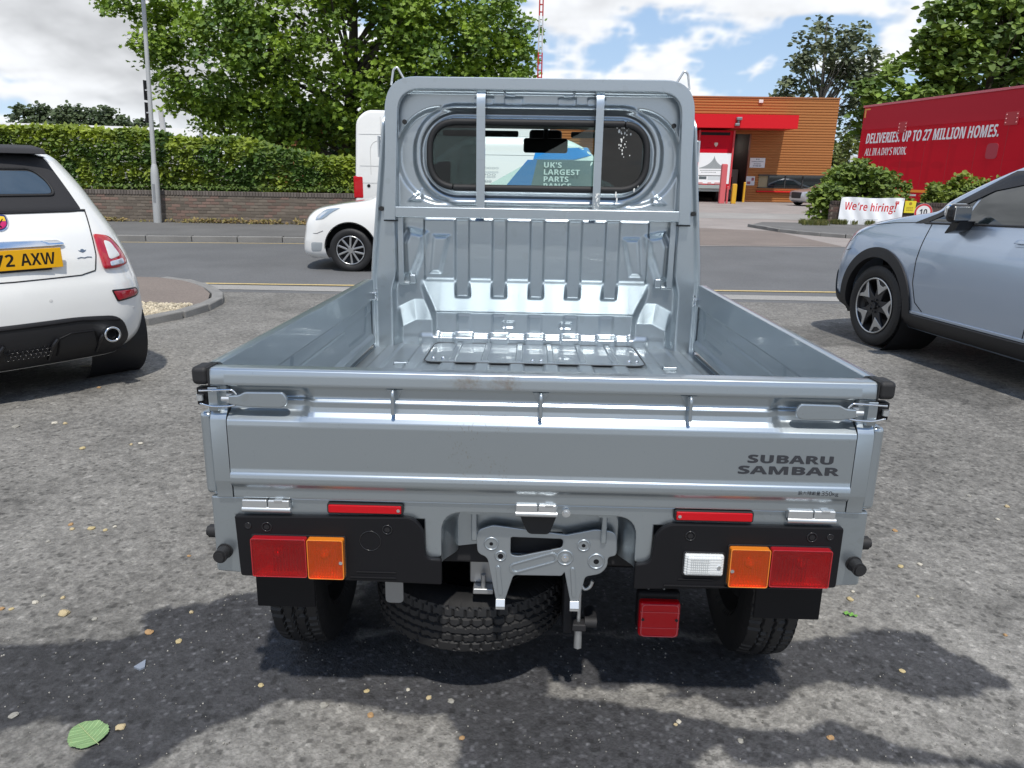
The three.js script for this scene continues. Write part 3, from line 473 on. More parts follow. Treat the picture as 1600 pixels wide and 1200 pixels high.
  for (const [x, z] of [[-0.41, -1.40], [-0.37, -1.40], [0.39, -1.405], [0.42, -1.405], [-0.005, -1.385], [0.03, -1.385]]) part(bed, 'bolt', bolt().translate(x, 0.661, z), M.chrome);
  for (const [x, z] of [[-0.53, -1.32], [0.54, -1.33]]) part(bed, 'tie_down', rbox(x - 0.028, x + 0.028, 0.652, 0.664, z - 0.018, z + 0.018, 0.005), M.silver);

  // ---- cab rear wall as one pressed sheet
  const WX = 0, WY = 1.473, WHX = 0.452, WHY = 0.131, WR = 0.118;
  const bands = [-0.317, -0.157, 0.006, 0.167, 0.328];
  const hwAt = (y) => { let w = y < 0.95 ? 0.706 : y < 1.24 ? lerp(0.706, 0.678, (y - 0.95) / 0.29) : lerp(0.678, 0.64, (y - 1.24) / 0.38); if (y > 1.6) { const t = Math.min(1, (y - 1.6) / 0.15); w -= 0.15 * (1 - Math.sqrt(Math.max(0, 1 - t * t))); } return w; };
  const wallZ = (x, y) => {
    const ax = Math.abs(x); let z = -1.682;
    // receding lower face
    const lim = lerp(0.452, 0.498, ss(0.76, 0.955, y));
    const inside = ss(lim + 0.008, lim - 0.012, ax);
    const fl = clamp((0.957 - y) / 0.17), drop = 0.085 * (fl < 0.08 ? fl * fl / 0.16 : fl > 0.92 ? 0.96 - (1 - fl) * (1 - fl) / 0.16 : fl - 0.04) / 0.96;
    const side = 0.058 * clamp((0.865 - 0.5 * Math.max(0, ax - 0.53) - y) / 0.1) * ss(0.606, 0.594, ax);
    let panel = z + 0.010 * ss(1.214, 1.206, y) * ss(0.94, 0.965, y) * ss(0.485, 0.475, ax);
    panel = lerp(panel - side, panel - drop, inside);
    let band = 0; for (const b of bands) band = Math.max(band, ss(0.034, 0.025, Math.abs(x - b)));
    const bz = -1.684 - 0.0 * y;
    const bandOn = band * ss(0.866, 0.884, y) * ss(1.216, 1.206, y);
    z = lerp(panel, bz, bandOn);
    // knuckled ledge above the floor
    let kn = 0; for (const b of bands.concat([-0.47, 0.47])) kn = Math.max(kn, ss(0.05, 0.036, Math.abs(x - b)));
    const ld = ss(0.704 + 0.008 * kn, 0.682, y); z = lerp(z, -1.738 + 0.006 * kn, ld * ss(0.62, 0.56, ax));
    // shallow upright bands low down
    z += 0.004 * band * ss(0.80, 0.775, y) * ss(0.7, 0.72, y);
    // side pillars stand forward
    const pin = y > 1.0 ? 0.6 : lerp(0.62, 0.6, ss(0.9, 1.0, y));
    z = lerp(z, -1.652, ss(pin - 0.016, pin + 0.004, ax) * ss(1.66, 1.58, y));
    z += 0.012 * ss(hwAt(y) - 0.02, hwAt(y) - 0.006, ax) * ss(1.66, 1.6, y);
    // scooped shoulders beside the ribs
    const sc = polyDist(ax, y, [[0.47, 1.15], [0.545, 1.165], [0.572, 1.11], [0.566, 0.975], [0.53, 0.96], [0.49, 1.06]]); z += 0.02 * ss(0.016, -0.024, sc);
    const sc2 = polyDist(ax, y, [[0.375, 1.14], [0.44, 1.14], [0.455, 0.985], [0.41, 0.985]]); z += 0.012 * ss(0.01, -0.012, sc2);
    // window surround: two rolled rings and the dish outside them
    if (y > 1.225) {
      const d = sdRR(x - WX, y - WY, WHX, WHY, WR), d2 = sdRR(x, y - 1.468, 0.585, 0.188, 0.18);
      z -= 0.02 * ss(0.012, -0.012, d2) * ss(1.24, 1.262, y);
      z += 0.022 * ss(0.075, 0.055, d) ;
      z -= 0.010 * Math.exp(-Math.pow((d - 0.03) / 0.009, 2));
      z -= 0.012 * ss(0.012, 0.0, d);
      // small pressed tabs above the window, triangles below
      for (const tx of [-0.225, -0.105, 0.115, 0.235]) z += 0.005 * ss(0.004, -0.004, sdRR(x - tx, y - 1.688, 0.037, 0.014, 0.006));
      const t1 = polyDist(ax, y, [[0.49, 1.335], [0.545, 1.285], [0.49, 1.285]]); z += 0.005 * ss(0.006, -0.004, t1) * ss(-0.014, -0.008, t1);
      z += 0.012 * ss(1.712, 1.72, y) + 0.01 * ss(1.732, 1.738, y);
    }
    // two slots low in the middle
    for (const tx of [-0.115, 0.145]) z -= 0.006 * ss(0.004, -0.003, sdRR(x - tx, y - 0.745, 0.026, 0.013, 0.004));
    return z;
  };
  const NX = 300, NY = 280;
  const wall = part(truck, 'cab_rear_wall', surf(NX, NY, (u, v) => { const y = lerp(0.652, 1.752, v), x = (u * 2 - 1) * hwAt(y); return [x, y, wallZ(x, y)]; }, (u, v) => { const y = lerp(0.652, 1.752, v), x = (u * 2 - 1) * hwAt(y); return sdRR(x - WX, y - WY, WHX, WHY, WR) > -0.006; }), M.silver);
  const ring = rrect(WX - WHX, WX + WHX, WY - WHY, WY + WHY, WR, 12);
  const ring3 = ring.map(([x, y]) => [x, y, -1.664]);
  part(wall, 'window_gasket', tube(ring3, 0.0135, 300, true, 8, 0.15), M.rubber);
  const inset = rrect(WX - WHX + 0.004, WX + WHX - 0.004, WY - WHY + 0.004, WY + WHY - 0.004, WR, 10);
  const cutX = (P, a, b) => { const o = []; const n = P.length; for (let i = 0; i < n; i++) { const p = P[i], q = P[(i + 1) % n]; const ins = (t) => t[0] >= a && t[0] <= b; if (ins(p)) o.push(p); for (const c of [a, b]) if ((p[0] - c) * (q[0] - c) < 0) o.push([c, lerp(p[1], q[1], (c - p[0]) / (q[0] - p[0]))]); } return o; };
  part(wall, 'window_pane', plate(cutX(inset, -0.222, 0.232), -1.672, -1.6715, [], 0), M.glass);
  part(wall, 'window_pane', plate(cutX(inset, -1, -0.226), -1.672, -1.6715, [], 0), M.privacy, 'dark tinted outer pane');
  part(wall, 'window_pane', plate(cutX(inset, 0.236, 1), -1.672, -1.6715, [], 0), M.privacy, 'dark tinted outer pane');
  part(wall, 'pane_divider', box(-0.2265, -0.2215, 1.345, 1.603, -1.676, -1.666), M.rubber); part(wall, 'pane_divider', box(0.2315, 0.2365, 1.345, 1.603, -1.676, -1.666), M.rubber);
  for (const s of [-1, 1]) {
    part(wall, 'catch', [rbox(s * 0.53 - 0.014, s * 0.53 + 0.014, 0.935, 0.975, -1.678, -1.652, 0.006), rbox(Math.min(s * 0.545, s * 0.59), Math.max(s * 0.545, s * 0.59), 0.93, 0.942, -1.68, -1.66, 0.004)], M.silver);
    for (const [x, y] of [[0.555, 1.60], [0.655, 1.25]]) { part(wall, 'grommet', at(cylZ(0.0095, 0.012, 14), s * x, y, y > 1.5 ? -1.667 : -1.641), M.rubber); }
    // body side edge behind the wall
    part(wall, 'corner_seam', tube([[s * 0.7065, 0.66, -1.66], [s * 0.7065, 0.95, -1.66], [s * 0.679, 1.24, -1.66], [s * 0.642, 1.6, -1.66]], 0.006, 40, false, 6), M.silver);
  }
  { reseed(99); const w = []; for (let i = 0; i < 46; i++) { const g = rnd(), big = i < 30; const x = big ? 0.35 + gauss3() * 0.03 : 0.246 + gauss3() * 0.012, y = big ? lerp(1.6, 1.47, Math.pow(g, 1.4)) : rr(1.262, 1.33), r = rr(0.0012, 0.0034) * (g < 0.3 ? 1.5 : 1); w.push(at(new THREE.SphereGeometry(1, 7, 5).scale(r, r * rr(0.8, 2.4), 0.0008), x, y, big ? -1.671 : -1.6115)); } for (const [x, y] of [[0.42, 1.365], [0.405, 1.345], [0.33, 1.337], [0.33, 1.322], [0.335, 1.3]]) w.push(at(new THREE.SphereGeometry(1, 7, 5).scale(0.004, 0.012, 0.002), x, y, -1.655)); part(wall, 'bird_droppings', w, std(0.72, 0.72, 0.69, 0.9)).userData.kind = 'stuff'; }
  // ---- cab shell
  const shellX = (y) => hwAt(Math.min(y, 1.6)) ;
  const sideOut = fillet([[-1.66, 0.62], [-1.66, 1.7, 0.08], [-2.72, 1.735, 0.14], [-3.27, 1.1, 0.06], [-3.36, 0.5, 0.05], [-2.95, 0.32], [-2.9, 0.5, 0.1], [-2.66, 0.62, 0.1], [-2.1, 0.62, 0.1], [-1.98, 0.34], [-1.66, 0.34]], true, 6);
  const sideHole = fillet([[-1.98, 1.2, 0.04], [-1.98, 1.62, 0.06], [-2.66, 1.64, 0.06], [-3.12, 1.14, 0.04]], true, 5);
  for (const s of [-1, 1]) {
    const bend = (g) => { const p = g.attributes.position; for (let i = 0; i < p.count; i++) { const zz = p.getX(i), y = p.getY(i), t = p.getZ(i); p.setXYZ(i, s * (shellX(y) - 0.006 - t), y, zz); } g.computeVertexNormals(); return toCreasedNormals(g.index ? g.toNonIndexed() : g, 35 * R); };
    const sd = part(truck, 'cab_side', bend(plate(sideOut, 0, 0.035, [sideHole], 0.002)), M.silver);
    part(sd, 'door_glass', bend(plate(fillet([[-1.982, 1.195, 0.03], [-1.982, 1.625, 0.05], [-2.665, 1.645, 0.05], [-3.125, 1.135, 0.03]], true), 0.012, 0.0125, [], 0)), M.glass);
    part(sd, 'door_lining', bend(plate(fillet([[-1.75, 0.62], [-1.75, 1.17], [-3.14, 1.1], [-3.2, 0.62]], true), 0.04, 0.06, [], 0.004)), M.trim);
    part(sd, 'pillar_trim', bend(plate(fillet([[-1.70, 1.1], [-1.70, 1.66], [-1.96, 1.66], [-1.96, 1.1]], true), 0.036, 0.05, [], 0.004)), M.trim);
    part(sd, 'side_rope_rail', [rod([[s * 0.655, 1.545, -1.72], [s * 0.672, 1.545, -1.72], [s * 0.672, 1.52, -1.72]], 0.004, 0.004), at(cyl(0.0055, 0.0055, 0.085, 12), s * 0.675, 1.505, -1.72)], M.zinc);
  }
  const roof = part(truck, 'cab_roof', prism(fillet([[-1.69, 1.705], [-1.69, 1.748, 0.03], [-1.9, 1.79, 0.2], [-2.4, 1.8, 0.2], [-2.74, 1.74, 0.1], [-2.72, 1.71, 0.02], [-2.4, 1.755, 0.2], [-1.9, 1.745, 0.1]], true), 'x', -0.56, 0.56), M.silver);
  part(roof, 'headlining', box(-0.6, 0.6, 1.672, 1.68, -2.66, -1.70), std(0.3, 0.3, 0.29, 0.9));
  for (const s of [-1, 1]) part(roof, 'roof_rail', (prism(fillet([[s * 0.555, 1.745, 0.02], [s * 0.62, 1.70, 0.05], [s * 0.635, 1.6, 0.02], [s * 0.6, 1.6], [s * 0.585, 1.68, 0.04], [s * 0.555, 1.70]], true), 'z', -2.72, -1.69)), M.silver);
  part(roof, 'sun_visor', rbox(-0.52, -0.1, 1.635, 1.668, -2.74, -2.72, 0.01), M.trim); part(roof, 'sun_visor', rbox(0.19, 0.52, 1.635, 1.668, -2.74, -2.72, 0.01), M.trim);
  const mir = part(roof, 'cabin_mirror', [rbox(-0.07, 0.17, 1.548, 1.625, -2.66, -2.63, 0.025, 4), at(cyl(0.012, 0.016, 0.1), 0.05, 1.64, -2.68, 0.3), rbox(-0.04, 0.14, 1.61, 1.675, -2.76, -2.7, 0.02)], M.black);
  const front = part(truck, 'cab_front', [prism(fillet([[-3.26, 1.08], [-3.3, 1.1, 0.02], [-3.38, 0.6, 0.06], [-3.36, 0.34, 0.04], [-3.3, 0.34]], true), 'x', -0.69, 0.69)], M.silver);
  part(front, 'windscreen', surf(8, 8, (u, v) => [lerp(-0.62, 0.62, u) * (1 + 0.06 * (1 - v)), lerp(1.09, 1.71, v), lerp(-3.27, -2.74, v)]), M.glass);
  for (const s of [-1, 1]) part(front, 'windscreen_frame', (tube([[s * 0.665, 1.08, -3.27], [s * 0.625, 1.72, -2.73]], 0.028, 8, false, 8)), M.trim);
  part(front, 'dashboard', prism(fillet([[-3.24, 1.09], [-2.95, 1.06, 0.05], [-2.88, 0.92, 0.05], [-2.95, 0.6], [-3.24, 0.6]], true), 'x', -0.64, 0.64), M.trim);
  const wheelG = new THREE.TorusGeometry(0.17, 0.014, 8, 40);
  part(front, 'steering_wheel', [at(wheelG, 0.32, 1.02, -2.72, -0.9), at(cyl(0.02, 0.02, 0.3), 0.32, 0.95, -2.85, 0.9)], M.black);
  part(truck, 'cab_floor', box(-0.66, 0.66, 0.5, 0.54, -3.2, -1.80), M.trim);
  part(truck, 'cab_bulkhead', box(-0.64, 0.64, 0.54, 1.2, -1.815, -1.795), M.trim);
  for (const x of [-0.32, 0.32]) { const st = part(truck, 'seat', rbox(x - 0.22, x + 0.22, 0.72, 0.84, -2.6, -2.12, 0.05, 4), M.trim); part(st, 'seat_back', at(rbox(-0.22, 0.22, 0, 0.45, -0.06, 0.06, 0.05, 4), x, 0.8, -2.08, 0.12), M.trim); }

  // ---- guard frame behind the cab
  const fo = fillet([[-0.64, 1.205], [-0.63, 1.45], [-0.622, 1.768, 0.125], [0.622, 1.768, 0.125], [0.63, 1.45], [0.64, 1.205]], true, 10);
  const fi = fillet([[-0.592, 1.205], [-0.582, 1.45], [-0.572, 1.722, 0.095], [0.572, 1.722, 0.095], [0.582, 1.45], [0.592, 1.205]], true, 10);
  const frameG = (() => { const s = new THREE.Shape([...fo, ...fi.slice().reverse()].map((p) => new THREE.Vector2(...p))); const g = new THREE.ExtrudeGeometry(s, { depth: 0.033, bevelEnabled: true, bevelThickness: 0.003, bevelSize: 0.003, bevelOffset: -0.003, bevelSegments: 3 }); return g.translate(0, 0, -1.648); })();
  const frame = part(truck, 'guard_frame', frameG, M.silver);
  part(frame, 'crossbar', rbox(-0.592, 0.592, 1.217, 1.260, -1.645, -1.606, 0.004), M.silver);
  for (const [x0, x1] of [[-0.253, -0.218], [0.23, 0.261]]) part(frame, 'upright_bar', [prism(fillet([[-1.632, 1.255], [-1.612, 1.255], [-1.612, 1.68, 0.03], [-1.632, 1.733], [-1.65, 1.733], [-1.632, 1.68, 0.03]], true), 'x', x0, x1)], M.silver);
  for (const [x0, x1] of [[-0.257, -0.214], [0.226, 0.265]]) part(frame, 'bar_bracket', rbox(x0, x1, 1.714, 1.737, -1.655, -1.63, 0.004), M.silver);
  for (const s of [-1, 1]) {
    part(frame, 'wire_loop', rod([[s * 0.60, 1.735, -1.63], [s * 0.59, 1.795, -1.63], [s * 0.575, 1.805, -1.63], [s * 0.545, 1.755, -1.63]], 0.0045, 0.015), M.zinc);
    part(frame, 'foot_pad', box(Math.min(s * 0.59, s * 0.642), Math.max(s * 0.59, s * 0.642), 1.199, 1.205, -1.646, -1.616), M.rubber);
    part(frame, 'corner_brace', rod([[s * 0.14, 1.722, -1.64], [s * 0.14, 1.705, -1.636], [s * 0.10, 1.703, -1.636]], 0.0045, 0.008), M.silver);
    part(frame, 'leg', rbox(Math.min(s * 0.565, s * 0.589), Math.max(s * 0.565, s * 0.589), 0.94, 1.218, -1.652, -1.64, 0.003), M.silver);
  }

  // ---- rear sill and lamp panels
  const sillO = fillet([[-0.732, 0.452, 0.008], [-0.676, 0.448, 0.006], [-0.676, 0.592], [-0.252, 0.592], [-0.252, 0.499, 0.01], [-0.2135, 0.499, 0.01], [-0.2135, 0.611, 0.05], [0.2235, 0.611, 0.05], [0.2235, 0.499, 0.01], [0.262, 0.499, 0.01], [0.262, 0.592], [0.676, 0.592], [0.676, 0.455, 0.006], [0.732, 0.458, 0.008], [0.729, 0.636], [-0.729, 0.636]], true, 6);
  const sill = part(truck, 'rear_sill', plate(sillO, -0.03, -0.012, [], 0.003), M.silver);
  for (const s of [-1, 1]) part(sill, 'side_return', (rbox(Math.min(s * 0.722, s * 0.7325), Math.max(s * 0.722, s * 0.7325), 0.455, 0.634, -0.4, -0.016, 0.004)), M.silver);
  part(sill, 'backing', [box(-0.7, -0.22, 0.45, 0.634, -0.045, -0.032), box(0.23, 0.7, 0.45, 0.634, -0.045, -0.032), box(-0.7, 0.7, 0.615, 0.636, -0.05, -0.0325)], M.under);
  for (const [s, t] of [[-1, [0.709, 0.503]], [-1, [0.736, 0.533]], [1, [0.714, 0.512]], [1, [0.738, 0.545]]]) {
    const inner = t[0] < 0.72; const z = inner ? 0.004 : -0.05;
    part(sill, 'bump_stop', inner ? [at(cylZ(0.0155, 0.03, 20), s * t[0], t[1], z), at(cylZ(0.011, 0.006, 20), s * t[0], t[1], z + 0.017), at(cylZ(0.018, 0.004, 20), s * t[0], t[1], z - 0.014)] : [at(cylX(0.0155, 0.03), s * 0.742, t[1], z), at(cylX(0.011, 0.008), s * 0.759, t[1], z)], M.rubber);
  }
  for (const [x0, x1, y0, y1] of [[-0.656, -0.542, 0.608, 0.636], [-0.047, 0.051, 0.613, 0.641], [0.55, 0.661, 0.614, 0.643]]) {
    const m = (x0 + x1) / 2, hg = part(truck, 'gate_hinge', rbox(x0, m - 0.0008, y0, y1, -0.012, 0.004, 0.003), M.zinc);
    part(hg, 'hinge_leaf', [rbox(m + 0.0008, x1 - 0.008, y0, y1, -0.012, 0.004, 0.003), rbox(m + 0.016, m + 0.034, y1 - 0.004, y1 + 0.002, -0.006, 0.006, 0.001), at(cylX(0.0065, x1 - x0 - 0.006), m - 0.003, y0 + 0.005, 0.0)], M.zinc);
  }
  part(truck, 'hinge_bolt', [at(cylZ(0.0095, 0.008, 20), 0.065, 0.619, -0.008), at(cylZ(0.006, 0.006, 6), 0.065, 0.619, -0.002)], M.zinc);
  for (const [x0, x1, y0, y1, sx] of [[-0.467, -0.297, 0.6065, 0.6315, -0.307], [0.303, 0.477, 0.6095, 0.6355, 0.314]]) {
    const rf = part(truck, 'rear_reflector', plate(rrect(x0, x1, y0, y1, 0.006), -0.012, 0.0, [], 0.002), M.rubber);
    part(rf, 'reflector_lens', plate(rrect(x0 + 0.004, x1 - 0.004, y0 + 0.004, y1 - 0.003, 0.003), -0.002, 0.004, [], 0.0015), M.redLens);
    part(rf, 'screw', [at(cylZ(0.0038, 0.002, 12), sx, (y0 + y1) / 2, 0.0045)], M.chrome);
  }
  const lensBump = dataTex(64, 64, (u, v, i, j) => { const k = 128 + 60 * Math.sin(i / 64 * Math.PI * 16) + 50 * Math.sin(j / 64 * Math.PI * 16); return [k, k, k]; }, false); lensBump.repeat.set(1 / 0.05, 1 / 0.05);
  for (const m of [M.clearLens]) { m.bumpMap = lensBump; m.bumpScale = 0.0012; }
  for (const m of [M.bowl]) { m.bumpMap = lensBump; m.bumpScale = 0.0005; }
  const bezL = fillet([[-0.676, 0.5955, 0.004], [-0.276, 0.6025, 0.028], [-0.2525, 0.575, 0.02], [-0.2475, 0.5015, 0.02], [-0.2125, 0.5005, 0.004], [-0.2125, 0.4385, 0.004], [-0.672, 0.448, 0.008]], true, 6).reverse();
  const bezR = fillet([[0.676, 0.603, 0.006], [0.292, 0.603, 0.03], [0.264, 0.58, 0.02], [0.2575, 0.507, 0.02], [0.2235, 0.5015, 0.004], [0.2235, 0.4405, 0.004], [0.676, 0.457, 0.008]], true, 6);
  for (const [s, o, L] of [[-1, bezL, { red: [-0.637, -0.513, 0.4575, 0.5515], amb: [-0.511, -0.4295, 0.455, 0.5515], scr: -0.4355, bolts: [[-0.646, 0.5735], [-0.604, 0.5715], [-0.333, 0.572]] }], [1, bezR, { red: [0.518, 0.6505, 0.4655, 0.5565], amb: [0.4285, 0.516, 0.4625, 0.5555], scr: 0.4345, bolts: [[0.341, 0.576], [0.608, 0.58], [0.6475, 0.5815]] }]]) {
    const bz = part(truck, 'lamp_panel', plate(o, -0.012, 0.002, [], 0.003), M.black);
    for (const [x, y] of L.bolts) part(bz, 'panel_fastener', [at(new THREE.TorusGeometry(Math.abs(x) > 0.64 ? 0.0065 : 0.0105, 0.0016, 6, 24), x, y, 0.0025), at(cylZ(0.006, 0.003, 12), x, y, 0.002)], M.blackGloss);
    part(bz, 'panel_rib', s < 0 ? [box(-0.405, -0.315, 0.4665, 0.4685, 0.002, 0.005), box(-0.42, -0.315, 0.4535, 0.455, 0.002, 0.006)] : [box(0.29, 0.64, 0.4535, 0.4555, 0.002, 0.006), box(0.32, 0.4, 0.47, 0.4715, 0.002, 0.005)], M.blackGloss);
    if (s < 0) part(bz, 'blanking_plug', at(new THREE.TorusGeometry(0.0235, 0.0013, 6, 36), -0.372, 0.5435, 0.0022), M.blackGloss);
    const x0 = Math.min(L.red[0], L.amb[0]) - 0.003, x1 = Math.max(L.red[1], L.amb[1]) + 0.003, y0 = Math.min(L.red[2], L.amb[2]) - 0.003, y1 = Math.max(L.red[3], L.amb[3]) + 0.003;
    const lamp = part(truck, 'tail_lamp', plate(rrect(x0, x1, y0, y1, 0.006), 0.0, 0.0045, [], 0.001), M.blackGloss);
    for (const [k, b, pane, wallM] of [['red_lens', L.red, M.redPane, M.lensRib], ['amber_lens', L.amb, M.amberPane, M.amberWall]]) {
      const cx = (b[0] + b[1]) / 2, cy = (b[2] + b[3]) / 2, hx = (b[1] - b[0]) / 2, hy = (b[3] - b[2]) / 2;
      part(lamp, 'reflector_bowl', surf(24, 18, (u, v) => { const X = u * 2 - 1, Y = v * 2 - 1; return [cx + X * (hx - 0.003), cy + Y * (hy - 0.003), 0.006 + 0.011 * Math.pow(Math.max(Math.abs(X), Math.abs(Y)), 3)]; }), M.bowl);
      part(lamp, k, plate(rrect(b[0] + 0.002, b[1] - 0.002, b[2] + 0.002, b[3] - 0.002, 0.005), 0.0205, 0.0212, [], 0), pane);
      part(lamp, 'lens_edge', plate(rrect(...b, 0.006), 0.004, 0.0215, [rrect(b[0] + 0.0025, b[1] - 0.0025, b[2] + 0.0025, b[3] - 0.0025, 0.004).reverse()], 0.001), wallM);
      part(lamp, 'bulb', at(new THREE.SphereGeometry(0.011, 14, 10), cx + s * 0.004, cy + 0.006, 0.009), M.bulbGlass);
      part(lamp, 'lens_flute', [...Array(k === 'red_lens' ? 9 : 7)].map((_, i) => { const fx = cx - (k === 'red_lens' ? s * 0.018 : 0) + (i - (k === 'red_lens' ? 4 : 3)) * 0.0075; return at(cyl(0.0022, 0.0022, hy * 1.25, 8), fx, cy - 0.002, 0.0188); }), pane);
    }
    part(lamp, 'screw', [at(cylZ(0.0042, 0.004, 12), L.scr, (L.amb[2] + L.amb[3]) / 2 - 0.006, 0.0215)], M.chrome);
  }
  const rv = part(truck, 'reverse_lamp', plate(rrect(0.331, 0.418, 0.484, 0.5355, 0.006), 0.0, 0.012, [], 0.003), M.clearLens);
  part(rv, 'lens_face', plate(rrect(0.3365, 0.4125, 0.489, 0.5305, 0.004), 0.01, 0.016, [], 0.002), M.clearLens);
  part(rv, 'lens_grid', [...Array(9)].map((_, i) => box(0.345 + i * 0.0045, 0.3462 + i * 0.0045, 0.492, 0.527, 0.0155, 0.0168)).concat([...Array(6)].map((_, i) => box(0.343, 0.386, 0.494 + i * 0.006, 0.4952 + i * 0.006, 0.0155, 0.0167))), std(0.42, 0.44, 0.44, 0.2));
  part(rv, 'screw', [at(cylZ(0.0042, 0.004, 12), 0.4065, 0.508, 0.0165)], M.chrome);
  part(rv, 'lamp_base', plate(rrect(0.327, 0.422, 0.480, 0.5395, 0.008), -0.002, 0.005, [], 0.001), M.blackGloss);

  // ---- plate recess with its pressed bracket
  const arch = fillet([[-0.2145, 0.485], [-0.2145, 0.612, 0.052], [0.2245, 0.612, 0.052], [0.2245, 0.485]], false, 8);
  const rec = part(truck, 'plate_recess', surf(arch.length - 1, 10, (u, v, i, j) => { const p = arch[i], t = j / 10, sh = 0.032 * ss(0, 1, t); return [p[0] - Math.sign(p[0]) * sh * (Math.abs(p[0]) > 0.1 ? 1 : 0), p[1] - sh * 0.3 * ss(0.5, 0.61, p[1]), lerp(-0.013, -0.088, t)]; }), M.silver);
  part(rec, 'recess_back', plate(fillet([[-0.186, 0.492, 0.004], [-0.13, 0.5, 0.01], [-0.1, 0.47], [0.1, 0.47], [0.165, 0.495, 0.01], [0.196, 0.488, 0.004], [0.196, 0.606, 0.04], [-0.186, 0.606, 0.04]], true), -0.092, -0.086, [rrect(-0.06, 0.066, 0.476, 0.535, 0.008)], 0.001), M.silver);
  part(rec, 'rubber_stop', prism(fillet([[-0.038, 0.603], [0.046, 0.603], [0.04, 0.585, 0.006], [0.03, 0.555, 0.01], [-0.018, 0.555, 0.01], [-0.032, 0.585, 0.006]], true), 'z', -0.075, -0.03), M.rubber);
  for (const x of [-0.143, 0.157]) part(rec, 'hook_pin', [rbox(x - 0.0065, x + 0.0065, 0.523, 0.594, -0.062, -0.05, 0.004), box(x - 0.016, x + 0.016, 0.593, 0.598, -0.066, -0.045)], M.silver);
  const brO = fillet([[-0.14, 0.545, 0.02], [-0.135, 0.487, 0.02], [-0.112, 0.478, 0.012], [-0.106, 0.445, 0.004], [-0.091, 0.368, 0.002], [-0.069, 0.368, 0.002], [-0.05, 0.433, 0.008], [0.064, 0.434, 0.006], [0.07, 0.445, 0.004], [0.086, 0.368, 0.002], [0.106, 0.368, 0.002], [0.119, 0.434, 0.008], [0.155, 0.442, 0.02], [0.17, 0.462, 0.012], [0.17, 0.486, 0.008], [0.19, 0.49, 0.01], [0.188, 0.55, 0.02], [0.14, 0.556, 0.01], [0.072, 0.54, 0.005], [-0.1, 0.56, 0.01]], true, 5);
  const brk = part(rec, 'plate_bracket', plate(brO, -0.066, -0.0605, [fillet([[-0.058, 0.531, 0.006], [0.064, 0.529, 0.008], [0.063, 0.508, 0.008], [-0.04, 0.482, 0.012], [-0.058, 0.486, 0.008]], true, 5)], 0.0018), M.silverRaw);
  void brk;
  const add = (geos, mat) => part(rec, 'bracket_boss', geos, mat);
  for (const [x, y, r, hole] of [[-0.103, 0.513, 0.0175, 0.0045], [-0.081, 0.482, 0.0135, 0.0065], [0.07, 0.482, 0.0205, 0], [0.112, 0.5145, 0.0155, 0.0045], [0.143, 0.4745, 0.0205, 0.0065]]) {
    add([at(new THREE.TorusGeometry(r * 0.86, 0.0028, 8, 32), x, y, -0.0605), at(new THREE.RingGeometry(hole || 0.001, r * 0.86, 28), x, y, -0.0592)], M.silverRaw);
    if (hole) add([at(cylZ(hole, 0.001, 16), x, y, -0.0597)], M.black); else add([at(cylZ(0.0085, 0.004, 20), x, y, -0.058), at(cylZ(0.004, 0.003, 6), x, y, -0.055)], M.chrome);
  }
  part(rec, 'pressed_slot', [plate(capsule(-0.047, 0.4515, 0.04, 0.4815, 0.0135), -0.0608, -0.0575, [capsule(-0.045, 0.453, 0.038, 0.480, 0.0085).reverse()], 0.0014), plate(capsule(-0.0865, 0.452, -0.0805, 0.386, 0.0055), -0.0608, -0.057, [], 0.0018), plate(capsule(0.0885, 0.452, 0.0945, 0.386, 0.0055), -0.0608, -0.057, [], 0.0018)], M.silverRaw);
  part(rec, 'bracket_tip', [at(rbox(-0.011, 0.011, -0.009, 0.009, -0.0015, 0.0015, 0.001), -0.08, 0.361, -0.057, -0.5), at(rbox(-0.011, 0.011, -0.009, 0.009, -0.0015, 0.0015, 0.001), 0.096, 0.361, -0.057, -0.5), rbox(-0.091, -0.069, 0.3455, 0.354, -0.0565, -0.0535, 0.001), rbox(0.085, 0.107, 0.346, 0.354, -0.0565, -0.0535, 0.001)], M.zinc);

  // ---- wheels
  const WT = treadTyre(0.268, 0.15, 0.155, 3, 62, 260);
  const rimG = new THREE.LatheGeometry([[0.0, -0.02], [0.05, -0.02], [0.06, -0.035], [0.11, -0.035], [0.12, -0.01], [0.14, -0.01], [0.15, -0.055], [0.162, -0.058], [0.162, 0.055], [0.15, 0.05], [0.14, 0.0]].map((p) => new THREE.Vector2(...p)), 40).rotateZ(Math.PI / 2);
  for (const [s, z, wy] of [[-1, -0.48, 0], [1, -0.48, 0], [-1, -2.38, 0], [1, -2.38, 0]]) {
    // centre so that the tyre stands on the sloping tarmac
    const c = Math.cos(TRUCK_TILT), sn = Math.sin(TRUCK_TILT); let y = 0.268; for (let k = 0; k < 6; k++) { const wz = y * sn + z * c, wyy = y * c - z * sn; y += (groundY(wz) + 0.2675) - wyy; }
    const w = part(truck, 'wheel', WT, M.tyre); w.position.set(s * 0.635, y, z);
    const r = part(w, 'rim', rimG.clone(), M.under); if (s > 0) r.rotation.y = Math.PI;
  }
  // ---- spare wheel slung under the bed
  const sp = part(truck, 'spare_wheel', treadTyre(0.268, 0.15, 0.155, 4, 58, 320), M.tyre);
  sp.rotation.set(0.06, 0, Math.PI / 2 - 0.02); sp.rotation.order = 'ZXY'; sp.position.set(-0.17, 0.243, -0.385);
  part(sp, 'rim', rimG.clone(), M.blackGloss);
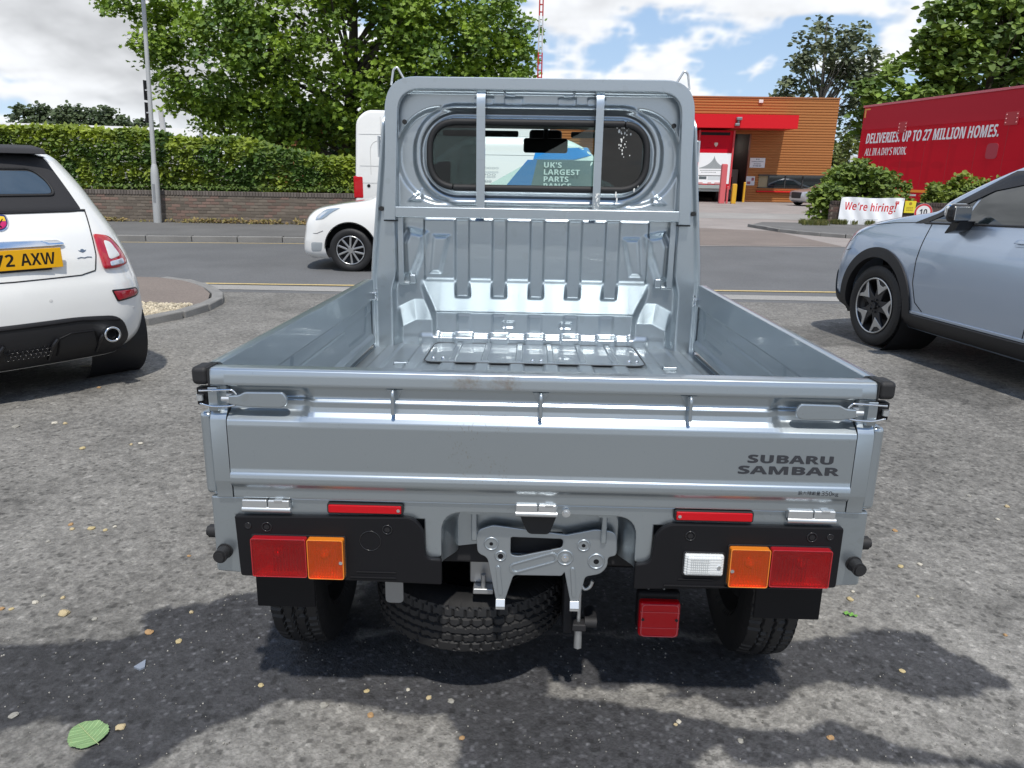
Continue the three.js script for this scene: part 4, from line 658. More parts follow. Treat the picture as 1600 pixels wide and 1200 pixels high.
  part(truck, 'spare_hanger', [rbox(-0.16, -0.09, 0.36, 0.47, -0.2, -0.15, 0.005), rbox(-0.15, -0.1, 0.345, 0.36, -0.21, -0.12, 0.003), at(cyl(0.006, 0.006, 0.05), -0.125, 0.37, -0.13)], std(0.4, 0.41, 0.42, 0.4, 0.8));
  part(truck, 'spare_clip', plate(rrect(-0.362, -0.318, 0.33, 0.44, 0.012), -0.1, -0.096, [], 0.001), std(0.3, 0.31, 0.32, 0.4, 0.8));
  part(truck, 'carrier_rod', [at(cyl(0.005, 0.005, 0.13, 12), 0.117, 0.305, -0.16), tube([[0.117, 0.36, -0.16], [0.128, 0.345, -0.16], [0.142, 0.352, -0.16], [0.148, 0.368, -0.16]], 0.005, 14, false, 8)], M.zinc);
  part(truck, 'carrier_nut', [at(cyl(0.011, 0.011, 0.052, 6), 0.117, 0.205, -0.16)], M.zinc);
  part(truck, 'carrier_clamp', [rbox(0.1, 0.135, 0.235, 0.255, -0.18, -0.14, 0.004), at(cylX(0.014, 0.03, 16), 0.147, 0.252, -0.16), at(cylZ(0.016, 0.05, 16), 0.15, 0.25, -0.19)], M.under);
  part(truck, 'carrier_arm', [rbox(0.08, 0.105, 0.19, 0.34, -0.42, -0.2, 0.006)], M.under);
  // ---- red fog lamp on its stalk
  const fog = part(truck, 'fog_lamp', [rbox(0.262, 0.372, 0.235, 0.345, -0.19, -0.155, 0.014, 4)], M.black);
  part(fog, 'fog_lens', [rbox(0.266, 0.368, 0.227, 0.326, -0.165, -0.135, 0.01, 4)], M.redLens);
  part(fog, 'lens_line', [box(0.268, 0.366, 0.2995, 0.301, -0.136, -0.1335), box(0.268, 0.366, 0.2555, 0.257, -0.136, -0.1335), tube(rrect(0.272, 0.362, 0.232, 0.32, 0.01, 3).map(([x, y]) => [x, y, -0.1352]), 0.0016, 80, true, 5, 0.1)], std(0.6, 0.08, 0.09, 0.2));
  part(fog, 'screw', [at(cylZ(0.004, 0.003, 10), 0.275, 0.279, -0.135), at(cylZ(0.004, 0.003, 10), 0.359, 0.279, -0.135)], M.under);
  part(fog, 'bracket_wire', [rod([[0.29, 0.345, -0.17], [0.295, 0.352, -0.168], [0.325, 0.352, -0.168], [0.33, 0.345, -0.17]], 0.003, 0.006), rbox(0.3, 0.33, 0.345, 0.46, -0.2, -0.185, 0.004)], M.zinc);
  // ---- mud flaps and undercarriage
  for (const s of [-1, 1]) part(truck, 'mud_flap', s < 0 ? rbox(-0.688, -0.542, 0.297, 0.5, -0.125, -0.118, 0.003) : rbox(0.542, 0.703, 0.301, 0.5, -0.125, -0.118, 0.003), M.black);
  part(truck, 'bed_underside', box(-0.7, 0.7, 0.6, 0.648, -1.9, -0.055), M.under);
  for (const s of [-1, 1]) part(truck, 'chassis_rail', (rbox(Math.min(s * 0.33, s * 0.4), Math.max(s * 0.33, s * 0.4), 0.45, 0.6, -3.1, -0.1, 0.01)), M.under);
  part(truck, 'cross_member', [rbox(-0.7, 0.7, 0.44, 0.6, -0.14, -0.1, 0.01), rbox(-0.4, 0.4, 0.45, 0.56, -1.0, -0.9, 0.01)], M.under);
  part(truck, 'rear_axle', [at(cylX(0.035, 1.2), 0, 0.275, -0.48), at(new THREE.SphereGeometry(0.11, 20, 14), 0.05, 0.28, -0.5)], M.under);
  for (const s of [-1, 1]) part(truck, 'wheel_arch', (box(Math.min(s * 0.5, s * 0.72), Math.max(s * 0.5, s * 0.72), 0.575, 0.6, -0.85, -0.05)), M.under);
  part(truck, 'exhaust', [at(cylZ(0.02, 0.9, 16), -0.42, 0.36, -0.65)], M.under);
  part(truck, 'engine_block', rbox(-0.3, 0.3, 0.22, 0.56, -2.7, -1.9, 0.05), M.under);
}

// ---------------------------------------------------------------- cars
function carShape(rings, o = {}) { // rings: [y, half width, z rear, z front, rear corner, front corner, rear bow, front bow]; x right, -z ahead
  const n = rings.length, cr = (a, b, c, d, t) => 0.5 * (2 * b + (c - a) * t + (2 * a - 5 * b + 4 * c - d) * t * t + (3 * b - a - 3 * c + d) * t * t * t);
  const ringT = (t) => { const i = Math.min(n - 2, Math.floor(t)), f = t - i; return rings[0].map((_, k) => cr(rings[Math.max(0, i - 1)][k], rings[i][k], rings[i + 1][k], rings[Math.min(n - 1, i + 2)][k], f)); };
  const tOf = (y) => { let a = 0, b = n - 1; for (let k = 0; k < 40; k++) { const m = (a + b) / 2; if (ringT(m)[0] < y) a = m; else b = m; } return (a + b) / 2; };
  const taper = o.taper ?? 0.06, zm = (r) => (r[2] + r[3]) / 2, hl = (r) => Math.max(0.01, (r[2] - r[3]) / 2);
  const tp = (r, z) => 1 - taper * Math.pow(Math.abs((z - zm(r)) / hl(r)), 3);
  const NA = o.na ?? 14, NB = o.nb ?? 14, NC = o.nc ?? 70;
  const half = (r) => { const [, w, zr, zf, c1, c2, b1, b2] = r, P = [];
    for (let i = 0; i < NA; i++) { const x = (w - c1) * i / NA; P.push([x, zr - b1 * (x / w) ** 2]); }
    for (let i = 0; i < NB; i++) { const a = i / NB * Math.PI / 2, x = w - c1 + c1 * Math.sin(a); P.push([x, zr - b1 * (x / w) ** 2 - c1 * (1 - Math.cos(a))]); }
    const z0 = zr - b1 - c1, z1 = zf + b2 + c2; for (let i = 0; i < NC; i++) P.push([w, lerp(z0, z1, i / NC)]);
    for (let i = 0; i < NB; i++) { const a = Math.PI / 2 * (1 - i / NB), x = w - c2 + c2 * Math.sin(a); P.push([x, zf + b2 * (x / w) ** 2 + c2 * (1 - Math.cos(a))]); }
    for (let i = 0; i <= NA; i++) { const x = (w - c2) * (1 - i / NA); P.push([x, zf + b2 * (x / w) ** 2]); }
    return P.map(([x, z]) => [x * tp(r, z), z]); };
  const S = { ring: (y) => ringT(tOf(y)) };
  S.sideX = (z, y) => { const r = S.ring(y), [, w, zr, zf, c1, c2, b1, b2] = r; let x = w; const z0 = zr - b1 - c1, z1 = zf + b2 + c2; if (z > z0) { const q = clamp((z - z0) / c1); x = w - c1 + c1 * Math.sqrt(Math.max(0, 1 - q * q)); } else if (z < z1) { const q = clamp((z1 - z) / c2); x = w - c2 + c2 * Math.sqrt(Math.max(0, 1 - q * q)); } return x * tp(r, z); };
  S.rearZ = (x, y) => { const r = S.ring(y), [, w, zr, , c1, , b1] = r; x = Math.abs(x) / tp(r, zr - c1 * 0.5); let z = zr - b1 * (x / w) ** 2; if (x > w - c1) { const q = clamp((x - w + c1) / c1); z -= c1 * (1 - Math.sqrt(Math.max(0, 1 - q * q))); } return z; };
  S.frontZ = (x, y) => { const r = S.ring(y), [, w, , zf, , c2, , b2] = r; x = Math.abs(x) / tp(r, zf + c2 * 0.5); let z = zf + b2 * (x / w) ** 2; if (x > w - c2) { const q = clamp((x - w + c2) / c2); z += c2 * (1 - Math.sqrt(Math.max(0, 1 - q * q))); } return z; };
  S.body = (arches, NV = 110) => {
    const rows = [], pos = [], idx = []; let m = 0;
    for (let j = 0; j <= NV; j++) { const r = ringT(j / NV * (n - 1)), h = half(r), full = [...h.map(([x, z]) => [x, r[0], z]), ...h.slice(1, -1).reverse().map(([x, z]) => [-x, r[0], z])]; m = full.length; rows.push(full); }
    const inn = (p) => { for (const [zc, yc, R0] of arches) if (Math.abs(p[0]) > 0.45 && Math.hypot(p[2] - zc, p[1] - yc) < R0) return [zc, yc, R0]; return null; };
    const F = rows.map((r) => r.map((p) => inn(p))), drop = (j, i) => [F[j][i], F[j][(i + 1) % m], F[j + 1][(i + 1) % m], F[j + 1][i]].every(Boolean);
    const keep = []; for (let j = 0; j < NV; j++) for (let i = 0; i < m; i++) if (!drop(j, i)) keep.push([j, i]);
    for (let j = 0; j <= NV; j++) for (let i = 0; i < m; i++) { const p = rows[j][i], a = F[j][i]; if (a) { const dz = p[2] - a[0], dy = p[1] - a[1], d = Math.hypot(dz, dy) || 1e-6; p[2] = a[0] + dz / d * a[2]; p[1] = a[1] + dy / d * a[2]; } pos.push(...p); }
    for (const [j, i] of keep) { const a = j * m + i, b = j * m + (i + 1) % m, c = a + m, d = b + m; idx.push(a, d, b, a, c, d); }
    const top = pos.length / 3, cz = rows[NV].reduce((s, p) => s + p[2], 0) / m; pos.push(0, rows[NV][0][1], cz); for (let i = 0; i < m; i++) idx.push(NV * m + i, top, NV * m + (i + 1) % m);
    const g = new THREE.BufferGeometry(); g.setAttribute('position', new THREE.Float32BufferAttribute(pos, 3)); g.setIndex(idx); g.computeVertexNormals(); return g;
  };
  // an outline draped on a face as a thin shell; f(a,b,off)->[x,y,z]
  S.drape = (poly, f, off, N = 7, thick = 0.006) => {
    { const q = []; for (let i = 0; i < poly.length; i++) { const a = poly[i], b = poly[(i + 1) % poly.length], k = Math.max(1, Math.ceil(Math.hypot(b[0] - a[0], b[1] - a[1]) / 0.045)); for (let j = 0; j < k; j++) q.push([lerp(a[0], b[0], j / k), lerp(a[1], b[1], j / k)]); } poly = q; }
    let cx = 0, cy = 0; for (const p of poly) { cx += p[0]; cy += p[1]; } cx /= poly.length; cy /= poly.length; const m = poly.length, pos = [], idx = [];
    for (let k = 0; k <= N + 1; k++) for (let i = 0; i < m; i++) { const t = Math.min(1, k / N), p = poly[i]; const q = f(lerp(cx, p[0], t), lerp(cy, p[1], t), k > N ? off - thick : off - (k === N ? thick * 0.25 : 0)); pos.push(...q); }
    for (let k = 0; k <= N; k++) for (let i = 0; i < m; i++) { const a = k * m + i, b = k * m + (i + 1) % m, c = a + m, d = b + m; idx.push(a, b, d, a, d, c); }
    const g = new THREE.BufferGeometry(); g.setAttribute('position', new THREE.Float32BufferAttribute(pos, 3)); g.setIndex(idx); g.computeVertexNormals(); return toCreasedNormals(g, 40 * R);
  };
  S.side = (s) => (z, y, off) => [s * (S.sideX(z, y) + off), y, z];
  S.rear = (x, y, off) => [x, y, S.rearZ(x, y) + off];
  S.front = (x, y, off) => [x, y, S.frontZ(x, y) - off];
  S.line = (pts, f, r = 0.003, off = 0.0005, closed = false) => { const q = []; for (let i = 0; i < pts.length - (closed ? 0 : 1); i++) { const a = pts[i], b = pts[(i + 1) % pts.length]; for (let k = 0; k < 6; k++) q.push(f(lerp(a[0], b[0], k / 6), lerp(a[1], b[1], k / 6), off)); } if (!closed) q.push(f(...pts[pts.length - 1], off)); return tube(q, r, q.length * 2, closed, 5, 0.4); };
  return S;
}
M.carGlass = std(0.012, 0.018, 0.02, 0.02, 0, { clearcoat: 1, clearcoatRoughness: 0.0, ior: 1.6 });
M.seam = std(0.01, 0.01, 0.012, 0.8);
M.clad = std(0.014, 0.014, 0.016, 0.55);
M.white = std(0.78, 0.78, 0.76, 0.35, 0, { clearcoat: 1, clearcoatRoughness: 0.04 });
M.alloy = std(0.55, 0.56, 0.57, 0.28, 0.9);
M.alloyDark = std(0.03, 0.03, 0.033, 0.35, 0.3);
function spokes(n, f) { const a = []; for (let i = 0; i < n; i++) a.push(...f(i).map((g) => g.rotateZ(i / n * 2 * Math.PI))); return a; }
function wheel(parent, pos, Rt, Wt, rimR, face, style) { // face: -1 looks to -x, +1 to +x
  const w = part(parent, 'wheel', treadTyre(Rt, Wt, rimR, 4, 64, 200), M.tyre); w.position.set(...pos); w.rotation.x = 0.3;
  const turn = (g) => g.rotateY(face * Math.PI / 2).translate(face * (Wt * 0.44), 0, 0);
  part(w, 'rim_barrel', turn(new THREE.LatheGeometry([[0.02, -0.1], [rimR * 0.93, -0.1], [rimR * 0.95, -0.02], [rimR * 1.02, 0.006], [rimR * 1.035, 0.0], [rimR * 1.0, -0.06]].map((p) => new THREE.Vector2(...p)), 48).rotateX(Math.PI / 2)), M.alloyDark);
  part(w, 'rim_lip', turn(at(new THREE.TorusGeometry(rimR * 0.985, 0.008, 8, 64), 0, 0, 0.0)), M.alloy);
  const r = rimR;
  if (style === 'y') {
    part(w, 'spoke', turn(merge(spokes(5, () => [plate(fillet([[-0.045, 0.03], [0.045, 0.03], [0.05, r * 0.55], [0.085, r * 0.97], [-0.085, r * 0.97], [-0.05, r * 0.55]], true), -0.04, -0.012, [], 0.006)]))), M.alloyDark);
    const face5 = spokes(5, () => [plate(fillet([[0.0, r * 0.42, 0.004], [0.034, r * 0.62, 0.004], [0.1, r * 0.95, 0.003], [0.075, r * 0.97, 0.003], [0.02, r * 0.78, 0.01], [-0.02, r * 0.78, 0.01], [-0.075, r * 0.97, 0.003], [-0.1, r * 0.95, 0.003], [-0.034, r * 0.62, 0.004]], true), -0.014, -0.004, [], 0.003)]);
    part(w, 'spoke_face', turn(merge(face5)), M.alloy);
    part(w, 'hub_cap', turn(merge([at(cylZ(0.03, 0.03, 24), 0, 0, -0.012), at(new THREE.TorusGeometry(0.024, 0.003, 6, 24), 0, 0, 0.003)])), M.alloyDark);
    part(w, 'wheel_nut', turn(merge([0, 1, 2, 3, 4].map((i) => at(cylZ(0.01, 0.02, 8), 0.055 * Math.sin(i * 1.2566), 0.055 * Math.cos(i * 1.2566), -0.008)))), M.alloyDark);
  } else {
    const k = style === 'ten' ? 5 : 7;
    part(w, 'spoke', turn(merge(spokes(k, () => (style === 'ten' ? [-1, 1] : [0]).map((s) => plate(fillet([[s * 0.016 - 0.014, 0.03], [s * 0.016 + 0.014, 0.03], [s * r * 0.27 + r * 0.075, r * 0.96, 0.01], [s * r * 0.27 - r * 0.075, r * 0.96, 0.01]], true), -0.03, -0.006, [], 0.006))))), M.alloy);
    part(w, 'hub_cap', turn(merge([at(cylZ(0.045, 0.03, 24), 0, 0, -0.012)])), M.alloy);
    part(w, 'wheel_nut', turn(merge([0, 1, 2, 3, 4].map((i) => at(cylZ(0.009, 0.01, 8), 0.05 * Math.sin(i * 1.2566), 0.05 * Math.cos(i * 1.2566), 0.0)))), M.alloyDark);
  }
  return w;
}
const arcPts = (zc, yc, r, a0, a1, n = 24) => Array.from({ length: n + 1 }, (_, i) => { const a = lerp(a0, a1, i / n) * R; return [zc + r * Math.cos(a), yc + r * Math.sin(a)]; });
function archBand(S, s, zc, yc, r0, r1, a0, a1, off, thick = 0.02) { // wheel arch moulding
  const n = 48, g = surf(n, 6, (u, v) => { const a = lerp(a0, a1, u) * R, k = v < 0.15 ? r0 : v > 0.85 ? r1 : lerp(r0, r1, (v - 0.15) / 0.7), z = zc + k * Math.cos(a), y = yc + k * Math.sin(a), o = (v === 0 || v === 1) ? -thick : off; return [s * (S.sideX(z, y) + o), y, z]; }); return toCreasedNormals(g, 35 * R);
}

// ---- silver-blue crossover, front quarter in view
{
  const S = carShape([
    [0.24, 0.8, 3.2, -0.74, 0.3, 0.14, 0.05, 0.18], [0.32, 0.865, 3.45, -0.86, 0.3, 0.16, 0.05, 0.2], [0.45, 0.885, 3.55, -0.9, 0.3, 0.17, 0.05, 0.21], [0.6, 0.892, 3.58, -0.9, 0.3, 0.18, 0.05, 0.22], [0.75, 0.89, 3.58, -0.87, 0.3, 0.2, 0.05, 0.22], [0.86, 0.882, 3.55, -0.83, 0.3, 0.22, 0.05, 0.22], [0.94, 0.87, 3.5, -0.75, 0.3, 0.22, 0.05, 0.2],
    [1.0, 0.855, 3.45, -0.62, 0.3, 0.22, 0.05, 0.18], [1.055, 0.84, 3.4, -0.4, 0.3, 0.2, 0.05, 0.14], [1.1, 0.83, 3.36, -0.12, 0.3, 0.16, 0.05, 0.08], [1.14, 0.815, 3.34, 0.14, 0.3, 0.13, 0.05, 0.05], [1.18, 0.8, 3.3, 0.34, 0.3, 0.12, 0.05, 0.06], [1.26, 0.77, 3.22, 0.42, 0.28, 0.1, 0.05, 0.08], [1.38, 0.72, 3.1, 0.64, 0.26, 0.1, 0.05, 0.08], [1.5, 0.665, 2.9, 0.9, 0.24, 0.11, 0.05, 0.08], [1.565, 0.6, 2.7, 1.1, 0.22, 0.14, 0.05, 0.08], [1.605, 0.4, 2.4, 1.6, 0.16, 0.14, 0.03, 0.05], [1.615, 0.1, 2.2, 1.9, 0.05, 0.05, 0, 0],
  ], { taper: 0.05, nc: 150 });
  const th = 10.4 * R, c = Math.cos(th), sn = Math.sin(th), wx = 0.868;
  const car = thing('crossover_car', 'silver blue crossover car with black arch cladding parked at the right', 'car', [2.985 + wx * c, -0.072, -4.88 - wx * sn], th);
  const paint = std(0.42, 0.5, 0.62, 0.3, 0.72, { clearcoat: 1, clearcoatRoughness: 0.03 });
  const AR = 0.405, AY = 0.365;
  part(car, 'body', S.body([[0, AY, AR], [2.665, AY, AR]], 150), paint);
  for (const s of [-1, 1]) {
    const sd = S.side(s);
    for (const z of [0, 2.665]) { part(car, 'arch_cladding', archBand(S, s, z, AY, AR - 0.004, AR + 0.085, z ? -18 : -12, 198, 0.014, 0.05), M.clad); part(car, 'arch_liner', (() => { const g = new THREE.CylinderGeometry(AR + 0.01, AR + 0.01, 0.4, 40, 1, true, -Math.PI / 2, Math.PI).rotateZ(Math.PI / 2); g.rotateX(0); return g.translate(s * 0.68, AY, z); })(), M.clad); }
    part(car, 'sill_cladding', S.drape(fillet([[0.43, 0.25], [0.43, 0.375, 0.02], [2.25, 0.39, 0.02], [2.25, 0.26]], true), sd, 0.022, 7, 0.05), M.clad);
    part(car, 'sill_strip', S.drape([[0.46, 0.378], [0.46, 0.398], [1.3, 0.404], [2.22, 0.41], [2.22, 0.39], [1.3, 0.384]], sd, 0.012, 5, 0.02), paint);
    part(car, 'bumper_corner_trim', S.drape(fillet([[-0.44, 0.26], [-0.66, 0.28, 0.03], [-0.68, 0.34, 0.02], [-0.645, 0.60, 0.02], [-0.60, 0.61, 0.02], [-0.62, 0.36, 0.03], [-0.42, 0.34]], true), sd, 0.014, 6, 0.03), M.clad);
    const hl = part(car, 'headlamp', S.drape(fillet([[-0.36, 0.965, 0.03], [-0.5, 0.955, 0.04], [-0.66, 0.885, 0.04], [-0.655, 0.825, 0.03], [-0.56, 0.83, 0.03], [-0.44, 0.88, 0.03]], true), sd, 0.006, 7), std(0.6, 0.66, 0.7, 0.08, 0.3, { clearcoat: 1 }));
    part(hl, 'lamp_bowl', S.drape(fillet([[-0.48, 0.925, 0.02], [-0.6, 0.895, 0.02], [-0.6, 0.85, 0.02], [-0.5, 0.87, 0.02]], true), sd, 0.01, 5), M.blackGloss);
    const dr = part(car, 'door_seam', [S.line([[0.5, 1.085], [0.49, 1.0], [0.465, 0.8], [0.475, 0.62], [0.53, 0.47], [0.62, 0.41]], sd, 0.0035), S.line([[1.62, 1.13], [1.62, 0.7], [1.58, 0.41]], sd, 0.0035), S.line([[-0.4, 0.985], [-0.2, 1.03], [0.05, 1.062], [0.32, 1.082]], sd, 0.003), S.line([[-0.42, 0.8], [-0.5, 0.78], [-0.62, 0.79]], sd, 0.003)], M.seam);
    void dr;
    part(car, 'door_handle', [S.drape(fillet([[1.33, 0.985, 0.03], [1.56, 0.995, 0.03], [1.56, 1.055, 0.03], [1.38, 1.05, 0.03]], true), sd, 0.003, 6), S.drape(fillet([[1.345, 1.01, 0.01], [1.55, 1.02, 0.01], [1.55, 1.045, 0.01], [1.37, 1.038, 0.01]], true), sd, 0.03, 5, 0.03)], paint);
    const gl = part(car, 'front_window', S.drape(fillet([[0.80, 1.108, 0.012], [1.6, 1.14, 0.01], [1.6, 1.47, 0.03], [1.08, 1.44, 0.08], [0.87, 1.33, 0.03]], true, 5), sd, 0.004, 9), M.carGlass);
    part(gl, 'window_trim', S.line([[0.42, 1.085], [0.8, 1.1], [1.6, 1.132], [2.4, 1.16]], sd, 0.009, 0.004), M.blackGloss);
    part(car, 'quarter_glass', S.drape(fillet([[0.47, 1.1, 0.01], [0.77, 1.11, 0.01], [0.835, 1.305, 0.01], [0.66, 1.225, 0.04]], true, 4), sd, 0.004, 6), M.carGlass);
    part(car, 'pillar_black', S.drape([[0.3, 1.078], [0.44, 1.085], [0.66, 1.225], [1.05, 1.45], [1.65, 1.485], [1.65, 1.512], [1.03, 1.482], [0.64, 1.255], [0.44, 1.125]], sd, 0.012, 5, 0.016), M.blackGloss);
    part(car, 'rear_window', S.drape(fillet([[1.68, 1.142, 0.01], [2.35, 1.17, 0.03], [2.3, 1.4, 0.05], [1.68, 1.47, 0.03]], true, 5), sd, 0.004, 7), M.carGlass);
    const mx = s * 0.955, mm = part(car, 'door_mirror', [rbox(mx - 0.088, mx + 0.088, 1.118, 1.25, 0.86, 0.95, 0.045, 5)], M.blackGloss);
    part(mm, 'mirror_glass', rbox(mx - 0.066, mx + 0.066, 1.138, 1.232, 0.946, 0.953, 0.003), M.chrome);
    part(mm, 'mirror_cap', rbox(mx - 0.089, mx + 0.089, 1.15, 1.253, 0.848, 0.92, 0.045, 5), M.chrome);
    part(mm, 'mirror_stalk', prism(fillet([[0.80, 1.03, 0.02], [0.9, 1.06, 0.02], [0.94, 1.13], [0.87, 1.13]], true), 'x', Math.min(s * 0.835, s * 0.96), Math.max(s * 0.835, s * 0.96)), M.blackGloss);
  }
  part(car, 'windscreen', S.drape(fillet([[-0.6, 1.2, 0.05], [0.6, 1.2, 0.05], [0.5, 1.53, 0.05], [-0.5, 1.53, 0.05]], true, 5), S.front, 0.004, 10), M.carGlass);
  part(car, 'grille', S.drape(fillet([[-0.45, 0.62, 0.05], [0.45, 0.62, 0.05], [0.5, 0.85, 0.05], [-0.5, 0.85, 0.05]], true, 5), S.front, 0.006, 6), M.clad);
  part(car, 'floor_pan', box(-0.78, 0.78, 0.24, 0.34, -0.5, 3.2), M.under); part(car, 'engine_bay', box(-0.5, 0.5, 0.34, 0.85, -0.45, 3.1), M.under);
  for (const [x, z, f] of [[-wx + 0.11, 0, -1], [wx - 0.11, 0, 1], [-wx + 0.11, 2.665, -1], [wx - 0.11, 2.665, 1]]) wheel(car, [x, 0.35, z], 0.351, 0.225, 0.24, f, 'y');
}

// ---- white hatchback with black soft top, tail in view
{
  const S = carShape([
    [0.2, 0.66, -0.16, -3.4, 0.2, 0.3, 0.05, 0.1], [0.3, 0.77, -0.05, -3.55, 0.24, 0.35, 0.09, 0.15], [0.42, 0.815, -0.005, -3.62, 0.26, 0.4, 0.11, 0.2], [0.55, 0.82, 0.0, -3.63, 0.26, 0.4, 0.11, 0.2], [0.66, 0.812, -0.01, -3.6, 0.26, 0.4, 0.11, 0.2], [0.74, 0.80, -0.03, -3.55, 0.26, 0.4, 0.11, 0.2], [0.85, 0.775, -0.055, -3.45, 0.26, 0.4, 0.10, 0.2], [0.97, 0.735, -0.10, -3.1, 0.25, 0.35, 0.09, 0.15], [1.06, 0.695, -0.145, -2.65, 0.24, 0.3, 0.09, 0.12], [1.13, 0.665, -0.19, -2.45, 0.23, 0.25, 0.09, 0.12],
    [1.25, 0.615, -0.28, -2.3, 0.21, 0.2, 0.08, 0.1], [1.37, 0.555, -0.38, -2.1, 0.2, 0.2, 0.07, 0.1], [1.44, 0.505, -0.44, -1.98, 0.19, 0.2, 0.06, 0.1], [1.475, 0.44, -0.52, -1.88, 0.18, 0.18, 0.06, 0.08], [1.495, 0.3, -0.72, -1.7, 0.14, 0.14, 0.04, 0.05], [1.5, 0.1, -0.95, -1.45, 0.05, 0.05, 0, 0],
  ], { taper: 0.04, na: 50, nb: 26, nc: 70 });
  const car = thing('hatchback_car', 'white small hatchback with black fabric roof and yellow number plate', 'car', [-2.964, -0.05, -2.638], 0.884);
  const AR = 0.335, AY = 0.31;
  part(car, 'body', S.body([[-0.58, AY, AR], [-2.88, AY, AR]], 120), M.white);
  const cloth = std(0.02, 0.02, 0.023, 0.85, 0, { sheen: 0.4, sheenRoughness: 0.6 });
  part(car, 'soft_top', S.drape(fillet([[-0.478, 1.128, 0.015], [0.478, 1.128, 0.015], [0.43, 1.3, 0.1], [0.392, 1.44, 0.06], [0.3, 1.475, 0.06], [-0.3, 1.475, 0.06], [-0.392, 1.44, 0.06], [-0.43, 1.3, 0.1]], true, 6), S.rear, 0.01, 14, 0.02), cloth);
  part(car, 'roof_cloth', surf(30, 30, (u, v) => { const x = lerp(-0.4, 0.4, u), z = lerp(-0.45, -1.9, v); return [x, 1.512 - 0.22 * x * x - 0.03 * Math.pow(v * 2 - 1, 2) - 0.012 * ss(0.12, 0, v), z]; }), cloth);
  part(car, 'roof_spoiler', prism(fillet([[-0.62, 1.512, 0.01], [-0.40, 1.487, 0.02], [-0.365, 1.455, 0.012], [-0.42, 1.455, 0.01], [-0.6, 1.49]], true), 'x', -0.37, 0.37), cloth);
  const rw = part(car, 'rear_window', S.drape(fillet([[-0.345, 1.225, 0.05], [0.345, 1.225, 0.05], [0.335, 1.29, 0.06], [0.28, 1.355, 0.06], [-0.28, 1.355, 0.06], [-0.335, 1.29, 0.06]], true, 6), S.rear, 0.013, 10), std(0.02, 0.05, 0.09, 0.02, 0, { clearcoat: 1, clearcoatRoughness: 0 }));
  part(rw, 'window_seal', S.line(fillet([[-0.355, 1.215, 0.05], [0.355, 1.215, 0.05], [0.345, 1.29, 0.06], [0.285, 1.368, 0.06], [-0.285, 1.368, 0.06], [-0.345, 1.29, 0.06]], true, 5), S.rear, 0.008, 0.012, true), M.rubber);
  part(car, 'belt_trim', S.line([[-0.5, 1.122], [0, 1.12], [0.5, 1.122]], S.rear, 0.008, 0.004), M.blackGloss);
  part(car, 'boot_seam', S.line([[0.5, 1.12], [0.485, 1.0], [0.475, 0.86], [0.45, 0.765], [0.36, 0.745], [0, 0.74], [-0.36, 0.745], [-0.45, 0.765], [-0.475, 0.86], [-0.485, 1.0], [-0.5, 1.12]], S.rear, 0.004, 0.0), M.seam);
  for (const s of [-1, 1]) {
    const mx = (P) => P.map(([x, y, r]) => [s * x, y, r]);
    const lamp = part(car, 'tail_lamp', S.drape(fillet(mx([[0.492, 0.985, 0.02], [0.6, 0.965, 0.04], [0.665, 0.88, 0.04], [0.70, 0.785, 0.03], [0.60, 0.768, 0.02], [0.50, 0.768, 0.02], [0.49, 0.88, 0.02]]), true, 5), S.rear, 0.022, 8, 0.03), std(0.45, 0.008, 0.02, 0.1, 0, { clearcoat: 1 }));
    part(lamp, 'lamp_centre', S.drape(fillet(mx([[0.54, 0.945, 0.02], [0.585, 0.93, 0.02], [0.635, 0.84, 0.02], [0.545, 0.825, 0.02]]), true, 5), S.rear, 0.026, 6), M.white);
    part(lamp, 'reverse_lens', S.drape(fillet(mx([[0.545, 0.812, 0.01], [0.65, 0.822, 0.01], [0.655, 0.79, 0.01], [0.545, 0.785, 0.01]]), true, 4), S.rear, 0.026, 5), std(0.55, 0.6, 0.68, 0.1, 0.3, { clearcoat: 1 }));
    const rf = part(car, 'bumper_reflector', S.drape(fillet(mx([[0.52, 0.638, 0.015], [0.72, 0.625, 0.03], [0.745, 0.585, 0.02], [0.71, 0.568, 0.02], [0.545, 0.558, 0.015]]), true, 4), S.rear, 0.006, 6), M.blackGloss);
    part(rf, 'reflector_lens', S.drape(fillet(mx([[0.53, 0.628, 0.01], [0.71, 0.616, 0.02], [0.725, 0.588, 0.01], [0.7, 0.578, 0.01], [0.552, 0.568, 0.01]]), true, 4), S.rear, 0.012, 5), std(0.3, 0.006, 0.015, 0.15, 0, { clearcoat: 1 }));
    part(car, 'bumper_vent', S.drape(fillet(mx([[0.765, 0.54, 0.01], [0.785, 0.53, 0.01], [0.785, 0.4, 0.01], [0.76, 0.39, 0.01]]), true, 4), S.rear, 0.004, 5), M.black);
    const ex = part(car, 'exhaust_tip', [at(new THREE.TorusGeometry(0.043, 0.007, 10, 36), s * 0.46, 0.37, 0.03), at(new THREE.CylinderGeometry(0.042, 0.042, 0.16, 28, 1, true).rotateX(Math.PI / 2), s * 0.46, 0.37, -0.05)], M.chrome);
    part(ex, 'exhaust_bore', [at(cylZ(0.041, 0.01), s * 0.46, 0.37, -0.02), at(new THREE.TorusGeometry(0.026, 0.005, 8, 28), s * 0.46, 0.37, 0.01)], M.black);
    part(car, 'side_window', S.drape(fillet([[-0.75, 1.1, 0.03], [-2.2, 1.08, 0.03], [-1.95, 1.36, 0.06], [-1.0, 1.38, 0.08]], true, 4), S.side(s), 0.004, 6), M.carGlass);
    part(car, 'parking_sensor', [S.drape(circ(s * 0.16, 0.615, 0.011, 12), S.rear, 0.0015, 3, 0.004), S.drape(circ(s * 0.665, 0.5, 0.009, 12), S.rear, 0.0015, 3, 0.004)], std(0.6, 0.6, 0.59, 0.4));
